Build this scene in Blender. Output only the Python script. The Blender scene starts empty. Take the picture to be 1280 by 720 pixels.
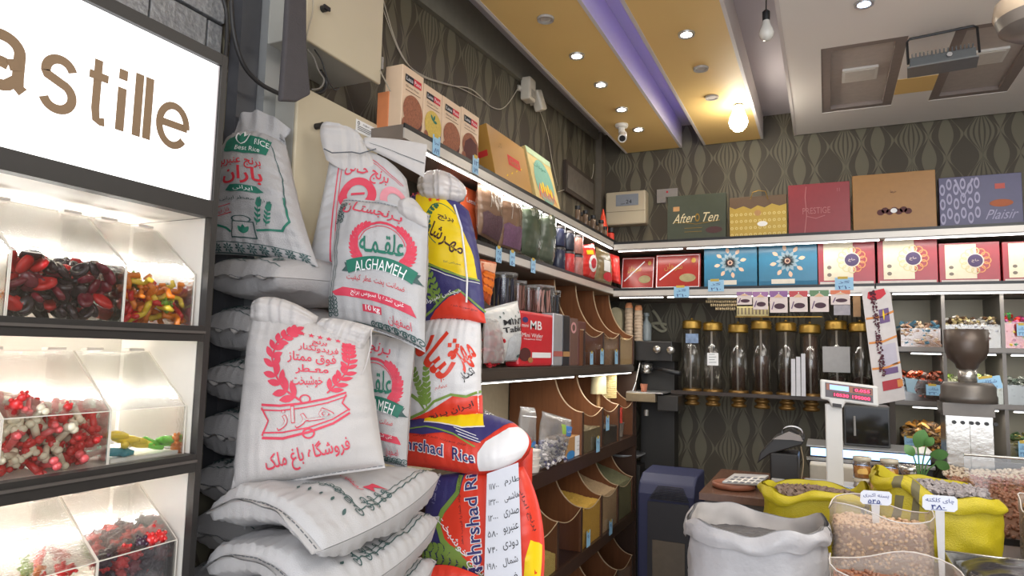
import bpy, bmesh, math, random, re
from mathutils import Vector, Matrix, noise
from mathutils.geometry import tessellate_polygon
V = Vector
PI = math.pi
rnd = random.Random(7)
SC = bpy.context.scene
COL = SC.collection

# ------------------------------------------------------------------ camera
F_, YAW, PIT, ROL = 837.94, .438681, .0943935, .0230704
CAM = V((0, 0, 1.6))
fw = V((-math.sin(YAW)*math.cos(PIT), math.cos(YAW)*math.cos(PIT), math.sin(PIT)))
_r = V((math.cos(YAW), math.sin(YAW), 0)); _u = _r.cross(fw)
RT = _r*math.cos(ROL) + _u*math.sin(ROL); UP = _u*math.cos(ROL) - _r*math.sin(ROL)
cam = bpy.data.objects.new('camera', bpy.data.cameras.new('camera')); COL.objects.link(cam)
cam.matrix_world = Matrix.Translation(CAM) @ Matrix((RT, UP, -fw)).transposed().to_4x4()
cam.data.sensor_width = 36; cam.data.lens = F_/1280*36; cam.data.clip_start = .05
SC.camera = cam

def ray(px, py): return RT*((px-640)/F_) - UP*((py-360)/F_) + fw
def at(px, py, X=None, Y=None, Z=None):
    d = ray(px, py)
    t = (X-CAM.x)/d.x if X is not None else (Y-CAM.y)/d.y if Y is not None else (Z-CAM.z)/d.z
    return CAM + d*t
def atp(px, py, P, n):
    d = ray(px, py); return CAM + d*((P-CAM).dot(n)/d.dot(n))

# ------------------------------------------------------------------ world, exposure, big lights
w = bpy.data.worlds.new('world'); SC.world = w; w.use_nodes = True
w.node_tree.nodes['Background'].inputs[0].default_value = (.90, .93, 1, 1)
w.node_tree.nodes['Background'].inputs[1].default_value = 1.45
SC.view_settings.view_transform = 'Standard'; SC.view_settings.look = 'None'
SC.view_settings.exposure = 0.40; SC.view_settings.gamma = 1
def area(name, loc, size, power, col=(1, 1, 1), target=None, rot=None, sy=None):
    l = bpy.data.lights.new(name, 'AREA'); l.energy = power; l.color = col
    l.size = size
    if sy: l.shape = 'RECTANGLE'; l.size_y = sy
    o = bpy.data.objects.new(name, l); COL.objects.link(o); o.location = loc
    if target is not None: o.rotation_euler = (V(target)-V(loc)).to_track_quat('-Z', 'Y').to_euler()
    if rot: o.rotation_euler = rot
    return o
area('shopfront_daylight', (1.0, -1.6, 2.2), 2.6, 44, (.90, .95, 1), target=(-.9, 3.0, 1.5), sy=2.2)
area('ceiling_fill', (1.3, 2.2, 3.0), 1.8, 42, (1, .95, .87), target=(1.0, 2.4, 0))  # unseen fill light added overhead to brighten the shop and the bins

# ------------------------------------------------------------------ materials
MT = {}
def nd(t, k, **kw):
    n = t.nodes.new(k)
    for a, b in kw.items(): setattr(n, a, b)
    return n
def mat(name, col=None, rough=.6, metal=0, var=.12, ns=30, bump=0, bs=200, emit=0, trans=0, alpha=1, coat=0, sss=0, stretch=None, ecol=None):
    if name in MT: return MT[name]
    m = bpy.data.materials.new(name); MT[name] = m; m.use_nodes = True
    t = m.node_tree; b = t.nodes['Principled BSDF']
    c = V(col); lk = t.links
    b.inputs['Roughness'].default_value = rough; b.inputs['Metallic'].default_value = metal
    if coat: b.inputs['Coat Weight'].default_value = coat; b.inputs['Coat Roughness'].default_value = .12
    tc = nd(t, 'ShaderNodeTexCoord'); mp = nd(t, 'ShaderNodeMapping')
    lk.new(tc.outputs['Object'], mp.inputs[0])
    if stretch: mp.inputs['Scale'].default_value = stretch
    if var:
        n = nd(t, 'ShaderNodeTexNoise'); n.inputs['Scale'].default_value = ns; n.inputs['Detail'].default_value = 4
        lk.new(mp.outputs[0], n.inputs[0])
        r = nd(t, 'ShaderNodeMix', data_type='RGBA'); lk.new(n.outputs[0], r.inputs[0])
        r.inputs[6].default_value = tuple(c*(1-var))+(1,); r.inputs[7].default_value = tuple(min(1, x*(1+var)) for x in c)+(1,)
        lk.new(r.outputs[2], b.inputs['Base Color'])
    else: b.inputs['Base Color'].default_value = tuple(c)+(1,)
    if bump:
        n2 = nd(t, 'ShaderNodeTexNoise'); n2.inputs['Scale'].default_value = bs; n2.inputs['Detail'].default_value = 3
        lk.new(mp.outputs[0], n2.inputs[0])
        bp = nd(t, 'ShaderNodeBump'); bp.inputs['Strength'].default_value = min(1, bump); bp.inputs['Distance'].default_value = .004
        lk.new(n2.outputs[0], bp.inputs['Height']); lk.new(bp.outputs[0], b.inputs['Normal'])
    if emit:
        b.inputs['Emission Color'].default_value = tuple(ecol or col)+(1,); b.inputs['Emission Strength'].default_value = emit
    if trans:
        b.inputs['Transmission Weight'].default_value = trans
    if alpha < 1: b.inputs['Alpha'].default_value = alpha
    return m
def clear(name, tint=(1, 1, 1), gloss=.18, haze=.0, rough=.05, hcol=(.9, .9, .9), fres=.6):
    """thin clear sheet: see-through, glossy by fresnel, with an optional milky haze"""
    if name in MT: return MT[name]
    m = bpy.data.materials.new(name); MT[name] = m; m.use_nodes = True; t = m.node_tree; lk = t.links
    t.nodes.clear(); o = nd(t, 'ShaderNodeOutputMaterial')
    tr = nd(t, 'ShaderNodeBsdfTransparent'); tr.inputs[0].default_value = tuple(tint)+(1,)
    gl = nd(t, 'ShaderNodeBsdfGlossy'); gl.inputs['Roughness'].default_value = rough
    lw = nd(t, 'ShaderNodeLayerWeight'); lw.inputs[0].default_value = .35
    mu = nd(t, 'ShaderNodeMath', operation='MULTIPLY_ADD'); mu.inputs[1].default_value = fres; mu.inputs[2].default_value = gloss*.35
    lk.new(lw.outputs['Fresnel'], mu.inputs[0])
    nz = nd(t, 'ShaderNodeTexNoise'); nz.inputs['Scale'].default_value = 35
    bp = nd(t, 'ShaderNodeBump'); bp.inputs['Strength'].default_value = .15 if rough < .1 else .8; bp.inputs['Distance'].default_value = .003
    lk.new(nz.outputs[0], bp.inputs['Height']); lk.new(bp.outputs[0], gl.inputs['Normal'])
    mx = nd(t, 'ShaderNodeMixShader'); lk.new(mu.outputs[0], mx.inputs[0]); lk.new(tr.outputs[0], mx.inputs[1]); lk.new(gl.outputs[0], mx.inputs[2])
    last = mx
    if haze:
        df = nd(t, 'ShaderNodeBsdfDiffuse'); df.inputs[0].default_value = tuple(hcol)+(1,)
        m2 = nd(t, 'ShaderNodeMixShader'); m2.inputs[0].default_value = haze
        lk.new(mx.outputs[0], m2.inputs[1]); lk.new(df.outputs[0], m2.inputs[2]); last = m2
    lk.new(last.outputs[0], o.inputs[0]); return m
def s2l(*c):
    return tuple(((x/255+.055)/1.055)**2.4 if x > 10 else x/255/12.92 for x in c)
def C8(name, r, g, b, **k): return mat(name, s2l(r, g, b), **k)

def wallpaper():
    m = bpy.data.materials.new('damask_wallpaper'); m.use_nodes = True; t = m.node_tree; lk = t.links; b = t.nodes['Principled BSDF']
    b.inputs['Roughness'].default_value = .62
    tc = nd(t, 'ShaderNodeTexCoord'); sp = nd(t, 'ShaderNodeSeparateXYZ'); lk.new(tc.outputs['Object'], sp.inputs[0])
    def M(op, a, b_=None, c=None):
        n = nd(t, 'ShaderNodeMath', operation=op)
        for i, x in enumerate((a, b_, c)):
            if x is None: continue
            if isinstance(x, (int, float)): n.inputs[i].default_value = x
            else: lk.new(x, n.inputs[i])
        return n.outputs[0]
    h = M('ADD', sp.outputs[0], sp.outputs[1])           # along either wall
    def lens(dx, dz, P, H, wd, pw):
        x = M('SUBTRACT', M('FRACT', M('DIVIDE', M('ADD', h, dx), P)), .5)
        z = M('SUBTRACT', M('FRACT', M('DIVIDE', M('ADD', sp.outputs[2], dz), H)), .5)
        c = M('POWER', M('MAXIMUM', M('COSINE', M('MULTIPLY', z, PI)), .001), pw)
        # half width at this height, in units of P
        wv = M('MULTIPLY', c, wd)
        tt = M('DIVIDE', M('ABSOLUTE', x), M('MAXIMUM', wv, .004))
        return tt, x, z
    def band(tt, a, b_):
        return M('MULTIPLY', M('GREATER_THAN', tt, a), M('LESS_THAN', tt, b_))
    P, H = .40, .31
    masks = []
    for (dx, dz, kind) in ((0, 0, 'cres'), (P/2, 0, 'solid'), (P/4, H/2, 'rib'), (3*P/4, H/2, 'cres')):
        tt, x, z = lens(dx, dz, P, H, .205 if kind != 'rib' else .20, 1.45)
        if kind == 'rib': k = M('MAXIMUM', band(tt, .86, 1.04), M('MAXIMUM', band(tt, .50, .64), band(tt, .12, .26)))
        elif kind == 'cres': k = band(tt, .52, 1.0)
        else: k = M('LESS_THAN', tt, .97)
        masks.append(k)
    a = masks[0]
    for k in masks[1:]: a = M('MAXIMUM', a, k)
    nz = nd(t, 'ShaderNodeTexNoise'); nz.inputs['Scale'].default_value = 4; lk.new(tc.outputs['Object'], nz.inputs[0])
    r1 = nd(t, 'ShaderNodeMix', data_type='RGBA'); lk.new(nz.outputs[0], r1.inputs[0])
    r1.inputs[6].default_value = s2l(104, 99, 82)+(1,); r1.inputs[7].default_value = s2l(113, 107, 89)+(1,)
    r2 = nd(t, 'ShaderNodeMix', data_type='RGBA'); lk.new(a, r2.inputs[0]); lk.new(r1.outputs[2], r2.inputs[6]); r2.inputs[7].default_value = s2l(76, 69, 57)+(1,)
    lk.new(r2.outputs[2], b.inputs['Base Color'])
    bp = nd(t, 'ShaderNodeBump'); bp.inputs['Distance'].default_value = .001; bp.inputs['Strength'].default_value = .4
    lk.new(a, bp.inputs['Height']); lk.new(bp.outputs[0], b.inputs['Normal'])
    return m
def wood(name, c1, c2, rough=.35, axis='Z'):
    if name in MT: return MT[name]
    m = bpy.data.materials.new(name); MT[name] = m; m.use_nodes = True; t = m.node_tree; lk = t.links; b = t.nodes['Principled BSDF']
    b.inputs['Roughness'].default_value = rough
    tc = nd(t, 'ShaderNodeTexCoord'); mp = nd(t, 'ShaderNodeMapping'); mp.inputs['Scale'].default_value = (40, 40, 3) if axis == 'Z' else (40, 3, 40)
    lk.new(tc.outputs['Object'], mp.inputs[0]); n = nd(t, 'ShaderNodeTexNoise'); n.inputs['Scale'].default_value = 1.5; n.inputs['Detail'].default_value = 6; n.inputs['Distortion'].default_value = .6
    lk.new(mp.outputs[0], n.inputs[0]); r = nd(t, 'ShaderNodeMix', data_type='RGBA'); lk.new(n.outputs[0], r.inputs[0])
    r.inputs[6].default_value = s2l(*c1)+(1,); r.inputs[7].default_value = s2l(*c2)+(1,); lk.new(r.outputs[2], b.inputs['Base Color'])
    return m

# ------------------------------------------------------------------ object helpers
WM = {}
def thing(name, label, cat, loc=(0, 0, 0), rz=0, group=None):
    o = bpy.data.objects.new(name, None); COL.objects.link(o); o.empty_display_size = .05
    o.location = loc; o.rotation_euler = (0, 0, rz); o['label'] = label; o['category'] = cat
    if group: o['group'] = group
    WM[o] = Matrix.Translation(V(loc)) @ Matrix.Rotation(rz, 4, 'Z'); return o
def kids(o): return [c for c in COL.objects if c.parent == o]
CH = {}
def dup(root, loc, rz=None, label=None, group=None, scale=None, rot=None, swap=None):
    r = root.copy(); COL.objects.link(r); r.location = loc
    if rz is not None: r.rotation_euler = (0, 0, rz)
    if rot is not None: r.rotation_euler = rot
    if scale: r.scale = scale if hasattr(scale, '__len__') else (scale,)*3
    if label: r['label'] = label
    if group: r['group'] = group
    for ch in CH.get(root, []):
        c = ch.copy(); COL.objects.link(c); c.parent = r
        for g in CH.get(ch, []):
            d = g.copy(); COL.objects.link(d); d.parent = c
    return r

class MB:
    def __init__(s): s.v = []; s.f = []; s.T = None
    def add(s, vs, fs):
        n = len(s.v)
        s.v += [s.T @ V(v) for v in vs] if s.T else [V(v) for v in vs]
        s.f += [tuple(i+n for i in f) for f in fs]; return s
    def box(s, x0, x1, y0, y1, z0, z1):
        return s.add([(x0, y0, z0), (x1, y0, z0), (x1, y1, z0), (x0, y1, z0), (x0, y0, z1), (x1, y0, z1), (x1, y1, z1), (x0, y1, z1)],
                     [(3, 2, 1, 0), (4, 5, 6, 7), (0, 1, 5, 4), (1, 2, 6, 5), (2, 3, 7, 6), (3, 0, 4, 7)])
    def hexa(s, a):   # 8 corners: bottom 4, top 4
        return s.add(a, [(3, 2, 1, 0), (4, 5, 6, 7), (0, 1, 5, 4), (1, 2, 6, 5), (2, 3, 7, 6), (3, 0, 4, 7)])
    def slab(s, pts, d):   # polygon pts extruded along vector d
        n = len(pts); d = V(d); P = [V(p) for p in pts]
        return s.add(P+[p+d for p in P], [tuple(range(n))[::-1], tuple(range(n, 2*n))]+[(i, (i+1) % n, n+(i+1) % n, n+i) for i in range(n)])
    def tube(s, pts, r, n=8, closed=False, caps=True):
        pts = [V(p) for p in pts]; m = len(pts); vs = []; up = None
        for i, p in enumerate(pts):
            if closed: d = pts[(i+1) % m]-pts[i-1]
            else: d = pts[min(i+1, m-1)]-pts[max(i-1, 0)]
            d.normalize()
            if up is None: up = d.orthogonal().normalized()
            else:
                up = up-d*up.dot(d)
                up = up.normalized() if up.length > 1e-6 else d.orthogonal().normalized()
            bi = d.cross(up); rr = r[i] if hasattr(r, '__len__') else r
            vs += [p+(up*math.cos(2*PI*k/n)+bi*math.sin(2*PI*k/n))*rr for k in range(n)]
        fs = []
        for i in range(m if closed else m-1):
            j = (i+1) % m
            fs += [(i*n+k, i*n+(k+1) % n, j*n+(k+1) % n, j*n+k) for k in range(n)]
        if caps and not closed: fs += [tuple(range(n))[::-1], tuple((m-1)*n+k for k in range(n))]
        return s.add(vs, fs)
    def cyl(s, p0, p1, r0, r1=None, n=16): return s.tube([p0, p1], [r0, r0 if r1 is None else r1], n)
    def lathe(s, prof, c=(0, 0, 0), n=24, ax=None, sx=1, sy=1):
        c = V(c); q = V((0, 0, 1)).rotation_difference(V(ax)) if ax is not None else None
        vs = []
        for r, z in prof:
            for k in range(n):
                p = V((r*sx*math.cos(2*PI*k/n), r*sy*math.sin(2*PI*k/n), z)); vs.append((q @ p if q else p)+c)
        fs = [(i*n+k, i*n+(k+1) % n, (i+1)*n+(k+1) % n, (i+1)*n+k) for i in range(len(prof)-1) for k in range(n)]
        if prof[0][0] > 1e-5: fs.append(tuple(range(n))[::-1])
        if prof[-1][0] > 1e-5: fs.append(tuple((len(prof)-1)*n+k for k in range(n)))
        return s.add(vs, fs)
    def ball(s, c, r, n=10, m=6, sx=1, sy=1, sz=1):
        return s.lathe([(r*math.sin(PI*i/m) if 0 < i < m else 1e-6, -r*sz*math.cos(PI*i/m)) for i in range(m+1)], c, n, None, sx, sy)
    def grid(s, fn, nu, nv, flip=False):
        vs = [fn(i/nu, j/nv) for j in range(nv+1) for i in range(nu+1)]
        w_ = nu+1
        fs = [(j*w_+i, j*w_+i+1, (j+1)*w_+i+1, (j+1)*w_+i) for j in range(nv) for i in range(nu)]
        if flip: fs = [f[::-1] for f in fs]
        return s.add(vs, fs)
def build(mb, name, m, parent=None, label=None, smooth=False, bevel=0, kind=None, cat=None, group=None, sub=0):
    me = bpy.data.meshes.new(name)
    if parent is not None: Wi = WM[parent].inverted(); org = None
    else:
        if cat:
            xs = [v.x for v in mb.v]; ys = [v.y for v in mb.v]; zs = [v.z for v in mb.v]
            org = V(((min(xs)+max(xs))/2, (min(ys)+max(ys))/2, min(zs)))
        else: org = V((0, 0, 0))
        Wi = Matrix.Translation(-org)
    me.from_pydata([Wi @ v for v in mb.v], [], mb.f); me.update()
    me.materials.append(m)
    if smooth:
        me.polygons.foreach_set('use_smooth', [True]*len(me.polygons))
        if smooth != 2:
            try: me.set_sharp_from_angle(angle=math.radians(40))
            except Exception: pass
    o = bpy.data.objects.new(name, me); COL.objects.link(o)
    if parent is not None:
        o.parent = parent; WM[o] = WM[parent]; CH.setdefault(parent, []).append(o)
    else: o.location = org; WM[o] = Matrix.Translation(org)
    if bevel:
        md = o.modifiers.new('bevel', 'BEVEL'); md.width = bevel; md.segments = 2; md.limit_method = 'ANGLE'
    if label: o['label'] = label
    if kind: o['kind'] = kind
    if cat: o['category'] = cat
    if group: o['group'] = group
    return o
def bx(name, m, parent, x0, x1, y0, y1, z0, z1, **k): return build(MB().box(x0, x1, y0, y1, z0, z1), name, m, parent, **k)

# ------------------------------------------------------------------ lettering and flat print
FM = {}
for ch, iso, n in [('ا', 0xFE8D, 2), ('آ', 0xFE81, 2), ('ب', 0xFE8F, 4), ('پ', 0xFB56, 4), ('ت', 0xFE95, 4), ('ج', 0xFE9D, 4), ('چ', 0xFB7A, 4), ('ح', 0xFEA1, 4), ('خ', 0xFEA5, 4), ('د', 0xFEA9, 2), ('ذ', 0xFEAB, 2), ('ر', 0xFEAD, 2), ('ز', 0xFEAF, 2), ('س', 0xFEB1, 4), ('ش', 0xFEB5, 4), ('ص', 0xFEB9, 4), ('ض', 0xFEBD, 4), ('ط', 0xFEC1, 4), ('ع', 0xFEC9, 4), ('غ', 0xFECD, 4), ('ف', 0xFED1, 4), ('ق', 0xFED5, 4), ('ک', 0xFB8E, 4), ('گ', 0xFB92, 4), ('ل', 0xFEDD, 4), ('م', 0xFEE1, 4), ('ن', 0xFEE5, 4), ('ه', 0xFEE9, 4), ('و', 0xFEED, 2), ('ی', 0xFBFC, 4)]: FM[ch] = (iso, n)
def shape(s):
    if not any('\u0600' <= c <= '\u06ff' for c in s): return s
    out = []
    for i, ch in enumerate(s):
        if ch not in FM: out.append(ch); continue
        iso, n = FM[ch]
        pv = i > 0 and (s[i-1] == 'ـ' or (s[i-1] in FM and FM[s[i-1]][1] == 4))
        nx = i < len(s)-1 and (s[i+1] == 'ـ' or s[i+1] in FM) and n == 4
        out.append(chr(iso+{(0, 0): 0, (1, 0): 1, (0, 1): 2, (1, 1): 3}[(int(pv), int(nx))]))
    r = ''.join(out)[::-1]
    r = re.sub(r'[0-9۰-۹]+', lambda k: k.group(0)[::-1], r)
    return r.translate(str.maketrans('()', ')('))
TC = {}
def contours(s, bold=0):
    k = (s, bold)
    if k in TC: return TC[k]
    c = bpy.data.curves.new('t', 'FONT'); c.body = shape(s); c.size = 1; c.resolution_u = 3; c.fill_mode = 'NONE'
    o = bpy.data.objects.new('t', c); COL.objects.link(o)
    me = bpy.data.meshes.new_from_object(o.evaluated_get(bpy.context.evaluated_depsgraph_get()))
    nx = {}
    for e in me.edges:
        a, b = e.vertices; nx.setdefault(a, []).append(b); nx.setdefault(b, []).append(a)
    seen = set(); loops = []
    for st in sorted(nx):
        if st in seen: continue
        L = [st]; seen.add(st); cur = st
        while True:
            q = [x for x in nx[cur] if x not in seen]
            if not q: break
            cur = min(q) if cur == st else q[0]; seen.add(cur); L.append(cur)
        if len(L) > 2: loops.append([(me.vertices[i].co.x, me.vertices[i].co.y) for i in L])
    bpy.data.objects.remove(o); bpy.data.curves.remove(c); bpy.data.meshes.remove(me)
    def ar(L): return sum(L[i-1][0]*L[i][1]-L[i][0]*L[i-1][1] for i in range(len(L)))/2
    def fat(L, d):
        R = []; n = len(L); L = [p for i, p in enumerate(L) if (p[0]-L[i-1][0])**2+(p[1]-L[i-1][1])**2 > 1e-7]; n = len(L)
        for i in range(n):
            a, p, b = V(L[i-1]), V(L[i]), V(L[(i+1) % n]); e = (p-a).normalized(); f = (b-p).normalized()
            q = V((e.y, -e.x))+V((f.y, -f.x)); k = q.length
            if k < .3: R.append(L[i]); continue
            q = q/k; R.append((p.x+q.x*d/max(k/2, .6), p.y+q.y*d/max(k/2, .6)))
        return R
    def inside(p, L):
        r = False
        for i in range(len(L)):
            (x0, y0), (x1, y1) = L[i-1], L[i]
            if (y0 > p[1]) != (y1 > p[1]) and p[0] < (x1-x0)*(p[1]-y0)/(y1-y0)+x0: r = not r
        return r
    A = [ar(L) for L in loops]
    big = max(range(len(A)), key=lambda i: abs(A[i])) if A else 0
    sg = 1 if A and A[big] > 0 else -1
    outer = [i for i in range(len(loops)) if A[i]*sg > 0]
    if bold: loops = [fat(L, (.045 if bold == .05 and 'Mehr' in s else min(bold, .013 if len(s) > 5 or s.isascii() else .022))*sg) if len(L) > 3 else L for L in loops]
    res = [[loops[i]] for i in outer]
    for i in range(len(loops)):
        if A[i]*sg < 0:
            for k2, j in enumerate(outer):
                if inside(loops[i][0], loops[j]): res[k2].append(loops[i])
    TC[k] = res; return res
class Art:
    def __init__(s): s.L = {}      # (name, mat, layer, label) -> (verts, faces)
    def g(s, name, m, layer, label=None): return s.L.setdefault((name, m, layer, label), ([], []))
    def poly(s, name, m, pts, layer=1, holes=(), fn=None, label=None):
        v, f = s.g(name, m, layer, label)
        P = [V((p[0], p[1], 0)) for p in pts]; H = [[V((p[0], p[1], 0)) for p in h] for h in holes]
        tr = tessellate_polygon([P]+H); al = P+[q for h in H for q in h]; n = len(v)
        v += [((p.x, p.y) if fn is None else fn(p.x, p.y)) for p in al]; f += [tuple(i+n for i in t) for t in tr]; return s
    def rect(s, name, m, x0, x1, y0, y1, layer=1, **k): return s.poly(name, m, [(x0, y0), (x1, y0), (x1, y1), (x0, y1)], layer, **k)
    def ell(s, name, m, cx, cy, rx, ry, layer=1, n=28, hole=0, **k):
        c = lambda q: [(cx+rx*q*math.cos(2*PI*i/n), cy+ry*q*math.sin(2*PI*i/n)) for i in range(n)]
        return s.poly(name, m, c(1), layer, [c(hole)] if hole else (), **k)
    def line(s, name, m, pts, wd, layer=1, fn=None, label=None):
        v, f = s.g(name, m, layer, label); n = len(v); P = [V(p) for p in pts]
        for i, p in enumerate(P):
            d = (P[min(i+1, len(P)-1)]-P[max(i-1, 0)]).normalized(); q = V((-d.y, d.x))*(wd[i] if hasattr(wd, '__len__') else wd)/2
            for r in (p+q, p-q): v.append((r.x, r.y) if fn is None else fn(r.x, r.y))
        f += [(n+2*i, n+2*i+1, n+2*i+3, n+2*i+2) for i in range(len(P)-1)]; return s
    def leaf(s, name, m, cx, cy, ln, wd, ang, layer=1, n=5, **k):
        c, q = math.cos(ang), math.sin(ang); P = []
        for i in range(n+1): t = i/n; P.append((t*ln, wd/2*math.sin(PI*t)**.8 if 0 < t < 1 else 0))
        P = P+[(x, -y) for x, y in P[-2:0:-1]]
        return s.poly(name, m, [(cx+x*c-y*q, cy+x*q+y*c) for x, y in P], layer, **k)
    def branch(s, name, m, pts, ln, wd, layer=1, side=.6, k=9, stem=.004, both=True):
        n = len(pts)-1; s.line(name, m, pts, stem, layer)
        for i in range(k):
            t = (i+.5)/k*n; j = min(int(t), n-1); a = V(pts[j]); b = V(pts[j+1]); p = a.lerp(b, t-j); an = math.atan2(b.y-a.y, b.x-a.x)
            q = ln*(1-.35*i/k)
            s.leaf(name, m, p.x, p.y, q, wd, an+side, layer)
            if both: s.leaf(name, m, p.x, p.y, q, wd, an-side, layer)
        e = V(pts[-1]); s.leaf(name, m, e.x, e.y, ln*.7, wd, an, layer); return s
    def text(s, t, m, cx, cy, h, w=None, name='lettering', layer=2, rot=0, bold=0, bend=0, label=None, it=0):
        R = contours(t, bold); xs = [p[0] for c in R for l in c for p in l]; ys = [p[1] for c in R for l in c for p in l]
        if not xs: return s
        x0, x1, y0, y1 = min(xs), max(xs), min(ys), max(ys); k = h/(y1-y0); kx = w/(x1-x0) if w else k
        c_, s_ = math.cos(rot), math.sin(rot); W_ = (x1-x0)*kx
        def T(x, y):
            x = (x-(x0+x1)/2)*kx; y = (y-(y0+y1)/2)*k; x += y*it
            if bend:
                r = W_/bend if bend else 1; a = x/r; x, y = (r+y)*math.sin(a), (r+y)*math.cos(a)-r
            return (cx+x*c_-y*s_, cy+x*s_+y*c_)
        for c in R: s.poly(name, m, c[0], layer, c[1:], fn=T, label=label)
        return s
    def apply(s, fn, parent, step=None):
        """fn(x, y, layer) -> world point"""
        for (name, m, layer, label), (v, f) in s.L.items():
            bm = bmesh.new(); vs = [bm.verts.new((x, y, 0)) for x, y in v]
            for t in f:
                try: bm.faces.new([vs[i] for i in t])
                except Exception: pass
            if step:
                for ax in (0, 1):
                    cs = [p[ax] for p in v]; k = math.floor(min(cs)/step)+1
                    no = (1, 0, 0) if ax == 0 else (0, 1, 0)
                    while k*step < max(cs):
                        co = (k*step, 0, 0) if ax == 0 else (0, k*step, 0)
                        bmesh.ops.bisect_plane(bm, geom=bm.verts[:]+bm.edges[:]+bm.faces[:], dist=1e-7, plane_co=co, plane_no=no); k += 1
            bm.verts.index_update(); mb = MB(); mb.v = [fn(q.co.x, q.co.y, layer) for q in bm.verts]; mb.f = [tuple(q.index for q in fc.verts) for fc in bm.faces]
            bm.free(); build(mb, name, m, parent, label=label, smooth=2 if step else False)
def plane_fn(o, x, y, e=.0012):
    o, x, y = V(o), V(x).normalized(), V(y).normalized(); n = x.cross(y)
    return lambda a, b, l: o+x*a+y*b+n*(e*l)
# ================================================================== SETTING
XW, YW, ZC = -1.65, 5.15, 3.38
WP = wallpaper()
GLASS = clear('acrylic', (.97, .97, .96), .16)
BGL = clear('bin_glass', (.95, .94, .93), .10, fres=.12)
CLR = clear('cellophane', (.95, .94, .93), .35, .10, .22)
FILM = clear('clear_film', (.93, .92, .9), .35, .22, .3)
dark = C8('dark_frame', 58, 53, 50, rough=.45)
black = C8('black_plastic', 30, 30, 32, rough=.4)
white = C8('white_paint', 225, 222, 215, rough=.5, var=.04, ns=8)
alu = C8('aluminium', 190, 190, 190, rough=.3, metal=.7, var=.05)
steel = C8('steel', 205, 202, 196, rough=.25, metal=.9, var=.06, ns=6, bump=.3, bs=30)
gold = C8('brass', 156, 124, 56, rough=.35, metal=.7, var=.1)
cream = C8('cream_enamel', 196, 184, 158, rough=.42, var=.04, ns=6)
red = C8('print_red', 205, 45, 60, var=.05); redp = C8('print_pink_red', 208, 62, 84, var=.06)
green = C8('print_green', 34, 112, 92, var=.06); navy = C8('print_navy', 52, 50, 110, var=.06)
yel = C8('print_yellow', 240, 205, 20, var=.05); orange = C8('print_orange_red', 232, 68, 38, var=.04)
lime = C8('print_lime', 130, 160, 60, var=.08); wht = C8('print_white', 236, 236, 236, var=.03)
brownp = C8('print_brown', 70, 38, 40, var=.06); blk = C8('print_black', 28, 28, 34, var=0)
pen = C8('marker_blue', 40, 60, 130, var=0); tagb = C8('tag_blue', 150, 196, 226, var=.04, rough=.4)
bluep = C8('blue_paper', 60, 130, 190, var=.06); kraft = C8('kraft', 176, 132, 84, var=.1)
led = mat('led_strip', (1, .98, .93), emit=7, var=0); ledw = mat('led_warm', (1, .95, .85), emit=9, var=0)
TG = 'price tags clipped to the shelf edges'

def struct(name, mb, m, parent=None, **k):
    o = build(mb, name, m, parent, **k)
    if parent is None: o['kind'] = 'structure'
    return o
fl = C8('floor_tile', 176, 170, 162, rough=.3, var=.15, ns=3)
struct('floor', MB().box(XW-.2, 4.2, -2.2, YW+.2, -.1, 0), fl)
struct('wall_back', MB().box(XW-.2, 4.2, YW, YW+.15, 0, ZC+.1), WP)
wl = struct('wall_left', MB().box(XW-.15, XW, 1.42, YW, 0, ZC+.1), WP)
struct('wall_right', MB().box(3.6, 3.75, -1.5, YW, 0, ZC+.1), C8('plain_wall', 170, 165, 150))
struct('ceiling', MB().box(XW-.2, 4.2, -1.0, YW+.2, ZC, ZC+.1), C8('ceiling_paint', 196, 190, 196, rough=.8, var=.03, ns=3))
# stone clad stretch of the left wall, stones proud of a mortar bed
mortar = C8('mortar', 66, 66, 68, rough=.8)
st = struct('wall_left_stone', MB().box(XW-.15, XW-.03, -.6, 1.42, 0, ZC), mortar)
stone = mat('embossed_stone', s2l(150, 151, 153), rough=.38, metal=.3, var=.55, ns=85, bump=1, bs=60)
sm = None; k = 0
for j in range(18):
    z0 = 1.6+j*.098
    if z0 > 3.3: break
    y = 1.415
    off = [.13, .06, .20, .10][j % 4]
    first = True
    while y > .3:
        ln = off if first else rnd.uniform(.17, .22); first = False
        y0 = y-ln
        if y0 > .2:
            p = rnd.uniform(.012, .02)
            mb = MB().box(XW-.03, XW-.03+p, y0+.004, y-.004, z0+.004, z0+.094)
            build(mb, 'stone_block', stone, st, bevel=.003)
        y = y0
colm = struct('trim_1', MB().box(XW, XW+.045, 1.425, 1.50, 1.2, ZC), C8('dark_steel_strip', 78, 78, 82, rough=.4, metal=.3))
struct('trim_2', MB().box(XW+.001, XW+.075, 1.502, 1.60, 1.0, ZC), C8('galvanised_steel', 176, 178, 178, rough=.35, metal=.55, var=.12, ns=10))
# dark band along the top of the left wall, its lower edge rising towards the corner
a0 = V((XW+.001, 2.3, 3.10)); a1 = V((XW+.001, 5.0, 3.44))
fz = lambda px, py: at(px, py, X=XW+.03)
p0, p1 = fz(520, -6), fz(748, 153)
struct('trim_3', MB().slab([(XW+.002, p0.y-.3, p0.z-.03), (XW+.002, p1.y, p1.z-.14), (XW+.002, p1.y, ZC-.001), (XW+.002, p0.y-.3, ZC-.001)], (.03, 0, 0)),
       C8('wall_top_grey', 118, 114, 102, rough=.6, var=.15, ns=20))
struct('trim_4', MB().box(XW+.001, XW+.05, 5.04, 5.145, 2.2, ZC-.01), C8('corner_pipe', 108, 100, 88, rough=.5))

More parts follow.
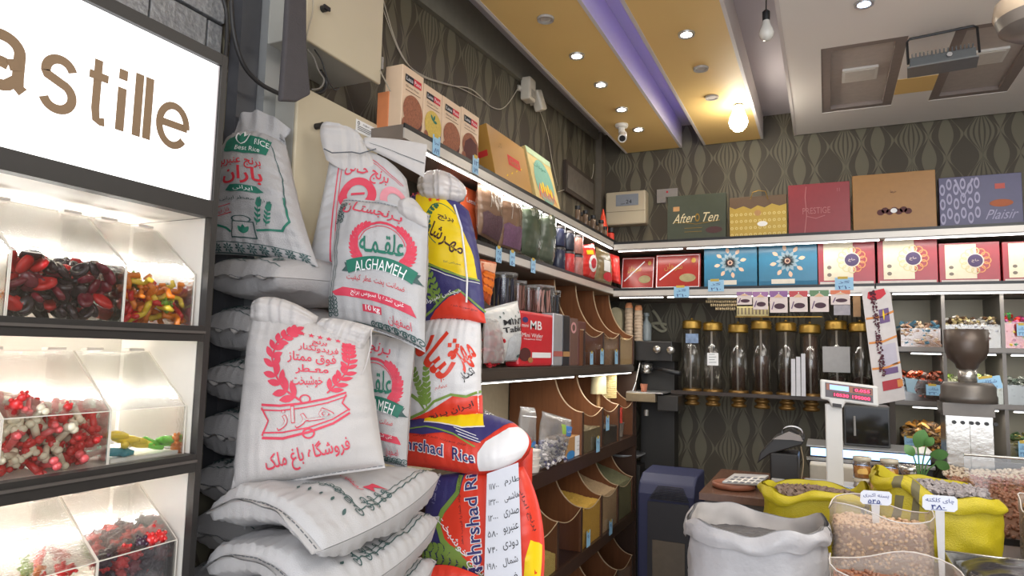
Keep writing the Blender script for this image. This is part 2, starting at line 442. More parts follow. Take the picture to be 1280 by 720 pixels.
# dropped ceiling boards
ora = C8('board_ochre', 234, 198, 128, rough=.6, var=.03, ns=2)
fas = C8('board_edge', 215, 208, 205, rough=.6, var=.03)
def board(n, x0, x1, y1, z, m, holes=()):
    b = struct('ceiling_panel_%d' % n, MB().box(x0, x1, -.5, y1, z, z+.03), m)
    struct('fascia', MB().box(x1-.012, x1+.006, -.5, y1, z-.002, ZC-.002), fas, b)
    struct('fascia', MB().box(x0-.006, x0+.012, -.5, y1, z-.002, ZC-.002), fas, b)
    return b
board(1, -1.42, -.985, 5.12, 3.2, ora); board(2, -.812, -.395, 5.12, 3.2, ora)
wb = C8('board_white', 238, 232, 226, rough=.7, var=.03, ns=2)
# right hand board with two recessed coffers
x0, x1 = -.175, 3.5; ya, yb = 3.70, 4.71; cf = [(.005, .40), (.60, 1.0)]
mb = MB().box(x0, x1, -.5, ya, 3.2, 3.23).box(x0, x1, yb, 5.12, 3.2, 3.23).box(x0, cf[0][0], ya, yb, 3.2, 3.23).box(cf[0][1], cf[1][0], ya, yb, 3.2, 3.23).box(cf[1][1], x1, ya, yb, 3.2, 3.23)
b3 = struct('ceiling_panel_3', mb, wb)
struct('fascia', MB().box(x0-.006, x0+.012, -.5, 5.12, 3.198, ZC-.002), fas, b3)
struct('paint_band', MB().box(cf[0][1], cf[1][0], 4.28, 4.52, 3.1975, 3.201), ora, b3)
cof = C8('coffer_taupe', 186, 176, 168, rough=.7); cof2 = C8('coffer_rim', 140, 128, 122, rough=.7)
for (a, b) in cf:
    struct('coffer', MB().box(a+.03, b-.03, ya+.03, yb-.03, 3.228, 3.24), cof, b3)
    struct('coffer_rim', MB().box(a, a+.05, ya, yb, 3.203, 3.2275).box(b-.05, b, ya, yb, 3.203, 3.2275).box(a+.05, b-.05, ya, ya+.05, 3.203, 3.2275).box(a+.05, b-.05, yb-.05, yb, 3.203, 3.2275), cof2, b3)
for i, (a, b) in enumerate(cf):
    cx = (a+b)/2; t = thing('ceiling_light', ['small unlit rectangular light centred in the left ceiling coffer', 'small unlit rectangular light in the right ceiling coffer'][i], 'light', (cx, 4.17, 3.211), group='coffer lights')
    bx('frame', white, t, cx-.09, cx+.09, 4.08, 4.26, 3.2140, 3.2275); bx('diffuser', C8('diffuser_off', 214, 208, 200, rough=.3), t, cx-.075, cx+.075, 4.095, 4.245, 3.211, 3.2139)
# violet cove glow between the two ochre boards: an LED tube lying on the board edge
violet = mat('violet_tube', (.26, .2, 1), emit=3.2, var=0)
t = thing('cove_tube', 'violet LED tube along the cove between the ochre boards', 'light', (-.825, 3.6, 3.22))
bx('lens', violet, t, -.832, -.8185, 1.5, 4.9, 3.235, 3.25); bx('holder', white, t, -.832, -.8185, 1.5, 4.9, 3.222, 3.2345)

# recessed downlights
lit = mat('lamp_lit', (1, .93, .8), emit=30, var=0); off = C8('lamp_off', 196, 190, 185, rough=.2)
cool = mat('lamp_cool', (.55, .72, 1), emit=14, var=0)
def downlight(px, py, on, lab, r=.042, m=None, pw=3.2, col=(1, .95, .84)):
    p = at(px, py, Z=3.195); t = thing('downlight', lab, 'light', p, group='recessed ceiling downlights')
    build(MB().lathe([(r*.62, .004), (r*.66, -.004), (r*.95, -.007), (r, .004)], p, 28), 'trim_ring', alu if on else C8('ring_grey', 170, 165, 160, rough=.35), t, smooth=True)
    build(MB().lathe([(1e-6, .0), (r*.6, -.001), (r*.62, .004)], p, 20), 'lamp', (m or lit) if on else off, t)
    if on:
        l = bpy.data.lights.new('spot', 'SPOT'); l.energy = pw*3; l.color = col; l.spot_size = 1.9; l.spot_blend = .7; l.shadow_soft_size = .03
        o = bpy.data.objects.new('spot', l); COL.objects.link(o); o.location = p-V((0, 0, .03))
for a in [(682, 24, 0, 'unlit round downlight nearest the camera on the left ochre board'), (721, 70, 1, 'brightest lit downlight on the left ochre board'),
          (751, 106, 1, 'lit downlight third from the front on the left ochre board'), (777, 137, 1, 'lit downlight just ahead of the security camera'),
          (798, 162, 1, 'lit downlight beside the security camera, nearest the back wall'), (858, 43, 1, 'lit downlight on the middle ochre board'),
          (876, 86, 0, 'unlit downlight halfway along the middle ochre board'), (890, 122, 0, 'unlit downlight by the glowing bulb')]: downlight(*a)
downlight(1080, 5, 1, 'bluish white downlight in the white ceiling board', m=cool, col=(.6, .75, 1), pw=2)

# lit hanging bulb and the dark pendant bulb
def bulb(px, py, Y, on, lab, hgt, r=.034):
    p = at(px, py, Y=Y); t = thing('light_bulb', lab, 'light bulb', p, group='hanging bulbs')
    prof = [(1e-6, -r*1.0), (r*.5, -r*.9), (r*.85, -r*.5), (r, 0), (r*.9, r*.5), (r*.6, r*1.2), (r*.42, r*1.9)]
    build(MB().lathe(prof, p, 24), 'globe', mat('bulb_lit', (1, .94, .8), emit=26, var=0) if on else C8('bulb_glass', 214, 212, 205, rough=.15, var=.02), t, smooth=True)
    build(MB().lathe([(r*.45, r*1.85), (r*.5, r*2.0), (r*.5, r*3.1), (r*.2, r*3.4)], p, 20), 'socket', black, t, smooth=True)
    build(MB().tube([p+V((0, 0, r*3.3)), p+V((.004, 0, hgt*.5)), V((p.x, p.y, min(ZC-.002, p.z+hgt)))], .003, 6), 'cord', black, t)
    if on:
        l = bpy.data.lights.new('bulb_glow', 'POINT'); l.energy = 3; l.color = (1, .92, .80); l.shadow_soft_size = .06
        o = bpy.data.objects.new('bulb_glow', l); COL.objects.link(o); o.location = p-V((0, 0, .09))
bulb(923, 153, 4.35, 1, 'glowing bulb hanging in front of the back wall', 1, .058)
bulb(958, 42, 3.2, 0, 'unlit white bulb hanging on a black cord', .6)

# floodlight on a bracket
c = at(1177, 66, Z=3.085); ex = V((1, -.10, 0)).normalized(); ey = V((.10, 1, 0)).normalized(); ez = V((0, 0, 1))
t = thing('floodlight', 'grey finned floodlight on a U bracket under the white ceiling', 'floodlight', c)
fg = C8('floodlight_grey', 92, 96, 98, rough=.45, metal=.4)
def ob(mb, a0, a1, b0, b1, c0, c1): return mb.hexa([c+ex*a+ey*b+ez*d for d in (c0, c1) for a, b in ((a0, b0), (a1, b0), (a1, b1), (a0, b1))])
build(ob(MB(), -.135, .135, -.03, .10, -.055, -.01), 'housing', fg, t, bevel=.004)
build(ob(MB(), -.145, .145, -.035, .105, -.062, -.055), 'front_rim', C8('rim_grey', 112, 114, 114, rough=.4), t)
mb = MB()
for i in range(16): a = -.125+i*.0165; ob(mb, a, a+.005, -.02, .09, -.01, .013)
build(mb, 'cooling_fins', fg, t)
q = lambda a, b, d: c+ex*a+ey*b+ez*d
build(MB().tube([q(-.14, 0, -.03), q(-.142, 0, .085), q(-.13, 0, .098), q(.13, 0, .104), q(.145, 0, .095), q(.15, 0, -.03)], .006, 6), 'bracket', black, t)
build(MB().cyl(q(.03, -.034, -.03), q(.03, -.044, -.03), .011), 'knob', alu, t)

# round ceiling fan housing cut by the frame
c = at(1300, 20, Y=2.9); t = thing('ceiling_fan', 'round grey fan motor with cream rim at the top right corner', 'fan', c)
build(MB().lathe([(.02, -.07), (.09, -.065), (.125, -.04), (.135, 0)], c, 32), 'motor_cover', C8('fan_grey', 120, 112, 105, rough=.35), t, smooth=True)
build(MB().lathe([(.135, 0), (.142, .02), (.135, .06), (.05, .085), (.02, .09)], c, 32), 'rim', C8('fan_cream', 205, 185, 160, rough=.3), t, smooth=True)
build(MB().cyl(c+V((0, 0, .08)), V((c.x, c.y, 3.199)), .012), 'rod', C8('fan_rod', 200, 190, 175), t)

# dome camera on the left board
c = at(777, 157, Z=3.19); t = thing('security_camera', 'white security camera under the end of the left ochre board', 'camera', c)
build(MB().lathe([(.045, .008), (.047, 0), (.04, -.014), (.015, -.02)], c, 24), 'base', white, t, smooth=True)
d = V((.25, -1, -.75)).normalized()
build(MB().cyl(c+V((0, 0, -.012)), c+V((0, 0, -.05)), .022), 'neck', white, t)
build(MB().cyl(c+V((0, .03, -.05)), c+V((0, .03, -.05))+d*.10, .028, .03, 20), 'barrel', white, t, smooth=True)
build(MB().cyl(c+V((0, .03, -.05))+d*.10, c+V((0, .03, -.05))+d*.103, .022, .02, 16), 'lens', black, t)

# ================================================================== LEFT DISPLAY CABINET
XF = -1.334; YE = 1.15; Y0 = .30
t = thing('display_cabinet', 'black framed sweets cabinet with white lit shelves under the illuminated sign', 'cabinet', (XF-.13, .7, 0)); CAB = t
zt = 2.312
def zz(px, py): return at(px, py, X=XF).z
Zs = [zz(281, 84), zz(268, 252), zz(268, 273), zz(262, 408), zz(262, 427), zz(249, 567), zz(247, 589)]
Zs = Zs+[Zs[6]-(Zs[4]-Zs[5]), 0]
fr = C8('frame_black', 44, 41, 39, rough=.45)
fw_ = .018
bx('side_panel', fr, t, XF-.30, XF-.0, YE-.012, YE, 0.02, zt)
bx('post', fr, t, XF-.02, XF+.002, YE-.018, YE-.0121, 0.02, zt)
bx('top_rail', fr, t, XF-.30, XF+.002, Y0, YE-.0185, Zs[0], zt)
def rail(z0, z1): bx('rail', fr, t, XF-.028, XF+.002, Y0, YE-.0185, z0, z1)
rail(Zs[2], Zs[1]); rail(Zs[4], Zs[3]); rail(Zs[6], Zs[5]); rail(Zs[7]-.045, Zs[7])
for z in (Zs[3], Zs[5]):
    bx('ledge_line', C8('ledge_grey', 86, 80, 76, rough=.4), t, XF+.0021, XF+.007, Y0, YE-.0185, z-.018, z-.012)
inw = C8('cabinet_white', 208, 203, 194, rough=.45, var=.02)
bx('back_panel', inw, t, XF-.298, XF-.292, Y0, YE-.013, .1, Zs[1])
for (za, zb) in ((Zs[3], Zs[2]), (Zs[5], Zs[4]), (Zs[7], Zs[6])):
    bx('shelf', inw, t, XF-.291, XF-.0285, Y0, YE-.0188, za-.03, za-.001)
    bx('shelf_ceiling', inw, t, XF-.291, XF-.0285, Y0, YE-.0188, zb+.001, zb+.018)
    bx('inner_side', inw, t, XF-.291, XF-.021, YE-.0185, YE-.0125, za, zb)
sg = mat('sign_face', (1, 1, 1), emit=1.15, var=0)
bx('sign_panel', sg, t, XF-.03, XF-.008, Y0, YE-.0188, Zs[1]+.001, Zs[0]-.001)
bx('sign_edge', C8('sign_edge', 190, 185, 185), t, XF-.008, XF-.004, YE-.022, YE-.0188, Zs[1]+.001, Zs[0]-.001)
# the letters on the sign, in the place of each letter
brz = C8('bronze_letter', 122, 98, 72, rough=.4, metal=.3, var=.05)
def zo(px, py): return at(px, py, X=XF-.006).z
def yo(px): return at(px, 100, X=XF-.006).y
def arc(cx, cy, rx, ry, a0, a1, n=22): return [(cx+rx*math.cos(math.radians(a0+(a1-a0)*i/n)), cy+ry*math.sin(math.radians(a0+(a1-a0)*i/n))) for i in range(n+1)]
GLY = {'e': [[(.10, .52), (.96, .52)], arc(.5, .5, .43, .44, 0, 322, 30)],
       'a': [arc(.42, .70, .36, .26, 165, 0, 14)+[(.78, .30), (.80, .12), (.90, .05)], arc(.42, .27, .34, .21, 62, 300, 20)+[(.78, .25)], [(.58, .46), (.78, .53)]],
       's': [arc(.50, .70, .36, .25, 20, 200, 16)+arc(.50, .27, .38, .25, 60, -160, 18)],
       't': [[(.42, 1.0), (.42, .22), (.50, .06), (.70, .04), (.92, .05)], [(0, .74), (.95, .74)]],
       'i': [[(.5, 0), (.5, .70)], [(.5, .83), (.5, 1.0)]], 'l': [[(.5, 0), (.5, 1)]]}
for ch, xl, xr, yb_, yt_, sw in [('a', -34, 37, (34, 121), (12, 44), .017), ('s', 49, 98, (75, 139), (75, 71), .015), ('t', 111, 137, (130, 157), (125, 75), .014),
                             ('i', 147, 161, (152, 164), (157, 88), .016), ('l', 169, 181, (173, 171), (177, 93), .016), ('l', 182, 194, (186, 175), (189, 98), .016), ('e', 200, 240, (222, 187), (220, 130), .014)]:
    ya_, yb2 = yo(xl), yo(xr); z0 = zo(*yb_); z1 = zo(*yt_); W_ = yb2-ya_; H_ = z1-z0; art = Art()
    for q_, st_ in enumerate(GLY[ch]): art.line('letter', brz, [(ya_+W_*x, z0+H_*z) for x, z in st_], sw*1.22, 1+q_)
    art.apply(lambda x, y, l: V((XF-.0068+.0005*l, x, y)), CAB)

# glowing bead rows added for the LED strip's reflection in the bin lids
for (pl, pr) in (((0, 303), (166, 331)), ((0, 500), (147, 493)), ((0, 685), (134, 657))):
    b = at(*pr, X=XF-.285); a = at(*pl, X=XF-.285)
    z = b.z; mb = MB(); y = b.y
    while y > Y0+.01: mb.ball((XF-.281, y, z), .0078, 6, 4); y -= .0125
    build(mb, 'led_reflection_beads', mat('led_reflection', (1, .99, .96), emit=30, var=0), t, kind='stuff')
    bx('led_reflection_rail', alu, t, XF-.2915, XF-.2875, Y0, b.y+.01, z-.009, z+.009)
    area('cabinet_led', (XF-.2, .72, (z+.11)), .75, 1.0, (1, .93, .82), rot=(0, 0, PI/2), sy=.04)

def bin_(name, lab, ya, yb, z0, px_ft, px_top, grp):
    """clear bin: low front, lid sloping back; ya<yb along the cabinet"""
    t = thing(name, lab, 'sweets bin', ((XF-.14), (ya+yb)/2, z0), group=grp)
    xf = XF-.032; xb = XF-.262; zf = at(*px_ft, X=xf).z; pt = at(*px_top, X=XF-.175); zt_, xt = min(pt.z, z0+.236), pt.x
    e = .0025
    bx('front', GLASS, t, xf-e, xf, ya, yb, z0, zf)
    prof = [(xb, z0), (xf-e, z0), (xf-e, zf), (xt, zt_), (xb, zt_)]
    for y in (ya, yb-e): build(MB().slab([(x, y, z) for x, z in prof], (0, e, 0)), 'side', GLASS, t)
    edge = C8('acrylic_edge', 232, 226, 215, rough=.15, var=0)
    lid = build(MB().slab([(xf-e, ya, zf), (xt, ya, zt_), (xt, ya, zt_+e), (xf-e, ya, zf+e)], (0, yb-ya, 0)), 'lid', GLASS, t)
    mb = MB()
    for y in (ya, yb): mb.tube([(xf, y, z0), (xf, y, zf), (xt, y, zt_)], .0013, 4)
    mb.tube([(xf, ya, zf), (xf, yb, zf)], .0014, 4)
    build(mb, 'edge', edge, t)
    for y in (ya+.04, yb-.04):
        build(MB().box(xt-.012, xt+.012, y-.02, y+.02, zt_+.001, zt_+.008), 'hinge', C8('clear_hinge', 222, 214, 205, rough=.2), lid, bevel=.002)
    return (xb, xf-e, ya+e, yb-e, z0, zf)
def jelly(n, c): return mat(n, s2l(*c), rough=.22, var=.25, ns=60, coat=.5)
J = {k: jelly('jelly_'+k, c) for k, c in dict(black=(58, 40, 48), red=(214, 38, 40), orange=(240, 130, 30), yellow=(245, 205, 60), green=(120, 160, 50), white=(240, 226, 200), pink=(232, 96, 100), wine=(120, 24, 48), blue=(40, 140, 160), lime=(110, 205, 60), navy=(62, 36, 56)).items()}
def candy(kind, colr, lab, grp, cat='sweet'):
    nm = {'ring': 'gummy_disc', 'bone': 'gummy_bone', 'worm': 'gummy_worm', 'berry': 'gummy_berry', 'banana': 'gummy_banana', 'bear': 'gummy_bear'}[kind]
    mb = MB()
    if kind == 'ring': mb.lathe([(1e-6, -.004), (.010, -.005), (.015, -.002), (.015, .002), (.010, .005), (.005, .002), (1e-6, .001)], n=12, sy=.72)
    elif kind == 'bone':
        mb.tube([(-.013, 0, 0), (0, 0, 0), (.013, 0, 0)], .0048, 7)
        for sx in (-1, 1):
            for sy in (-1, 1): mb.ball((sx*.014, sy*.004, 0), .0058, 7, 4)
    elif kind == 'worm': mb.tube([(-.024+.006*i, .006*math.sin(i*1.5), .003*math.cos(i)) for i in range(9)], [.003]+[.0046]*7+[.003], 7)
    elif kind == 'banana': mb.tube([(-.018, 0, 0), (-.010, .004, 0), (0, .006, 0), (.010, .004, 0), (.018, 0, 0)], [.003, .006, .0068, .006, .003], 9)
    elif kind == 'bear':
        mb.ball((0, 0, 0), .009, 8, 5, 1, .8, 1.1); mb.ball((0, 0, .013), .0065, 8, 5)
        for sx in (-1, 1): mb.ball((sx*.005, 0, .019), .0025, 6, 4); mb.ball((sx*.008, -.004, .003), .0034, 6, 4); mb.ball((sx*.006, -.004, -.009), .004, 6, 4)
    else:
        mb.ball((0, 0, 0), .0105, 9, 6)
        for i in range(9): a = i*2.4; z = -.008+.002*i; r = math.sqrt(max(0, .0105**2-z*z)); mb.ball((r*math.cos(a), r*math.sin(a), z), .0036, 6, 4)
    me = bpy.data.meshes.new(nm); me.from_pydata([tuple(v) for v in mb.v], [], mb.f); me.materials.append(J[colr]); me.polygons.foreach_set('use_smooth', [True]*len(me.polygons))
    return nm, me, lab, grp, cat
def pour(box, protos, n, zfun, k0=1.4):
    """pieces scattered as a heap; each piece is an object of its own"""
    xb, xf, ya, yb, z0, zf = box; done = 0
    pts = []; n = int(n/k0**1.7)
    tries = 0
    while len(pts) < n and tries < n*60:
        tries += 1
        d = rnd.random()**1.6*.10                      # mostly right behind the clear front
        x = xf-.018-d; y = rnd.uniform(ya+.018, yb-.018); top = zfun((y-ya)/(yb-ya))
        z = z0+.010+rnd.random()**.8*(top-.010)
        if rnd.random() < .35: z = z0+top; x = xf-.018-rnd.random()*.14
        p = V((x, y, z))
        if all((p-q).length > .0150*k0 for q in pts[-160:]): pts.append(p)
    for p in pts:
        nm, me, lab, grp, cat = rnd.choice(protos)
        o = bpy.data.objects.new(nm, me); COL.objects.link(o); o.location = p
        o.rotation_euler = (rnd.uniform(-1.2, 1.2), rnd.uniform(-1.2, 1.2), rnd.uniform(0, 6.3)); k = k0*rnd.uniform(.9, 1.15); o.scale = (k, k, k)
        o['label'] = lab; o['category'] = cat; o['group'] = grp
GB = 'clear sweets bins in the left cabinet'
# tier A
yE = YE-.021
ya1 = at(157, 337, X=XF-.032).y; ya2 = at(12, 320, X=XF-.032).y
z = Zs[3]
b3_ = bin_('sweets_bin', 'clear bin of orange and red gummy worms, right end of the top tier', ya1+.003, yE-.006, z, (262, 345), (220, 283), GB)
b2_ = bin_('sweets_bin', 'clear bin of black and red gummy discs, middle of the top tier', ya2+.003, ya1, z, (262, 345), (220, 283), GB)
b1_ = bin_('sweets_bin', 'clear bin of orange gummies cut by the left frame edge, top tier', Y0+.02, ya2, z, (262, 345), (220, 283), GB)
g = 'gummies in the top right bin'
pour(b3_, [candy('worm', 'orange', 'orange gummy worm in the top right bin', g)]*5+[candy('worm', 'red', 'red gummy worm in the top right bin', g)]*3+[candy('bear', 'green', 'green gummy in the top right bin', g), candy('worm', 'yellow', 'yellow gummy worm in the top right bin', g)], 130, lambda u: .085+.01*math.sin(u*7))
g = 'gummies in the top middle bin'
pour(b2_, [candy('ring', 'black', 'black gummy disc in the top middle bin', g)]*6+[candy('ring', 'wine', 'dark red gummy disc in the top middle bin', g)]*3+[candy('ring', 'red', 'bright red gummy disc in the top middle bin', g)]*2, 230, lambda u: .11+.012*math.sin(u*9))
g = 'gummies in the top left bin'
pour(b1_, [candy('ring', 'orange', 'orange gummy disc in the top left bin', g)]*4+[candy('ring', 'yellow', 'yellow gummy disc in the top left bin', g)]*2+[candy('ring', 'white', 'white gummy disc in the top left bin', g), candy('ring', 'red', 'red gummy disc in the top left bin', g)], 60, lambda u: .115)
# tier B
z = Zs[5]; yb1 = at(138, 520, X=XF-.032).y
c2 = bin_('sweets_bin', 'nearly empty clear bin holding a few yellow gummies, middle tier', yb1+.003, yE-.006, z, (247, 506), (207, 440), GB)
yb0 = at(2, 520, X=XF-.032).y
c1 = bin_('sweets_bin', 'clear bin full of red and white bone gummies, middle tier', yb0+.003, yb1, z, (247, 506), (207, 440), GB)
c0 = bin_('sweets_bin', 'clear bin at the left frame edge, middle tier', Y0+.02, yb0, z, (247, 506), (207, 440), GB)
g = 'gummies in the full middle bin'
P_ = [candy('bone', 'red', 'red gummy bone in the full middle tier bin', g)]*3+[candy('bear', 'red', 'red gummy bear in the full middle tier bin', g)]*3+[candy('bone', 'white', 'white gummy bone in the full middle tier bin', g)]*3+[candy('bone', 'pink', 'pink gummy bone in the full middle tier bin', g)]
pour(c1, P_, 250, lambda u: .125+.01*math.sin(u*8)-.03*u*u); pour(c0, P_, 60, lambda u: .13)
bx('tray_liner', C8('bead_white', 236, 234, 230, rough=.6, bump=.8, bs=150), CAB, c2[0]+.02, c2[1]-.004, c2[2]+.006, c2[3]-.006, z, z+.008)
for kind, colr, lab, a in [('banana', 'yellow', 'yellow gummy banana in the nearly empty bin', [(146, 545), (158, 549), (170, 552), (180, 556), (162, 556)]),
                           ('worm', 'lime', 'green gummy in the nearly empty bin', [(197, 551), (206, 550), (200, 557)]), ('bear', 'orange', 'orange gummy at the right of the nearly empty bin', [(224, 556), (219, 558)]),
                           ('banana', 'blue', 'blue gummy in the nearly empty bin', [(152, 566), (160, 567), (143, 565)])]:
    nm, me, lb, gr, ct = candy(kind, colr, lab, 'few gummies in the nearly empty bin')
    for px, py in a:
        o = bpy.data.objects.new(nm, me); COL.objects.link(o); o.location = at(px, py, X=XF-.055); o.location.z = max(z+.0145, o.location.z)
        o.rotation_euler = (rnd.uniform(-.2, .2), .1, PI/2+rnd.uniform(-.5, .9)); o.scale = (1.45,)*3; o['label'] = lb; o['category'] = ct; o['group'] = gr
# tier C
z = Zs[7]; yc1 = at(122, 697, X=XF-.032).y; yc0 = at(40, 700, X=XF-.032).y
d2 = bin_('sweets_bin', 'clear bin heaped with dark berries, bottom tier right', yc1+.003, yE-.006, z, (234, 671), (193, 600), GB)
d1 = bin_('sweets_bin', 'clear bin of red and green gummies, bottom tier left', Y0+.02, yc1, z, (234, 671), (193, 600), GB)
g = 'berry gummies in the bottom right bin'
pour(d2, [candy('berry', 'navy', 'dark blackberry gummy in the bottom right bin', g)]*3+[candy('berry', 'red', 'red raspberry gummy in the bottom right bin', g)]*2+[candy('berry', 'wine', 'wine red berry gummy in the bottom right bin', g)], 230, lambda u: .095+.035*u)
g = 'gummies in the bottom left bin'
pour(d1, [candy('bear', 'red', 'red gummy in the bottom left bin', g)]*3+[candy('bear', 'green', 'green gummy in the bottom left bin', g), candy('worm', 'orange', 'orange gummy in the bottom left bin', g)], 80, lambda u: .06+.035*u)
# ================================================================== ELECTRIC CABINETS, CABLES
def quadpx(pts, X): return [at(x, y, X=X) for x, y in pts]
# upper meter cabinet: door faces the shop, lower edge in view
Xd = XW+.23
A_, B_ = at(381, 50, X=Xd), at(476, 104, X=Xd)
t = thing('meter_cabinet', 'upper cream metal meter cabinet with its door corner in view', 'cabinet', (XW+.11, (A_.y+B_.y)/2, A_.z))
y0, y1 = A_.y, B_.y; zb_ = (A_.z+B_.z)/2
cg = C8('cabinet_grey_side', 170, 168, 160, rough=.5, var=.05)
bx('body', cg, t, XW+.001, Xd-.014, y0+.004, y1-.012, zb_+.012, ZC-.14, bevel=.004)
dr = bx('door', cream, t, Xd-.014, Xd, y0, y1, zb_, ZC-.15, bevel=.005)
p = at(404, 11, X=Xd+.004); build(MB().cyl(p-V((.004, 0, 0)), p+V((.012, 0, 0)), .011).box(p.x+.0121, p.x+.018, p.y-.014, p.y+.014, p.z-.006, p.z+.006), 'lock', black, dr)
p = at(475, 77, X=Xd); bx('hinge', alu, dr, Xd-.008, Xd+.003, y1+.001, y1+.007, p.z-.022, p.z+.022)
# lower cabinet
Xe = XW+.17
A_, B_ = at(370, 160, X=Xe), at(473, 180, X=Xe); top = at(400, 122, X=Xe).z; top2 = at(468, 150, X=Xe).z; bot = at(430, 330, X=Xe).z
t = thing('meter_cabinet', 'lower cream metal meter cabinet behind the rice sacks with a printed label', 'cabinet', (XW+.08, (A_.y+B_.y)/2, bot))
y0, y1 = A_.y, B_.y; zt_ = (top+top2)/2
bx('body', cg, t, XW+.001, Xe-.014, y0+.004, y1-.012, bot+.002, zt_-.008, bevel=.004)
dr = bx('door', cream, t, Xe-.014, Xe, y0, y1, bot, zt_, bevel=.006)
p = at(396, 158, X=Xe+.004); build(MB().cyl(p-V((.004, 0, 0)), p+V((.028, 0, 0)), .010).box(p.x+.0281, p.x+.034, p.y-.012, p.y+.012, p.z-.007, p.z+.007), 'lock', black, dr)
q = [at(445, 148, X=Xe+.001), at(470, 155, X=Xe+.001), at(468, 170, X=Xe+.001), at(445, 164, X=Xe+.001)]
la = Art(); w_ = q[1].y-q[0].y; h_ = q[0].z-q[3].z
la.rect('label_sheet', wht, 0, w_, 0, h_, 1)
la.text('برق سهند', blk, w_*.62, h_*.78, h_*.22, w_*.6, name='lettering'); la.ell('lettering', blk, w_*.13, h_*.75, h_*.14, h_*.14, 2, hole=.6)
for j in range(3): la.line('lettering', blk, [(w_*.08, h_*(.5-.14*j)), (w_*(.9-.1*j), h_*(.5-.14*j))], .0022, 2)
la.apply(plane_fn((Xe, q[0].y, q[3].z), (0, 1, 0), (0, 0, 1)), dr)
# dark strap hanging over the cabinets
stp = C8('strap_fabric', 74, 70, 72, rough=.85, bump=.5, bs=150)
P = [at(361, -12, X=Xd+.06), at(384, -12, X=Xd+.06), at(384, 60, X=Xd+.06), at(389, 118, X=Xd+.06), at(372, 127, X=Xd+.06), at(352, 126, X=Xd+.06), at(357, 60, X=Xd+.06)]
t = build(MB().slab(P, (-.018, 0, 0)), 'hanging_strap', stp, cat='strap', label='dark grey cloth strip hanging in front of the meter cabinets', bevel=.006)
def cable(pts, r, m, lab, name='cable', grp=None):
    P = [V(p) for p in pts]; Q = []
    for i in range(len(P)-1):
        a, b, c, d = P[max(i-1, 0)], P[i], P[i+1], P[min(i+2, len(P)-1)]
        for j in range(5):
            u = j/5; Q.append(.5*((2*b)+(c-a)*u+(2*a-5*b+4*c-d)*u*u+(3*b-a-3*c+d)*u*u*u))
    Q.append(P[-1]); return build(MB().tube(Q, r, 7), name, m, cat='cable', label=lab, smooth=2, group=grp)
rub = C8('cable_black', 44, 42, 42, rough=.5)
Xc = XW+.12
cable([at(x, y, X=Xc) for x, y in ((289, -8), (290, 20), (294, 50), (304, 80), (320, 100), (338, 112), (362, 120), (400, 116), (408, 104), (400, 88))], .007, rub, 'thick black cable looping down past the steel column')
cable([at(x, y, X=XW+.02) for x, y in ((278, -5), (283, 15), (284, 45), (281, 80))], .006, rub, 'thin black cable running down the stone wall')
cable([at(x, y, X=XW+.21) for x, y in ((384, 62), (392, 72), (398, 88), (405, 100), (400, 110), (390, 112))], .003, C8('cable_grey', 120, 115, 108), 'grey wires bunched under the upper meter cabinet')
cable([at(x, y, X=XW+.20) for x, y in ((393, 62), (402, 76), (410, 100), (418, 112), (424, 110))], .0025, rub, 'black wire hooked under the upper meter cabinet')
cable([at(x, y, X=XW+.26) for x, y in ((391, -6), (391, 14), (386, 34), (383, 48))], .0022, C8('cable_pale', 170, 160, 142), 'pale thin wire hanging over the upper cabinet door')
cable([at(x, y, X=XW+.25) for x, y in ((475, 88), (482, 102), (488, 114))], .0025, C8('cable_pale', 170, 160, 142), 'short wire below the cabinet hinge')
wc = C8('cable_white', 196, 188, 170, rough=.5)
cable([at(x, y, X=XW+.012) for x, y in ((479, 0), (498, 60), (522, 92), (560, 106), (590, 112), (615, 134), (632, 133), (650, 106))], .0028, wc, 'pale cable sagging across the wallpaper to the motion sensors')
cable([at(x, y, X=XW+.016) for x, y in ((479, 12), (502, 70), (530, 95), (575, 110), (605, 126))], .002, wc, 'second pale cable beside the sagging one')
cable([at(x, y, X=XW+.012) for x, y in ((673, 134), (684, 165), (690, 200), (697, 232))], .002, wc, 'thin white cable dropping from the motion sensors')
cable([at(x, y, X=XW+.012) for x, y in ((697, 240), (710, 236), (730, 232), (740, 222), (742, 205))], .002, wc, 'white cable curling beside the back corner')
# twin motion sensors on the wall
t = thing('motion_sensor', 'left one of two white motion sensors high on the left wall', 'sensor', at(660, 112, X=XW+.05), group='motion sensors'); p = at(660, 112, X=XW+.05)
pw = C8('sensor_white', 205, 196, 180, rough=.4)
bx('housing', pw, t, p.x-.03, p.x+.035, p.y-.05, p.y+.045, p.z-.075, p.z+.065, bevel=.012); bx('window', C8('sensor_window', 165, 158, 145, rough=.3), t, p.x+.0355, p.x+.038, p.y-.025, p.y+.025, p.z-.055, p.z-.01)
build(MB().cyl((XW+.001, p.y-.05, p.z), (p.x-.02, p.y-.02, p.z), .018), 'bracket', pw, t)
t = thing('motion_sensor', 'right one of the two white motion sensors, tilted down', 'sensor', at(671, 125, X=XW+.05), group='motion sensors'); p = at(670, 126, X=XW+.05)
mb = MB(); mb.T = Matrix.Translation(p) @ Matrix.Rotation(.35, 4, 'X') @ Matrix.Rotation(-.2, 4, 'Y'); mb.box(-.03, .03, -.0, .08, -.065, .065); build(mb, 'housing', pw, t, bevel=.012)
build(MB().cyl((XW+.001, p.y+.03, p.z), (p.x-.015, p.y+.03, p.z), .014), 'bracket', pw, t)
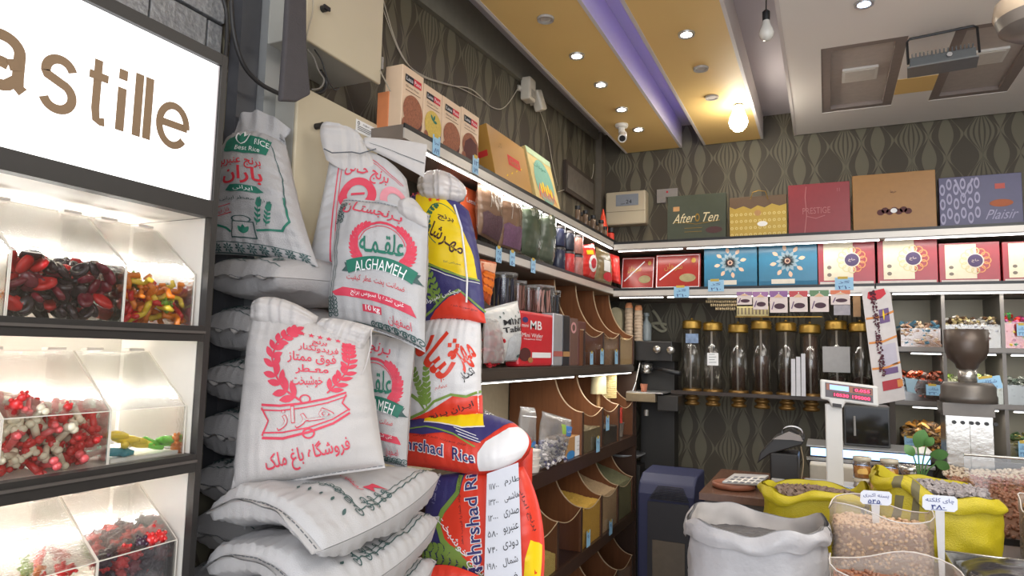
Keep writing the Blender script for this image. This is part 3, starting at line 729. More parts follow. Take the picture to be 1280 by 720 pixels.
# small framed picture near the corner
q = [at(706, 186, X=XW+.01), at(738, 208, X=XW+.01)]
y0, y1 = at(705, 220, X=XW+.01).y, at(741, 220, X=XW+.01).y; z0, z1 = at(741, 262, X=XW+.01).z, at(706, 186, X=XW+.01).z-.08
t = thing('picture_frame', 'dark framed picture on the left wall close to the back corner', 'picture', (XW, (y0+y1)/2, z0))
bx('frame', C8('frame_dark', 66, 56, 48), t, XW+.002, XW+.025, y0, y1, z0, z1); bx('picture', C8('picture_grey', 104, 98, 88, var=.5, ns=14), t, XW+.0255, XW+.028, y0+.03, y1-.03, z0+.03, z1-.03)

# ================================================================== RICE SACKS
rw = mat('woven_white', s2l(186, 184, 184), rough=.5, var=.05, ns=14, bump=.45, bs=420)
rw2 = mat('woven_warm', s2l(192, 187, 184), rough=.55, var=.05, ns=10, bump=.4, bs=420)
rwg = mat('woven_grey', s2l(174, 171, 171), rough=.42, var=.08, ns=12, bump=.5, bs=300)
stit = C8('stitch_thread', 96, 100, 104, var=.1)
def lag(ts, Ps, t):
    n = len(Ps); r = V((0, 0, 0))
    for i in range(n):
        k = 1
        for j in range(n):
            if j != i: k *= (t-ts[j])/(ts[i]-ts[j])
        r = r+Ps[i]*k
    return r
class Sack:
    def __init__(s, rows, n, tf, tb, seed=0, wr=1, pinch=.5, e=(.5, .5), ridge=0):
        s.rows, s.n, s.tf, s.tb, s.seed, s.wr, s.e, s.ridge = rows, V(n).normalized(), tf, tb, seed*7.3, wr, e, ridge
        s.tu = [[i/(len(r)-1) for i in range(len(r))] for r in rows]; s.tv = [i/(len(rows)-1) for i in range(len(rows))]
        a, b = s.P(0, .5), s.P(1, .5); s.W = (b-a).length; s.H = (s.P(.5, 1)-s.P(.5, 0)).length
    def P(s, u, v): return lag(s.tv, [lag(t, r, u) for t, r in zip(s.tu, s.rows)], v)
    def pos(s, u, v, off=0, side=1):
        u_, v_ = min(max(u, 0), 1), min(max(v, 0), 1)
        pf = (4*u_*(1-u_))**s.e[0]*(4*v_*(1-v_))**s.e[1]
        T = s.tf if side > 0 else s.tb
        q = V((u*s.W*6+s.seed, v*s.H*6, side*2.0+s.seed))
        w_ = noise.noise(q)*.014+noise.noise(q*2.7)*.006
        ed = math.exp(-min(u_, 1-u_)*s.W/.045); ev = math.exp(-min(v_, 1-v_)*s.H/.06)
        w_ += ed*.0035*math.sin(v*s.H*170+3*noise.noise(V((v*9, s.seed, side))))*min(1, pf*2)
        w_ += ev*.003*math.sin(u*s.W*190+3*noise.noise(V((u*9, s.seed, side+5))))*min(1, pf*2)
        if s.ridge: w_ += s.ridge*.5*(1-abs(2*abs(u_-.5)))*0 + s.ridge*max(0, noise.noise(V((u*3+s.seed, v*14, 2.))))
        return s.P(u, v)+s.n*side*(T*pf+w_*s.wr*min(1, pf*1.6)+off+.0006)
    def mesh(s, t, m, nu=46, nv=56, name='body'):
        mb = MB(); mb.grid(lambda u, v: s.pos(u, v, 0, 1), nu, nv); mb.grid(lambda u, v: s.pos(u, v, 0, -1), nu, nv, True)
        return build(mb, name, m, t, smooth=2)
    def hem(s, t, m, end=1, h=.03, wave=.006, ear=.0, st=stit, name='hem'):
        v0 = 1 if end else 0; sg = 1 if end else -1
        def f(u, v):
            b = s.P(u, v0); d = (s.P(u, v0)-s.P(u, v0-sg*.04)).normalized()
            hh = h*(1+ear*abs(2*u-1)**3)
            return b+d*(hh*v-.006)+s.n*(wave*math.sin(u*17+s.seed)*v)+s.n*(.004*noise.noise(V((u*8, v*2, s.seed))))
        mb = MB(); mb.grid(f, 40, 4); mb.grid(lambda u, v: f(u, v)-s.n*.003, 40, 4, True); build(mb, name, m, t, smooth=2)
        mb = MB()
        for i in range(26):
            u = .01+i*.038; mb.tube([f(u, .5)+s.n*.0015, f(min(u+.027, 1), .5)+s.n*.0015], .0011, 4)
        build(mb, 'stitching', st, t, kind='stuff')
    def fn(s): return lambda x, y, l: s.pos(x/s.W, y/s.H, .0016+.0009*l, 1)
def plane_rows(px, P, n):
    return [[atp(x, y, P, V(n)) for x, y in r] for r in px]
GS = 'rice sacks piled between the cabinet and the shelves'
def sack(lab, rows, n, tf, tb, m=rw, art=None, hems=((0, {}), (1, {})), step=.011, nu=46, nv=56, **k):
    s = Sack(rows, n, tf, tb, **k)
    zs = [p.z for r in rows for p in r]; c = s.P(.5, .5)
    t = thing('rice_sack', lab, 'sack', (c.x, c.y, min(zs)), group=GS)
    s.mesh(t, m, nu, nv)
    for e, kw in hems: s.hem(t, m, e, **kw)
    if art: A = Art(); art(A, s.W, s.H); A.apply(s.fn(), t, step)
    return t, s

def swirl(A, m, cx, cy, r, lay=1, name='ornament'):
    for q in (1, -1):
        P = []
        for i in range(22): a = i*.42; rr = r*(1-i/24); P.append((cx+q*(r*.9-rr*math.cos(a)), cy+rr*math.sin(a)*.8))
        A.line(name, m, P, .0028, lay)
def rosette(A, m, cx, cy, r, name='ornament', lay=1):
    for i in range(8): a = i*PI/4; A.leaf(name, m, cx+.2*r*math.cos(a), cy+.2*r*math.sin(a), r*.8, r*.34, a, lay)
    A.ell(name, m, cx, cy, r*.18, r*.18, lay)

# --- the two and a half lying sacks at the front, ends towards the cabinet
gd = C8('print_dark_green', 62, 88, 86, var=.1)
def artA(A, W, H):
    A.line('border_line', gd, [(W*.93, H*i/20) for i in range(5, 21)], .0032); A.line('border_line', gd, [(W*.90, H*i/20) for i in range(6, 21)], .0022)
    P = [(W*(.93-.05*i), H*(.27-.004*(i % 2))) for i in range(9)]
    A.line('border_line', gd, P[:6], .003)
    for i in range(5): swirl(A, gd, W*(.9-.085*i), H*(.25+.012*(i % 3)), .017-.0015*i); A.leaf('ornament', gd, W*(.9-.085*i), H*.2, .02, .008, -1.2)
    for i in range(4): swirl(A, gd, W*.91, H*(.33+.05*i), .012-.001*i)
def artA1(A, W, H):
    artA(A, W, H); A.poly('ribbon', redp, [(W*.80, H*.42), (W*.87, H*.44), (W*.83, H*.47), (W*.90, H*.52), (W*.80, H*.50)]); A.text('اصفهان', redp, W*.72, H*.42, .028, .09, rot=-.5)
for k, (dz, dx, lab, a) in enumerate([(0, 0, 'white rice sack lying directly under the red-printed sack, stitched end out', artA1), (-.124, .0, 'white rice sack lying second from the top of the front stack', artA), (-.244, -.005, 'white rice sack lying third down in the front stack, cut by the frame', artA)]):
    z = 1.185+dz
    rows = [[V((-1.345+dx, 1.19, z+.016)), V((-1.16+dx, 1.175, z+.062)), V((-.995+dx, 1.185, z-.022))],
            [V((-1.40+dx, 1.44, z)), V((-1.19+dx, 1.44, z+.03)), V((-.965+dx, 1.44, z+.012))],
            [V((-1.36+dx, 1.70, z+.01)), V((-1.19+dx, 1.71, z+.03)), V((-1.015+dx, 1.70, z+.05))]]
    sack(lab, rows, (0, 0, 1), .052, .070 if k < 2 else .06, rw, a, hems=((0, dict(h=.028, ear=.12, wave=.003)), (1, dict(h=.03, wave=.006))), seed=3+k, e=(.20, .26), wr=1.3)

# --- column of greyer sacks on the left, only their ends in view
zs_ = [1.795, 1.648, 1.50, 1.355, 1.215, 1.085, .95]
def artB(A, W, H):
    for i in range(4): rosette(A, gd, W*(.2+.2*i), H*.10, .02)
    A.line('border_line', gd, [(W*.05, H*.045), (W*.95, H*.045)], .003)
labs = ['greyish rice sack topmost of the left column, under the green-printed sack', 'greyish rice sack second from the top of the left column', 'greyish rice sack third from the top of the left column', 'greyish rice sack fourth from the top of the left column',
        'greyish rice sack fifth from the top of the left column', 'greyish rice sack sixth from the top of the left column', 'lowest visible greyish rice sack of the left column']
for k, z in enumerate(zs_):
    xr = -1.345 if k == 0 else -1.455+.012*(k % 3)+(.035 if k > 3 else 0)
    y0 = 1.36 if k == 0 else 1.37; xl = -1.625
    rows = [[V((xl, y0, z+.0)), V((xr, y0+.0, z-.01))], [V((xl, 1.64, z)), V((xr+.03, 1.64, z))], [V((xl, 1.93, z)), V((xr, 1.93, z))]]
    sack(labs[k], rows, (0, 0, 1), .074, .070, rwg, artB, hems=((0, dict(h=.02, ear=.6)), ), seed=20+k, e=(.26, .24), nu=30, nv=34, wr=.9)
    if k in (3, 4, 6):
        p = V((xr+.005, y0-.01, z-.01)); build(MB().tube([p, p+V((.012, -.008, -.03)), p+V((.006, -.01, -.06)), p+V((.014, -.012, -.085))], .003, 6), 'tie_string', rw, COL.objects[-1] if False else [o for o in COL.objects if o.name.startswith('rice_sack') and o.type == 'EMPTY'][-1])

# --- green printed sack standing on the left column
Pn = V((-1.47, 1.46, 2.0)); n = V((.35, -1, .10)).normalized()
def artG(A, W, H):
    A.poly('banner', green, [(W*.14, H*.80), (W*.20, H*.90), (W*.84, H*.92), (W*.78, H*.76), (W*.46, H*.735), (W*.18, H*.76)])
    A.text('RICE', wht, W*.71, H*.862, .022, .052, layer=2); A.text('Best Rice', wht, W*.52, H*.785, .017, .09, layer=2)
    for q in (-.5, 0, .5): A.leaf('emblem', wht, W*.42, H*.815, .055, .022, PI/2+q, 2); A.leaf('emblem', green, W*.42, H*.82, .045, .014, PI/2+q, 3)
    A.text('برنج عنبربو', red, W*.42, H*.655, .036, W*.58, bold=0.040); A.text('باران', red, W*.45, H*.555, .055, W*.52, bold=0.060)
    A.poly('ribbon', green, [(W*.22, H*.44), (W*.30, H*.475), (W*.62, H*.475), (W*.70, H*.44), (W*.62, H*.425), (W*.3, H*.425)]); A.text('ایرانی', wht, W*.46, H*.45, .014, .06, layer=2)
    A.text('برنج معطر ایرانی', gd, W*.45, H*.375, .012, W*.62); A.text('قابل فروش', red, W*.16, H*.29, .014, W*.2, rot=.15)
    for a, b in (((W*.04, H*.25), (W*.28, H*.28)), ((W*.04, H*.31), (W*.28, H*.34))): A.line('stamp', red, [a, b], .0022)
    A.poly('emblem', gd, [(W*.26, H*.10), (W*.28, H*.22), (W*.52, H*.22), (W*.54, H*.10)]); A.poly('emblem', rwg, [(W*.275, H*.108), (W*.293, H*.212), (W*.507, H*.212), (W*.525, H*.108)], 2)
    for q in (-.6, 0, .6): A.leaf('emblem', green, W*.40, H*.13, .026, .012, PI/2+q, 3)
    A.ell('emblem', gd, W*.38, H*.235, .028, .010, 1, hole=.8)
    for b, e in ((.60, .38), (.70, .36)): A.branch('wheat', green, [(W*(b-.05), H*.2), (W*b, H*(e-.05)), (W*(b+.03), H*e)], .016, .006, k=7, stem=.002)
    A.line('curve_band', green, [(W*.05, H*.20), (W*.2, H*.17), (W*.26, H*.14)], .006); A.line('curve_band', green, [(W*.54, H*.16), (W*.8, H*.19), (W*.9, H*.27), (W*.9, H*.45)], .006); A.line('curve_band', gd, [(W*.9, H*.35), (W*.93, H*.6), (W*.86, H*.86), (W*.76, H*.93)], .003)
    A.line('border_line', gd, [(W*.02, H*.075), (W*.98, H*.06)], .002); A.line('border_line', gd, [(W*.02, H*.005), (W*.98, H*.0)], .002)
    for i in range(8): rosette(A, gd, W*(.08+.12*i), H*.035, .013)
rows = plane_rows([[(268, 318), (330, 322), (398, 334)], [(272, 238), (322, 238), (372, 250)], [(284, 172), (322, 166), (358, 182)]], Pn, n)
tG, sG = sack('white rice sack with green banner and red lettering beside the illuminated sign', rows, n, .065, .06, rwg, artG, hems=((1, dict(h=.03, wave=.01)),), seed=41, e=(.42, .36), wr=1.3)
# gathered translucent neck of that sack
mb = MB()
def neck(u, v):
    b = sG.P(u*.8+.05, .97); tp = atp(292+72*u, 150-14*math.sin(PI*u*.9)+16*u, Pn, n)
    return b.lerp(tp, v)+n*(.03*math.sin(PI*u)+.012*math.sin(u*22+v*3)*v*(1-v*.3))
mb.grid(neck, 36, 10); mb.grid(lambda u, v: neck(u, v)-n*(.004+.05*math.sin(PI*u)*(1-v)), 36, 10, True); build(mb, 'gathered_neck', rwg, tG, smooth=2)

# --- red framed sack with folded top (behind the green wreath sack)
Pn = V((-1.25, 1.74, 2.1)); n = V((.75, -1, .12)).normalized()
def artK(A, W, H):
    for o_, q in ((0, .004), (.012, .0025)):
        A.line('border_line', redp, [(W*.20-o_*0+o_, H*.03), (W*.17+o_, H*.5), (W*.15+o_, H*.90)], q); 
    A.line('border_line', redp, [(W*.20, H*.03), (W*.35, H*.0)], .003)
    A.line('border_line', redp, [(W*.17, H*.89), (W*.45, H*.95), (W*.75, H*.84), (W*.93, H*.78)], .003); A.line('border_line', redp, [(W*.2, H*.865), (W*.45, H*.925), (W*.75, H*.815), (W*.9, H*.765)], .002)
    A.text('برنج خـانی', redp, W*.50, H*.79, .06, W*.52, bold=0.060, rot=-.22)
    A.ell('emblem', redp, W*.42, H*.60, .060, .055, 1, hole=.55); A.rect('lettering', redp, W*.35, W*.50, H*.59, H*.61, 2); A.ell('emblem', C8('print_pale_pink', 214, 140, 150), W*.82, H*.58, .045, .05, 1, hole=.5)
    A.text('ران', redp, W*.36, H*.44, .04, .06, bold=0.060)
rows = plane_rows([[(384, 332), (455, 336), (520, 350)], [(398, 270), (455, 262), (515, 272)], [(412, 200), (462, 190), (508, 224)]], Pn, n)
tK, sK = sack('white rice sack with thin red double border and flat folded top', rows, n, .05, .05, rw, artK, hems=(), seed=51, e=(.45, .4), wr=1.2)
# folded neck flap to the right and knot to the left
fl_ = [[(452, 182), (495, 203), (530, 222)], [(455, 172), (495, 174), (534, 181)]]
s2_ = Sack(plane_rows(fl_, Pn+n*.02, n), n, .008, .008, seed=52, wr=.5, e=(.3, .3)); s2_.mesh(tK, rw2, 24, 16, 'folded_neck')
A = Art(); A.line('seam_line', stit, [(0.02, s2_.H*.42), (s2_.W*.5, s2_.H*.36), (s2_.W*.98, s2_.H*.40)], .0022); A.apply(s2_.fn(), tK, .02)
s3_ = Sack(plane_rows([[(408, 200), (440, 215), (470, 208)], [(400, 165), (438, 170), (455, 178)], [(408, 152), (430, 160), (452, 172)]], Pn+n*.03, n), n, .03, .03, seed=53, wr=1.5, e=(.45, .45)); s3_.mesh(tK, rw2, 30, 24, 'twisted_corner')
build(MB().tube([atp(405, 186, Pn+n*.065, n), atp(415, 191, Pn+n*.07, n), atp(440, 190, Pn+n*.065, n), atp(450, 192, Pn+n*.06, n), atp(470, 186, Pn+n*.05, n)], .0022, 5), 'tie_string', stit, tK)

# --- two sacks with the green name in a red wreath
def artL(A, W, H):
    cx, cy = W*.60, H*.62
    A.line('wreath_ring', redp, [(cx+W*.27*math.cos(a/30*2*PI), cy+H*.185*math.sin(a/30*2*PI)) for a in range(31)], .008)
    A.line('wreath_ring', redp, [(cx+W*.235*math.cos(PI*(.05+.9*a/20)), cy+H*.155*math.sin(PI*(.05+.9*a/20))) for a in range(21)], .0025)
    for sg in (1, -1): A.branch('wheat', redp, [(cx+sg*W*.29*math.cos(a), cy+H*.195*math.sin(a)) for a in [-.9+.16*i for i in range(12)]], .030, .011, k=12, stem=.003)
    A.text('علقـمـه', green, cx+W*.0, cy+H*.015, .066, W*.46, bold=0.055)
    R_ = [(cx+W*.34*u, cy-H*.15-H*.045*(abs(u)**2)+.0) for u in [i/8-1 for i in range(17)]]
    A.line('ribbon', green, R_, .040, 3)
    for sg in (1, -1): A.poly('ribbon', gd, [(cx+sg*W*.30, cy-H*.17), (cx+sg*W*.38, cy-H*.155), (cx+sg*W*.36, cy-H*.19), (cx+sg*W*.40, cy-H*.225), (cx+sg*W*.30, cy-H*.235)], 2)
    A.text('ALGHAMEH', wht, cx, cy-H*.165, .034, W*.52, layer=4, bend=.6)
    A.text('ضمانت(پخت. عطر. کیفیت)', red, W*.56, H*.33, .022, W*.60, rot=-.06)
    A.poly('ribbon', redp, [(W*.10, H*.235), (W*.22, H*.27), (W*.92, H*.225), (W*.96, H*.165), (W*.60, H*.185), (W*.14, H*.205)], 1)
    A.text('غنی شده با سبوس برنج', wht, W*.58, H*.222, .020, W*.56, layer=2, rot=-.06)
    A.rect('label_patch', redp, W*.42, W*.62, H*.105, H*.155); A.text('10 kg', wht, W*.53, H*.13, .018, W*.15, layer=2, bold=.02); A.text('اصفهان', redp, W*.80, H*.09, .026, W*.22)
    A.line('border_line', gd, [(W*.07, H*.95), (W*.09, H*.5), (W*.06, H*.1)], .0025); A.line('border_line', gd, [(W*.10, H*.95), (W*.12, H*.5), (W*.10, H*.1)], .0018)
    for i in range(5): swirl(A, gd, W*.09, H*(.80+.035*i), .010); swirl(A, gd, W*.09, H*(.06+.03*i), .011)
    for i in range(6): swirl(A, gd, W*(.55+.08*i), H*.03, .011)
    A.line('border_line', gd, [(W*.3, H*.02), (W*.98, H*.005)], .0022)
    A.text('بـرنجستـان', redp, W*.45, H*.90, .042, W*.66, bold=0.050, rot=-.1)
Pn = V((-1.27, 1.59, 1.85)); n = V((.12, -1, .16)).normalized()
rows = plane_rows([[(411, 404), (470, 412), (531, 438)], [(418, 330), (475, 330), (533, 342)], [(428, 252), (480, 256), (536, 272)]], Pn, n)
tL, sL = sack('upper white sack with the green name in a red wreath, complete ribbon showing', rows, n, .06, .055, rw, artL, hems=((1, dict(h=.016, wave=.008)), (0, dict(h=.012))), seed=61, e=(.4, .38), wr=1.1)
s4_ = Sack(plane_rows([[(498, 268), (515, 278), (535, 284)], [(500, 256), (512, 262), (534, 268)], [(505, 255), (516, 248), (534, 272)]], Pn+n*.02, n), n, .02, .02, seed=62, wr=1, e=(.5, .5)); s4_.mesh(tL, rw2, 16, 14, 'folded_corner')
Pn2 = V((-1.28, 1.64, 1.45)); 
rows = plane_rows([[(432, 570), (475, 576), (508, 583)], [(425, 500), (470, 500), (512, 506)], [(430, 420), (470, 418), (519, 430)]], Pn2, n)
sack('lower white sack with the green name, half hidden by the red-printed sack', rows, n, .055, .05, rw, artL, hems=((1, dict(h=.012)), (0, dict(h=.012))), seed=63, e=(.4, .38), wr=1.1)

# --- the big sack in front: laurels and the shop name in pinkish red
def artF(A, W, H):
    m = redp; X = lambda px: (px-296)/(474-296)*W; 
    # photo height 385 (top) .. 605 (bottom)
    Y = lambda py: (603-py)/(603-388)*H
    p = lambda a, b: (X(a), Y(b))
    A.branch('laurel', m, [p(385, 522), p(366, 510), p(352, 492), p(346, 470), p(352, 448), p(366, 432), p(378, 420)], .040, .0165, k=11, side=.75, stem=.005)
    A.leaf('laurel', m, X(374), Y(436), .05, .014, 1.6)
    A.branch('laurel', m, [p(420, 514), p(434, 500), p(446, 482), p(450, 462), p(450, 445), p(450, 432)], .034, .013, k=10, side=.75, stem=.004)
    A.text('برنج', m, X(412), Y(437), .022, W*.115, bold=0.050); A.text('فریدونکنار', m, X(410), Y(448), .026, W*.30, bold=0.050, rot=-.03)
    A.text('فوق ممتاز', m, X(401), Y(465), .034, W*.36, bold=0.060); A.text('معـطر', m, X(402), Y(482), .026, W*.24, bold=0.060); A.text('خوشبخت', m, X(396), Y(499), .030, W*.22, bold=0.050, rot=.03)
    for i in range(5): q = X(388+12*i); A.poly('star', m, [(q+.009*(1 if k % 2 == 0 else .4)*math.sin(k*PI/5), Y(424)+.009*(1 if k % 2 == 0 else .4)*math.cos(k*PI/5)) for k in range(10)])
    def rib(off, w_): 
        A.line('ribbon_outline', m, [p(334, 530-off), p(360, 531-off), p(390, 528-off), p(420, 523-off), p(444, 516-off)], w_)
    rib(2, .005); rib(-3.5, .003)
    A.line('ribbon_outline', m, [p(338, 562), p(365, 564), p(395, 560), p(425, 552), p(446, 541)], .005); A.line('ribbon_outline', m, [p(338, 557), p(365, 558), p(395, 555), p(425, 547), p(446, 536)], .003)
    A.line('ribbon_outline', m, [p(334, 531), p(345, 545), p(338, 560)], .004); A.line('ribbon_outline', m, [p(444, 517), p(438, 528), p(446, 538)], .004)
    A.ell('ribbon_outline', m, X(392), Y(521), .014, .011, 1, hole=.7); A.ell('ribbon_outline', m, X(396), Y(561), .014, .011, 1, hole=.7)
    A.text('هـراز', m, X(392), Y(541), .050, W*.40, bold=0.105, layer=1, rot=.06); A.text('هـراز', rw2, X(392), Y(541), .044, W*.385, bold=0, layer=2, name='lettering_infill', rot=.06)
    A.text('فروشگاه باغ ملک', m, X(392), Y(583), .044, W*.56, bold=0.055, rot=.10)
Pn = at(385, 600, Y=1.34); n = V((.50, -1, .22)).normalized()
rows = plane_rows([[(291, 614), (385, 596), (481, 582)], [(306, 470), (385, 480), (466, 478)], [(318, 388), (385, 402), (462, 424)]], Pn, n)
tF, sF = sack('big white rice sack with red laurel wreath and shop name, leaning in front', rows, n, .085, .06, rw2, artF, hems=((0, dict(h=.012, wave=.003)),), seed=71, e=(.40, .36), wr=1.0, nu=60, nv=70)
# loose rolled top: corner lobes
s5_ = Sack(plane_rows([[(312, 400), (350, 412), (392, 416)], [(316, 378), (352, 374), (398, 396)]], Pn+n*.02, n), n, .05, .03, seed=72, wr=1.6, e=(.5, .45)); s5_.mesh(tF, rw2, 40, 24, 'slack_top')
s6_ = Sack(plane_rows([[(388, 412), (420, 430), (452, 440)], [(402, 398), (432, 400), (468, 410)]], Pn+n*.03, n), n, .035, .03, seed=73, wr=2.2, e=(.5, .45)); s6_.mesh(tF, rw2, 40, 24, 'rolled_top')
mb = MB(); mb.tube([atp(316, 386, Pn+n*.03, n), atp(318, 420, Pn+n*.02, n), atp(311, 470, Pn+n*.015, n), atp(304, 530, Pn+n*.01, n), atp(296, 590, Pn+n*.01, n), atp(291, 612, Pn+n*.01, n)], .0055, 8); build(mb, 'side_seam', rw2, tF, smooth=2)
build(MB().tube([atp(464, 412, Pn+n*.04, n), atp(464, 430, Pn+n*.05, n), atp(458, 455, Pn+n*.055, n), atp(452, 468, Pn+n*.06, n)], .002, 5), 'loose_thread', rw2, tF)
# --- printed colour sacks (yellow and navy, white and red, orange-red)
full = dict(navy=C8('film_navy', 60, 56, 112, rough=.38, var=.04, bump=.3, bs=300), white=C8('film_white', 226, 224, 224, rough=.4, var=.03, bump=.3, bs=300), red=C8('film_red', 222, 62, 44, rough=.38, var=.05, bump=.3, bs=300))
YL = C8('fill_yellow', 244, 210, 22, rough=.38, var=.04); RD = C8('fill_red', 228, 64, 42, rough=.38, var=.05); NV = C8('fill_navy', 60, 56, 112, rough=.38, var=.05); LM = C8('fill_lime', 128, 158, 74, rough=.4, var=.06); WT = C8('fill_white', 232, 230, 230, rough=.38, var=.03); GN = C8('fill_green', 60, 110, 80, rough=.4)
def arcband(A, name, m, pts, w_, layer): A.line(name, m, pts, w_, layer)
def artM1(A, W, H):
    X = lambda p: (p-524)/(602-524)*W; Y = lambda p: (404-p)/(404-246)*H; q = lambda a, b: (X(a), Y(b))
    A.poly('yellow_field', YL, [q(536, 252), q(560, 244), q(584, 262), q(590, 280), q(598, 318), q(599, 352), q(580, 351), q(558, 345), q(540, 335), q(533, 327), q(531, 300), q(534, 275)], 1)
    A.line('lime_border', LM, [q(531, 327), q(545, 340), q(565, 349), q(585, 353), q(601, 350)], .007, 2); A.line('white_border', WT, [q(530, 331), q(545, 344), q(565, 353), q(585, 357), q(601, 354)], .003, 2)
    A.ell('emblem', NV, X(531), Y(272), .030, .034, 2); A.ell('emblem', YL, X(531), Y(272), .024, .028, 3); A.ell('emblem', wht, X(531), Y(272), .014, .017, 4)
    A.line('round_emblem', GN, [(X(571)+.075*math.cos(a), Y(293)+.085*math.sin(a)) for a in [.9+.17*i for i in range(20)]], .0035, 2)
    A.branch('laurel', GN, [(X(571)+.066*math.cos(a), Y(293)+.076*math.sin(a)) for a in [3.5-.22*i for i in range(8)]], .02, .012, k=6, layer=2, stem=.002)
    A.text('برنج', brownp, X(573), Y(283), .028, .06, bold=.06); A.text('مهـرشاد', brownp, X(567), Y(308), .075, .15, bold=.13, rot=-.5)
    A.text('سورتکس اعلا', gd, X(574), Y(338), .010, .06)
    for dx in (0, 10): 
        pts = []; cx, cy = X(556+dx), Y(262-dx*.2)
        A.poly('star', RD, [(cx+(.011 if k % 2 == 0 else .005)*math.sin(k*PI/5), cy+(.011 if k % 2 == 0 else .005)*math.cos(k*PI/5)) for k in range(10)], 2)
    A.text('XX', redp, X(535), Y(249), .018, .05, rot=-.3)
    for (a, b, c, d) in ((548, 385, 530, 322), (556, 385, 541, 333)):
        A.branch('wheat', LM, [q(a, b), q((a+c)/2+1, (b+d)/2), q(c, d)], .026, .011, k=8, layer=2, stem=.003)
    A.line('lime_stem', LM, [q(524, 368), q(536, 362), q(546, 372), q(552, 386)], .008, 2)
    A.poly('red_hill', RD, [q(538, 404), q(548, 393), q(566, 378), q(580, 372), q(590, 382), q(602, 392), q(604, 404)], 2)
    A.line('lime_edge', LM, [q(528, 402), q(545, 392), q(562, 378), q(578, 369), q(590, 378), q(604, 390)], .008, 3)
    A.text('هیچکس نمیتواند', wht, X(558), Y(377), .020, .15, layer=4, rot=.30, bold=.01); A.text('برنج سورت شده', brownp, X(582), Y(389), .010, .09, layer=3, rot=-.1)
Pn = V((-1.18, 2.02, 1.9)); n = V((.15, -1, .08)).normalized()
rows = plane_rows([[(523, 404), (565, 402), (606, 404)], [(520, 325), (560, 318), (600, 330)], [(512, 246), (548, 240), (586, 264)]], Pn, n)
tM, sM = sack('tall navy and yellow rice sack with knotted clear neck', rows, n, .06, .055, full['navy'], artM1, hems=(), seed=81, e=(.42, .38), wr=.9)
s_ = Sack(plane_rows([[(528, 250), (555, 255), (578, 250)], [(522, 232), (556, 232), (582, 236)], [(530, 222), (552, 214), (572, 224)]], Pn+n*.01, n), n, .045, .03, seed=82, wr=3.4, e=(.5, .5)); s_.mesh(tM, FILM if False else C8('milky_film', 206, 200, 198, rough=.25, var=.12, ns=50), 34, 26, 'knotted_neck')
build(MB().tube([atp(x, y, Pn+n*.066, n) for x, y in ((568, 256), (577, 285), (581, 320), (584, 350), (583, 378))], .0035, 6), 'tie_string', wht, tM)
def artM2(A, W, H):
    X = lambda p: (p-514)/(602-514)*W; Y = lambda p: (526-p)/(526-402)*H; q = lambda a, b: (X(a), Y(b))
    A.text('۱۳۲۸۸۹', blk, X(562), Y(402), .022, .11, rot=PI)
    A.text('شاد', RD, X(552), Y(443), .125, .175, bold=.15, rot=-.72); A.text('مهر', RD, X(588), Y(452), .095, .065, bold=.10, rot=.55)
    for (cx, cy) in ((572, 432), (566, 437), (576, 438)): A.rect('lettering', RD, X(cx)-.007, X(cx)+.007, Y(cy)-.007, Y(cy)+.007, 3)
    A.text('۱۰', RD, X(561), Y(477), .018, .014); A.text('کیلوگرم', RD, X(560), Y(486), .014, .04, rot=.1); A.text('تکثار', blk, X(590), Y(474), .04, .045, rot=.55, bold=.02)
    for (a, b, c, d) in ((543, 508, 522, 463), (543, 508, 538, 455)):
        A.branch('wheat', LM, [q(a, b), q((a+c)/2+2, (b+d)/2), q(c, d)], .028, .013, k=8, stem=.003)
    A.line('lime_leaf', LM, [q(512, 497), q(524, 493), q(534, 500), q(541, 512)], [.002, .012, .012, .003], 1)
    A.poly('red_hill', RD, [q(508, 528), q(530, 519), q(548, 512), q(575, 497), q(586, 501), q(604, 502), q(604, 530)], 1)
    A.line('lime_edge', LM, [q(512, 524), q(540, 513), q(552, 502), q(571, 496), q(588, 501), q(603, 497)], .009, 2)
    A.text('ایـران بـرنج', brownp, X(570), Y(517), .030, .15, rot=.18, layer=3, bold=.03)
Pn = V((-1.2, 1.99, 1.5))
rows = plane_rows([[(508, 528), (555, 526), (602, 518)], [(515, 465), (560, 462), (601, 458)], [(530, 400), (566, 396), (601, 402)]], Pn, n)
sack('white rice sack with huge red lettering under the yellow one', rows, n, .06, .06, full['white'], artM2, hems=(), seed=83, e=(.40, .38), wr=.9)
def artM3(A, W, H):
    A.poly('navy_field', NV, [(W*.20, H*.55), (W*.35, H*.62), (W*.62, H*.52), (W*.82, H*.86), (W*.92, H*.98), (0, H*.98), (0, H*.62)], 1)
    A.poly('yellow_field', YL, [(W*.20, H*.80), (W*.48, H*.74), (W*.64, H*.80), (W*.60, H*.97), (W*.2, H*.98)], 2); A.line('white_edge', WT, [(W*.2, H*.795), (W*.48, H*.73), (W*.65, H*.79)], .004, 3)
    A.poly('white_end', WT, [(W*.60, H*.02), (W*.62, H*.35), (W*.68, H*.55), (W*.86, H*.80), (W*.995, H*.9), (W*.995, H*.02)], 2)
    A.line('lime_edge', LM, [(0, H*.66), (W*.22, H*.70), (W*.42, H*.62), (W*.60, H*.45)], .005, 3)
    A.text('Mehrshad  Rice', wht, W*.27, H*.32, .050, W*.66, layer=2, bold=.05, rot=-.09, name='lettering_outline'); A.text('Mehrshad  Rice', navy, W*.27, H*.32, .043, W*.64, layer=3, bold=.015, rot=-.09)
    A.text('برنج سورت شده ایرانی', brownp, W*.33, H*.50, .010, W*.4, layer=3, rot=-.08)
    for j in range(3): A.line('small_print', wht, [(W*(.42+.02*j), H*(.72-.05*j)), (W*(.60+.02*j), H*(.63-.05*j))], .0022, 3)
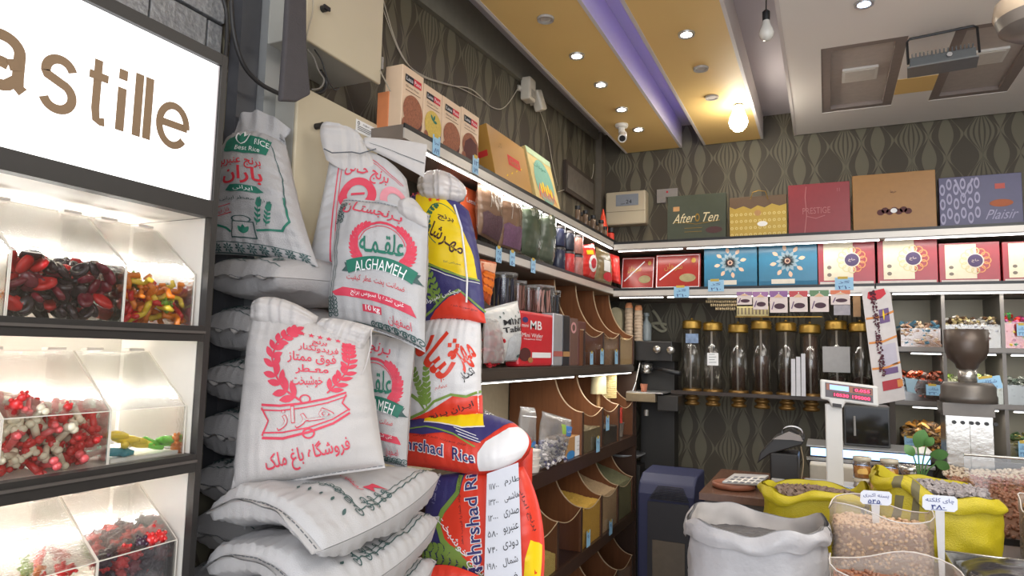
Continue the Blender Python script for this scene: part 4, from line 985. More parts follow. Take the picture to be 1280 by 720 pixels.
Pn = V((-1.15, 1.95, 1.24)); n3 = V((.12, -1, .42)).normalized()
rows = plane_rows([[(500, 582), (560, 588), (612, 592), (652, 574)], [(500, 552), (560, 556), (612, 562), (664, 552)], [(502, 528), (562, 516), (618, 520), (648, 534)]], Pn, n3)
sack('orange-red rice sack lying on its side with a bulging white end', rows, n3, .07, .07, full['red'], artM3, hems=(), seed=85, e=(.36, .42), wr=.8, nu=60)
def artM4(A, W, H):
    X = lambda p: (p-533)/(664-533)*W; Y = lambda p: (735-p)/(735-585)*H; q = lambda a, b: (X(a), Y(b))
    A.poly('red_field', RD, [q(584, 588), q(580, 612), q(560, 640), q(558, 652), q(566, 672), q(590, 695), q(608, 718), q(672, 730), q(666, 584)], 1)
    A.line('lime_curve', LM, [q(579, 588), q(577, 610), q(560, 634), q(555, 650), q(562, 670), q(585, 694), q(612, 722)], .018, 2)
    A.text('Mehrshad Rice', wht, X(596), Y(642), .052, .40, layer=3, bold=.05, rot=PI/2+.06, name='lettering_outline'); A.text('Mehrshad Rice', navy, X(596), Y(642), .045, .395, layer=4, bold=.015, rot=PI/2+.06)
    A.text('هیچکس نمیتواند شما را فریب دهد', brownp, X(581), Y(626), .012, .25, layer=3, rot=PI/2+.12)
    A.text('برنج خوشبخت', wht, X(580), Y(677), .030, .24, layer=4, rot=-.85, bold=.01)
    A.text('سورت شده', C8('print_lavender', 140, 136, 176), X(548), Y(604), .028, .10, rot=PI/2, layer=2)
    for (a, b, c, d) in ((590, 700, 535, 690), (588, 688, 540, 678)): A.branch('wheat', LM, [q(a, b), q((a+c)/2, (b+d)/2-2), q(c, d)], .034, .016, k=7, layer=3, stem=.003)
    A.poly('yellow_field', YL, [q(650, 735), q(652, 700), q(658, 680), q(668, 690), q(668, 735)], 2)
    A.text('برنج ایرانی', brownp, X(657), Y(640), .016, .16, layer=3, rot=-PI/2+.2)
Pn = V((-1.08, 1.99, 1.0)); n4 = V((.15, -1, .05)).normalized()
rows = plane_rows([[(530, 740), (600, 740), (670, 735)], [(530, 660), (600, 660), (672, 650)], [(536, 596), (598, 588), (654, 584)]], Pn, n4)
sack('navy and orange-red rice sack standing with its name running upwards', rows, n4, .055, .055, full['navy'], artM4, hems=(), seed=87, e=(.42, .38), wr=.8)
rows = plane_rows([[(618, 738), (640, 738), (662, 738)], [(618, 566), (642, 558), (666, 560)]], Pn+n4*-.12, n4)
sack('red and white sack end showing behind the price list sheet', rows, n4, .05, .04, full['red'], None, hems=(), seed=88, e=(.42, .38), wr=1.2, nu=24, nv=20)
def artM5(A, W, H): A.text('Mehr', navy, W*.42, H*.72, .04, .13, bold=.04, rot=-.25)
rows = plane_rows([[(520, 790), (560, 790), (600, 780)], [(522, 722), (552, 706), (604, 722)]], Pn+n4*.10, n4)
sack('orange-red sack corner at the bottom edge below the navy sack', rows, n4, .04, .04, full['red'], artM5, hems=(), seed=89, e=(.45, .4), wr=1, nu=24, nv=20)
# handwritten price sheet hanging in front of the navy sack
Pp = Pn+n4*.085
P4 = [atp(605, 740, Pp, n4), atp(653, 738, Pp, n4), atp(648, 578, Pp, n4), atp(609, 592, Pp, n4)]
o_ = P4[0]; xd = (P4[1]-P4[0]).normalized(); yd = (P4[3]-P4[0]).normalized(); sw, sh = (P4[1]-P4[0]).length, (P4[3]-P4[0]).length
t = thing('price_sheet', 'long white sheet of handwritten prices hanging on the navy sack', 'price list', o_)
build(MB().slab(P4, n4*.002), 'sheet', C8('paper_white', 222, 224, 232, rough=.7, var=.03), t)
A = Art(); nms = ['طارم', 'هاشمی', 'صدری', 'عنبربو', 'دودی', 'شمال', 'فجر']; prs = ['۱۱۷۰۰', '۱۳۲۰۰', '۱۲۰۰۰', '۵۸۰', '۷۴۰', '۱۹۸۰', '۶۲۰']
for j in range(7):
    y = sh*(.92-.135*j); A.text(nms[j], blk, sw*.68, y, .026, sw*.40, rot=.12+.1*(j % 2)); A.text(prs[j], blk, sw*.20, y-.012, .018, sw*.26, rot=.05)
A.apply(lambda x, y, l: o_+xd*x+yd*y+n4*(.0021+.0008*l), t)

# ================================================================== LEFT WALL SHELVES
S1, S2, S3, LG, LB = 2.393, 2.066, 1.532, 1.052, .546
XL = -1.2
shw = C8('shelf_dark', 72, 62, 54, rough=.35, var=.15, ns=12); shl = C8('shelf_light_band', 196, 190, 182, rough=.3, metal=.2, var=.05)
ddw = C8('shelf_taupe', 120, 108, 98, rough=.4, var=.2, ns=12)
def shelf_left(name, lab, z, y0, y1, x1, th=.055, band=True):
    t = thing(name, lab, 'shelf', (x1-.12, (y0+y1)/2, z-th), group=None)
    bx('board', ddw if band else shw, t, XW+.002, x1-.006, y0, y1, z-th, z, bevel=.001)
    bx('front_edge', shl if band else shw, t, x1-.0055, x1, y0, y1, z-th+.004, z-.014)
    if band: bx('dark_lip', black, t, x1-.0055, x1+.001, y0, y1, z-.0135, z+.003)
    return t
Y1e = at(506, 154, X=XF).y
t1 = shelf_left('wall_shelf', 'upper shelf of the left wall carrying pasta boxes and gift cartons', S1, Y1e, 5.14, XF)
t2 = shelf_left('wall_shelf', 'middle shelf of the left wall holding herb pouches and snack bags', S2, 2.10, 5.14, XF)
t3 = shelf_left('wall_shelf', 'lower dark shelf of the left wall holding the red wafer bag', S3, 2.15, 4.56, XL, .05, False)
def shelf_back(lab, z, x0, x1, th=.055):
    t = thing('wall_shelf', lab, 'shelf', (1, 4.8, z-th))
    bx('board', ddw, t, x0, x1, 4.506, YW-.002, z-th, z); bx('front_edge', shl, t, x0, x1, 4.50, 4.5055, z-th+.004, z-.014); bx('dark_lip', black, t, x0, x1, 4.499, 4.5055, z-.0135, z+.003)
    return t
t4 = shelf_back('upper shelf of the back wall carrying the large gift boxes', 2.375, XF+.001, 3.4); t5 = shelf_back('lower shelf of the back wall carrying blue and red gift boxes', 2.050, XF+.001, 3.4)
# LED profiles under shelf edges
LG_ = 'LED light bars under the shelf edges'
def ledbar(lab, a, b, r=.006, pw=1.1, zoff=-.004, m=led, down=True):
    a, b = V(a), V(b); t = thing('light_bar', lab, 'light', (a+b)/2, group=LG_)
    d = (b-a).normalized(); s_ = d.cross(V((0, 0, 1))).normalized()
    build(MB().slab([a+s_*r, b+s_*r, b-s_*r, a-s_*r], (0, 0, .006)), 'channel', alu, t)
    build(MB().slab([a+s_*r*.8-V((0, 0, .004)), b+s_*r*.8-V((0, 0, .004)), b-s_*r*.8-V((0, 0, .004)), a-s_*r*.8-V((0, 0, .004))], (0, 0, .0035)), 'diffuser', m, t)
    L = (b-a).length
    if pw: area('light_bar_glow', (a+b)/2-V((0, 0, .012)), L, pw*L, (1, .95, .86), rot=(0, 0, math.atan2(d.y, d.x)), sy=.02)
z = S1-.0615
ledbar('light bar under the near half of the left upper shelf', (XF-.010, 2.0, z), (XF-.010, 3.2, z), .009); ledbar('light bar under the far half of the left upper shelf', (XF-.010, 3.24, z), (XF-.010, 4.48, z), .009)
z = 2.375-.0615
ledbar('short light bar under the upper back shelf by the corner', (-1.30, 4.512, z), (-.86, 4.512, z), .009); ledbar('long light bar under the upper back shelf', (-.83, 4.512, z), (.30, 4.512, z), .009); ledbar('right light bar under the upper back shelf', (.33, 4.512, z), (1.9, 4.512, z), .009)
z = 2.05-.0615
ledbar('short light bar under the lower back shelf by the corner', (-1.29, 4.512, z), (-.99, 4.512, z), .007, .9); ledbar('light bar under the lower back shelf above the bean dispensers', (-.96, 4.512, z), (.20, 4.512, z), .007, .8); ledbar('light bar under the lower back shelf above the sweets rack', (.36, 4.512, z), (1.9, 4.512, z), .007, .9)
z = S3-.0565
ledbar('light bar under the left lower shelf, near one', (XL-.012, 2.2, z), (XL-.012, 3.36, z), .011, 1.6); ledbar('light bar under the left lower shelf, far one', (XL-.012, 3.48, z), (XL-.012, 4.5, z), .011, 1.6)
bx('wall_panel', C8('panel_cream', 190, 176, 148, rough=.6), wl, XW+.0005, XW+.006, 2.0, 3.49, LG, S2-.06)
bx('wall_panel', wood('wood_back', (84, 52, 36), (106, 68, 46)), wl, XW+.0005, XW+.008, 2.3, 4.60, .05, LG-.06)
bx('wall_panel', wood('wood_back', (84, 52, 36), (106, 68, 46)), wl, XW+.0005, XW+.008, 3.52, 4.60, LG, S2-.06)

# ---- bulk bins: one unit per tier: curved dividers and scooped clear fronts
wd = wood('wood_divider', (96, 58, 36), (132, 84, 52)); pvc = C8('edge_band', 190, 165, 130, rough=.35)
wdk = wood('wood_dark', (52, 36, 28), (70, 48, 36))
def tier(lab, ys, z0, z1, zg, xt, first_solid=True):
    t = thing('bulk_bin_unit', lab, 'bins', (XL-.2, (ys[0]+ys[-1])/2, z0)); xg = XL-.006
    def curve():
        return [V((xt+(xg-xt)*(1-math.cos(PI/2*u))**.92, 0, z1-(z1-zg)*math.sin(PI/2*u)**1.05)) for u in [i/14 for i in range(15)]]
    C_ = curve()
    for i, y in enumerate(ys):
        prof = [V((XW+.009, 0, z0)), V((xg, 0, z0)), V((xg, 0, zg))]+[p for p in C_[::-1][1:]]+[V((XW+.009, 0, z1))]
        build(MB().slab([V((p.x, y-.008, p.z)) for p in prof], (0, .016, 0)), 'divider', wd, t); dv = CH[t][-1]
        build(MB().tube([V((p.x+.002, y, p.z)) for p in C_], .0035, 6), 'edge_band', pvc, dv, smooth=2)
        build(MB().box(xg+.0005, xg+.006, y-.009, y+.009, z0, zg), 'post', wdk, t)
    for a, b in zip(ys[:-1], ys[1:]):
        n_ = 12; top = [V((xg-.001, a+.009+(b-a-.018)*i/n_, zg-.002-.032*math.sin(PI*i/n_))) for i in range(n_+1)]
        P = [V((xg-.001, a+.009, z0+.001))]+top+[V((xg-.001, b-.009, z0+.001))]
        build(MB().slab([P[0], P[-1]]+top[::-1], (-.003, 0, 0)), 'clear_front', BGL, t); cf_ = CH[t][-1]
        build(MB().tube([p+V((.001, 0, .001)) for p in top], .0024, 5), 'front_edge_trim', pvc, cf_)
    return t
D = [3.51, 3.865, 4.21, 4.56]
tier('upper row of curved wooden bins under the middle shelf', D, S3, S2-.057, 1.725, -1.385)
tier('middle row of curved wooden bins below the light bars', D, LG, S3-.052, 1.279, -1.372)
tier('lower row of curved wooden bins filled with grains', [2.46, 2.81, 3.16]+D, LB, LG-.072, .775, -1.372)
tier('bottom row of dark wooden bins near the floor', [2.46, 2.81, 3.16]+D, .06, LB-.065, .26, -1.372)
t = thing('bin_ledge', 'dark wooden ledge between the two lower bin rows', 'shelf', (XL-.2, 3.3, LG-.07)); bx('board', wdk, t, XW+.009, XL+.004, 2.2, 4.60, LG-.07, LG-.0015)
t = thing('bin_ledge', 'dark wooden ledge under the grain bins', 'shelf', (XL-.2, 3.3, LB-.06)); bx('board', wdk, t, XW+.009, XL+.004, 2.2, 4.60, LB-.063, LB-.0015)
t = thing('bin_ledge', 'dark end panel closing the bin rows by the heater', 'panel', (XL-.2, 4.6, 0)); bx('panel', wdk, t, XW+.009, XL+.004, 4.601, 4.625, 0, S3-.051)
def heap(lab, x0, x1, y0, y1, z0, zf, zb, m, rough_=.004, name='grain_heap', cat='grain', n_=46, gr=None):
    mb = MB()
    def f(u, v):
        x = x0+(x1-x0)*u; y = y0+(y1-y0)*v; s_ = (zf*u+zb*(1-u))
        z = s_+.012*noise.noise(V((x*9, y*9, z0)))+rough_*noise.noise(V((x*260, y*260, 1)))+rough_*.7*noise.noise(V((x*90, y*90, 4)))
        return V((x, y, max(z0+.002, z)))
    mb.grid(f, n_, n_)
    w_ = n_+1
    # front skirt behind the clear front
    mb.grid(lambda u, v: V((x1+.0015*noise.noise(V((u*80, v*50, 2))), y0+(y1-y0)*u, z0+(f(1, u).z-z0)*v)), n_, 12)
    return build(mb, name, m, cat=cat, label=lab, kind='stuff', smooth=False, group=gr)
def grain(name, c, v=.35, s=160): return mat(name, s2l(*c), rough=.75, var=v, ns=s, bump=1, bs=s*1.4)
GG = 'grains and herbs in the bulk bins'
xg = XL-.012
heap('pale yellow grain lying low in the nearest lower bin', XW+.03, xg, 2.82, 3.15, LB, LB+.085, LB+.14, grain('grain_yellow', (206, 182, 104)), gr=GG)
heap('yellow split pulses filling the third lower bin', XW+.03, xg, 3.52, 3.855, LB, .755, .80, grain('grain_gold', (214, 170, 74)), gr=GG)
heap('beige crushed grain filling the fourth lower bin', XW+.03, xg, 3.875, 4.20, LB, .76, .87, grain('grain_beige', (190, 160, 122)), gr=GG)
heap('grey green dried herb filling the last lower bin', XW+.03, xg, 4.22, 4.55, LB, .77, .90, grain('grain_green', (118, 116, 84)), gr=GG)
heap('coarse olive dried herb in the middle row near bin', XW+.03, xg, 3.52, 3.855, LG, LG+.12, LG+.16, grain('grain_olive', (112, 98, 70), .6, 70), gr=GG)
heap('dark heap added in the empty second bin of the middle row', XW+.03, xg, 3.875, 4.20, LG, LG+.10, LG+.12, grain('heap_dark', (62, 52, 42), .5, 90), gr=GG)  # made-up dark heap; the bin itself is empty and dark
heap('tan curled husks in the upper row second bin', XW+.03, xg, 3.875, 4.20, S3, S3+.16, S3+.19, grain('grain_husk', (142, 112, 84), .6, 60), rough_=.012, gr=GG)
heap('golden granules in the upper row last bin', XW+.03, xg, 4.22, 4.55, S3, S3+.17, S3+.22, grain('grain_tan', (188, 160, 116), .3, 90), gr=GG)

# ================================================================== GOODS BUILDERS
def tag_(px, py, w_, h_, plane, lab, lines, tilt=0):
    """blue price tag with handwritten figures; plane ('X', v) or ('Y', v); px,py is its top centre"""
    ax, v = plane; p = at(px, py, **{ax: v}); xd = V((0, 1, 0)) if ax == 'X' else V((1, 0, 0)); yd = V((0, 0, 1)); nn = V((1, 0, 0)) if ax == 'X' else V((0, -1, 0))
    if tilt: yd = (yd*math.cos(tilt)+xd*math.sin(tilt)); xd = (xd*math.cos(tilt)-V((0, 0, 1))*math.sin(tilt))
    o = p-xd*w_/2-yd*h_+nn*.004; t = thing('price_tag', lab, 'price tag', o, group=TG)
    build(MB().slab([o, o+xd*w_, o+xd*w_+yd*h_, o+yd*h_], -nn*.0015), 'card', tagb, t)
    A = Art(); A.rect('coloured_edge', C8('tag_gold', 200, 170, 70), w_*.15, w_*.7, h_*.88, h_*1.08)
    for i, l in enumerate(lines): A.text(l, pen, w_/2, h_*(.62-.42*i), h_*.26, w_*.66, name='handwriting')
    A.apply(lambda x, y, l: o+xd*x+yd*y+nn*(.0006+.0005*l), t); return t
def carton(lab, px0, px1, pt, plane, zb, depth, m, art=None, lean=0, name='gift_box', cat='box', group=None, bevel=.002, side=None, pref=None):
    """box standing at a shelf: front face quad from pixels; pt = (x, y) of a top point"""
    ax, v = plane; yr = pref or pt[1]
    if ax == 'X':
        a, b = at(px0, yr, X=v).y, at(px1, yr, X=v).y; o = V((v, a, zb)); xd = V((0, 1, 0)); nn = V((1, 0, 0))
    else:
        a, b = at(px0, yr, Y=v).x, at(px1, yr, Y=v).x; o = V((a, v, zb)); xd = V((1, 0, 0)); nn = V((0, -1, 0))
    W = b-a; H = at(pt[0], pt[1], **{ax: v}).z-zb
    up = (V((0, 0, 1))*math.cos(lean)-nn*math.sin(lean)); nf = (nn*math.cos(lean)+V((0, 0, 1))*math.sin(lean))
    if lean: H = H/math.cos(lean); o = o+V((0, 0, depth*math.sin(lean)))
    t = thing(name, lab, cat, o, group=group)
    P = [o, o+xd*W, o+xd*W-nf*depth, o-nf*depth]; build(MB().hexa(P+[p+up*H for p in P]) if ax == 'Y' else MB().hexa(P+[p+up*H for p in P]), 'carton', m, t, bevel=bevel)
    if art: A = Art(); art(A, W, H); A.apply(lambda x, y, l: o+xd*x+up*y+nf*(.0006+.0008*l), t)
    if side: A = Art(); side(A, depth, H); A.apply(lambda x, y, l: o-nf*depth+nf*x+up*y-xd*(.0006+.0008*l), t)
    return t
def pouch(lab, quad, plane, tf, m, art=None, name='pouch', cat='pouch', group=None, seal=True, tb=None, nu=22, nv=26, wr=.8, e=(.5, .45), sealm=None, mid=None, seed=None):
    ax, v = plane; q = [at(x, y, **{ax: v}) for x, y in quad]
    n_ = V((1, 0, 0)) if ax == 'X' else V((0, -1, 0))
    rows = [[q[0], q[1]], [q[3], q[2]]]
    s_ = Sack(rows, n_, tf, tb or tf, seed=seed if seed is not None else rnd.random()*9, wr=wr, e=e)
    t = thing(name, lab, cat, (s_.P(.5, .5).x, s_.P(.5, .5).y, min(p.z for p in q)), group=group); s_.mesh(t, m, nu, nv, 'film')
    if seal: s_.hem(t, sealm or m, 1, h=.014, wave=.001, st=sealm or m, name='seal')
    if art: A = Art(); art(A, s_.W, s_.H); A.apply(s_.fn(), t, .02)
    return t, s_
def chunks(n, fn, size, m, kind='box', parent=None, name='pieces', lab=None, cat=None, flat=.6, group=None):
    mb = MB()
    for i in range(n):
        p = fn(); e_ = Matrix.Rotation(rnd.uniform(0, 6.3), 4, 'Z') @ Matrix.Rotation(rnd.uniform(-1, 1), 4, 'X') @ Matrix.Rotation(rnd.uniform(-1, 1), 4, 'Y'); mb.T = Matrix.Translation(p) @ e_; s_ = size*rnd.uniform(.75, 1.2)
        if kind == 'box': mb.box(-s_, s_, -s_*.6, s_*.6, -s_*flat*.5, s_*flat*.5)
        elif kind == 'wrap':
            mb.box(-s_*.6, s_*.6, -s_*.45, s_*.45, -s_*.35, s_*.35); mb.add([(-s_*.6, 0, 0), (-s_*1.1, s_*.4, .0), (-s_*1.1, -s_*.4, 0)], [(0, 1, 2)]); mb.add([(s_*.6, 0, 0), (s_*1.1, s_*.4, .0), (s_*1.1, -s_*.4, 0)], [(0, 1, 2)])
        else: mb.ball((0, 0, 0), s_*.6, 6, 4, 1, .7, flat+.2)
    mb.T = None
    return build(mb, name, m, parent, label=lab, kind='stuff', cat=cat, smooth=2 if kind == 'ball' else False, group=group)
# ================================================================== GOODS ON THE LEFT SHELVES
GP = 'pasta boxes on the upper left shelf'
pk = C8('pasta_pink', 224, 196, 166, rough=.4, var=.04); past = C8('pasta_print', 150, 92, 66, var=.7, ns=120); ygp = C8('pasta_yellow', 206, 176, 84, var=.3, ns=120); dkb = C8('bowl_dark', 84, 36, 34, var=.15)
def art_pasta(kind):
    def f(A, W, H):
        A.rect('logo_patch', blk, W*.12, W*.52, H*.76, H*.88); A.rect('logo_patch', red, W*.52, W*.88, H*.76, H*.88)
        A.text('Lasa', wht, W*.32, H*.82, H*.06, W*.3, layer=2); A.text('Pasta', wht, W*.70, H*.82, H*.06, W*.3, layer=2)
        A.text('Gluten Free', brownp, W*.45, H*.70, H*.035, W*.6); A.line('small_print', brownp, [(W*.15, H*.64), (W*.85, H*.64)], .002)
        A.ell('bowl_print', dkb, W*.55, H*.20, W*.42, H*.17, 1); A.ell('food_print', ygp if kind == 1 else past, W*.52, H*.34, W*.46, H*.26, 2); 
        if kind == 1:
            for q in (0, 1, 2): A.leaf('leaf_print', green, W*.5, H*.42, .03, .012, q*1.1, 3)
        if kind == 3: A.poly('bag_print', dkb, [(W*.05, 0), (W*.2, H*.4), (W*.5, H*.52), (W*.85, H*.45), (W*.95, 0)], 3)
        A.ell('food_print', past, W*.14, H*.1, W*.12, H*.1, 4)
    return f
for i, (a, b, tx, ty, lab) in enumerate([(501, 528, 516, 88, 'pasta box nearest the camera with twisted pasta picture'), (529, 552, 540, 110, 'second pasta box with pale yellow pasta and a green leaf'), (553, 576, 564, 126, 'third pasta box with brown twisted pasta'), (577, 599, 588, 140, 'fourth pasta box with a dark brown bowl picture')]):
    carton(lab, a, b, (tx, ty), ('X', XF-.045), S1+.001, .075, pk, art_pasta(i), name='pasta_box', group=GP, pref=150)
carton('small orange carton peeking out left of the pasta boxes', 486, 494, (490, 116), ('X', XF-.10), S1+.001, .05, C8('carton_orange', 214, 132, 84), name='small_carton')
gob = C8('gift_gold', 178, 132, 62, rough=.35, var=.08, ns=8)
def art_gb(A, W, H): A.rect('red_patch', C8('gift_red_patch', 200, 48, 44), W*.42, W*.75, H*.42, H*.62); A.text('Gaz', gold, W*.58, H*.52, H*.10, W*.25); A.text('گز', gold, W*.25, H*.70, H*.12, W*.12); [A.line('gold_stroke', yel, [(W*(.3+.15*i), H*(.15+.1*i)), (W*(.34+.15*i), H*(.19+.1*i))], .006) for i in range(4)]
def art_gs(A, W, H): A.rect('red_patch', C8('gift_red_patch', 200, 48, 44), W*.25, W*.8, H*.42, H*.53)
carton('large gold gift carton with red patch leaning beside the pasta boxes', 620, 667, (640, 170), ('X', XF-.06), S1+.001, .10, gob, art_gb, lean=.22, side=art_gs, name='gift_carton', pref=225)
def art_ct(A, W, H):
    A.ell('sky_print', C8('print_teal', 120, 168, 150), W*.5, H*.45, W*.38, H*.42, 1)
    for i in range(9): A.leaf('flower_print', orange, W*(.15+.09*i), H*.08, H*.35, .012, 1.2+.1*i, 2)
    for i in range(5): A.ell('dome_print', yel, W*(.3+.1*i), H*(.3+.05*(i % 2)), .012, .03, 3)
    A.text('سوغات', green, W*.42, H*.72, H*.12, W*.5, layer=2); A.rect('top_strip', C8('print_mint', 176, 196, 160), 0, W, H*.88, H, 1)
carton('beige souvenir carton printed with orange flowers', 672, 702, (684, 190), ('X', XF-.05), S1+.001, .05, C8('gift_beige', 206, 184, 124, rough=.4), art_ct, lean=.25, name='gift_carton', pref=240)
# little spice jars at the corner, orange cone sack in front of the alarm panel
GJ = 'small dark jars at the end of the upper left shelf'; OJ = ['nearest', 'second', 'third', 'fourth', 'fifth', 'sixth', 'seventh', 'farthest']
for i in range(8):
    px = 722+4.9*i; p = at(px, 270, X=XF-.03-.045*(i % 2)); p.z = 2.394
    t = thing('spice_jar', OJ[i]+' small dark spice jar from the camera in the corner cluster', 'jar', p, group=GJ)
    build(MB().lathe([(.016, 0), (.017, .004), (.017, .075), (.012, .082)], p, 14), 'glass', C8('spice_brown', 96, 78, 64, rough=.2, var=.4), t, smooth=True)
    build(MB().lathe([(.0175, .083), (.0175, .104), (1e-6, .106)], p, 14), 'cap', black, t, smooth=True)
p = at(764, 283, Y=4.62); p.z = 2.376
t = thing('spice_jar', 'red labelled black capped jar at the shelf corner below the orange cone', 'jar', p)
build(MB().lathe([(.022, 0), (.022, .085), (.016, .092)], p, 16), 'glass', C8('jar_red', 205, 60, 44), t, smooth=True); build(MB().lathe([(.023, .093), (.023, .125), (1e-6, .127)], p, 16), 'cap', black, t, smooth=True)
p = at(754, 262, Y=4.9); p.z = 2.376
t = thing('paper_cone', 'orange pointed paper cone with black strokes standing in the corner', 'cone', p)
build(MB().lathe([(.06, 0), (.055, .10), (.035, .2), (.012, .30), (.003, .335)], p, 14), 'cone', C8('cone_orange', 222, 72, 44), t, smooth=True)
A = Art(); A.line('marks', blk, [(-.02, .17), (0, .15), (.02, .18)], .008); A.line('marks', blk, [(0, .15), (.0, .12), (.02, .10)], .008); A.apply(lambda x, y, l: V((p.x+x, p.y-.052+.0+y*.1, p.z+y)), t)

# middle shelf pouches
GH = 'herb pouches on the middle left shelf'
hb = lambda nm, c, v=.4, s=60: mat(nm, s2l(*c), rough=.6, var=v, ns=s, bump=1, bs=120)
def lotus(A, W, H): A.text('Lotte', wht, W*.55, H*.78, H*.08, W*.5, bold=.03); A.ell('print_circle', wht, W*.6, H*.2, W*.22, H*.14)
carton('orange snack box half hidden behind the yellow sack knot', 575, 597, (588, 236), ('X', XF-.09), S2+.001, .07, C8('snack_orange', 214, 92, 48), lotus, name='snack_box', cat='box', group='orange snack boxes', pref=290)
carton('pale topped orange snack box under the upper shelf', 562, 577, (570, 224), ('X', XF-.12), S2+.001, .07, C8('snack_orange', 214, 92, 48), lotus, name='snack_box', cat='box', group='orange snack boxes', pref=290)
brn = C8('clear_brown_film', 122, 96, 78, rough=.22, var=.25, ns=20)
def bagart(col):
    def f(A, W, H):
        A.poly('contents', col, [(W*.08, H*.03), (W*.92, H*.03), (W*.93, H*.40), (W*.7, H*.46), (W*.45, H*.42), (W*.2, H*.47), (W*.07, H*.42)]); A.line('crease', shl, [(W*.3, H*.55), (W*.38, H*.9)], .004); A.line('crease', shl, [(W*.7, H*.48), (W*.6, H*.8)], .003); A.line('zip', shl, [(W*.05, H*.88), (W*.95, H*.88)], .004)
    return f
pouch('clear pouch of dark purple dried petals', [(597, 292), (622, 306), (627, 238), (597, 226)], ('X', XF-.03), .035, brn, bagart(hb('petal_purple', (84, 58, 66))), name='herb_pouch', group=GH)
pouch('clear pouch of violet dried flowers next to the petals', [(623, 307), (650, 316), (651, 252), (625, 242)], ('X', XF-.03), .035, brn, bagart(hb('petal_violet', (112, 78, 104))), name='herb_pouch', group=GH)
gf = C8('clear_green_film', 72, 82, 66, rough=.25, var=.3, ns=18)
pouch('near dark green leaf pouch on the middle shelf', [(652, 316), (672, 326), (674, 262), (652, 252)], ('X', XF-.03), .04, gf, None, name='herb_pouch', group=GH)
pouch('far dark green leaf pouch on the middle shelf', [(673, 322), (690, 334), (692, 268), (676, 262)], ('X', XF-.03), .04, C8('clear_green_film2', 84, 92, 78, rough=.22, var=.35, ns=14), None, name='herb_pouch', group=GH)
GS2 = 'stacked snack jars on the middle left shelf'
for i, (a, yb_, h_, c, lab) in enumerate([(697, 334, .13, (50, 52, 70), 'lower dark blue snack jar'), (697, 300, .11, (50, 54, 80), 'upper dark blue snack jar'), (709, 340, .13, (190, 60, 62), 'lower red snack jar'), (709, 305, .10, (48, 50, 62), 'upper black snack jar'), (720, 344, .13, (168, 110, 104), 'lower pinkish snack jar'), (720, 308, .11, (176, 120, 108), 'upper pinkish snack jar')]):
    p = at(a, yb_, X=XF-.045); p.z = S2+.001+(.135 if i % 2 else 0)
    t = thing('snack_jar', lab+' on the middle left shelf', 'jar', p, group=GS2); h_ = .13 if i % 2 == 0 else .115
    build(MB().lathe([(.04, 0), (.043, .004), (.043, h_-.02), (.04, h_-.015)], p, 20), 'body', C8('jar_col%d' % i, *c, rough=.25, var=.4, ns=50), t, smooth=True)
    build(MB().lathe([(.043, h_-.0149), (.043, h_-.002), (1e-6, h_)], p, 20), 'lid', C8('jar_lid', 70, 66, 66, rough=.3), t, smooth=True)
rb_ = C8('snack_red', 210, 50, 44, rough=.3, var=.12); 
def ra(A, W, H): A.ell('print_circle', wht, W*.45, H*.45, W*.3, H*.26); A.ell('print_circle', red, W*.45, H*.45, W*.2, H*.16, 2); A.rect('yellow_band', yel, W*.1, W*.5, H*.72, H*.86); A.line('crease', wht, [(W*.75, H*.1), (W*.8, H*.9)], .004)
def rg(A, W, H): A.rect('label', wht, W*.3, W*.65, H*.35, H*.7); A.ell('print_circle', red, W*.6, H*.2, W*.3, H*.14)
GR = 'red snack bags at the corner of the middle shelf'
pouch('red and yellow snack bag at the near end of the corner group', [(727, 344), (743, 352), (742, 306), (728, 308)], ('X', XF-.02), .04, rb_, ra, name='snack_bag', cat='bag', group=GR)
pouch('olive snack bag with white label in the corner group', [(743, 350), (764, 357), (762, 318), (745, 310)], ('X', XF-.0), .035, C8('snack_olive', 128, 112, 74, rough=.3, var=.3), rg, name='snack_bag', cat='bag', group=GR)
pouch('far red snack bag tucked against the shelf corner', [(764, 352), (776, 356), (774, 322), (762, 318)], ('Y', 4.56), .03, rb_, None, name='snack_bag', cat='bag', group=GR)

# small upper glass shelf with stick jars
zm = 1.80
t = thing('wall_shelf', 'small dark shelf above the red wafer bag', 'shelf', (-1.45, 3.2, zm-.02)); bx('board', shw, t, XW+.012, -1.33, 2.45, 3.50, zm-.02, zm)
GT = 'jars of snack sticks on the small left shelf'
for px, wpx, c, h_, lab in [(628, 22, (52, 54, 78), .15, 'large jar of dark blue sticks on the small shelf'), (646, 14, (150, 98, 86), .13, 'narrow jar of brown sticks behind the blue stick jar'), (660, 12, (110, 58, 52), .12, 'dark red stick jar left of the pink stick jar'), (671, 24, (206, 150, 140), .13, 'large jar of pink sticks on the small shelf'), (689, 12, (62, 70, 86), .125, 'grey blue stick jar at the far end of the small shelf')]:
    p = at(px, 380, X=-1.37); p.z = zm+.001; r = abs(at(px+wpx/2, 380, X=-1.37).y-at(px-wpx/2, 380, X=-1.37).y)*.36
    t = thing('stick_jar', lab, 'jar', p, group=GT)
    build(MB().lathe([(r*.98, .0), (r, .003), (r, h_), (r*.98, h_)], p, 24), 'jar', GLASS, t, smooth=True)
    mb = MB()
    for k in range(18):
        a = k*2.4; q = r*.86*math.sqrt((k+.5)/18); mb.cyl(p+V((q*math.cos(a), q*math.sin(a), .008)), p+V((q*math.cos(a+.3), q*math.sin(a+.3), h_*.93)), .0045, n=6)
    build(mb, 'sticks', C8('stick_%d' % px, *c, var=.15), t, kind='stuff'); build(MB().lathe([(r*1.03, 0), (r*1.03, .012), (1e-6, .013)], p+V((0, 0, h_+.001)), 24), 'lid', CLR, t, smooth=True)
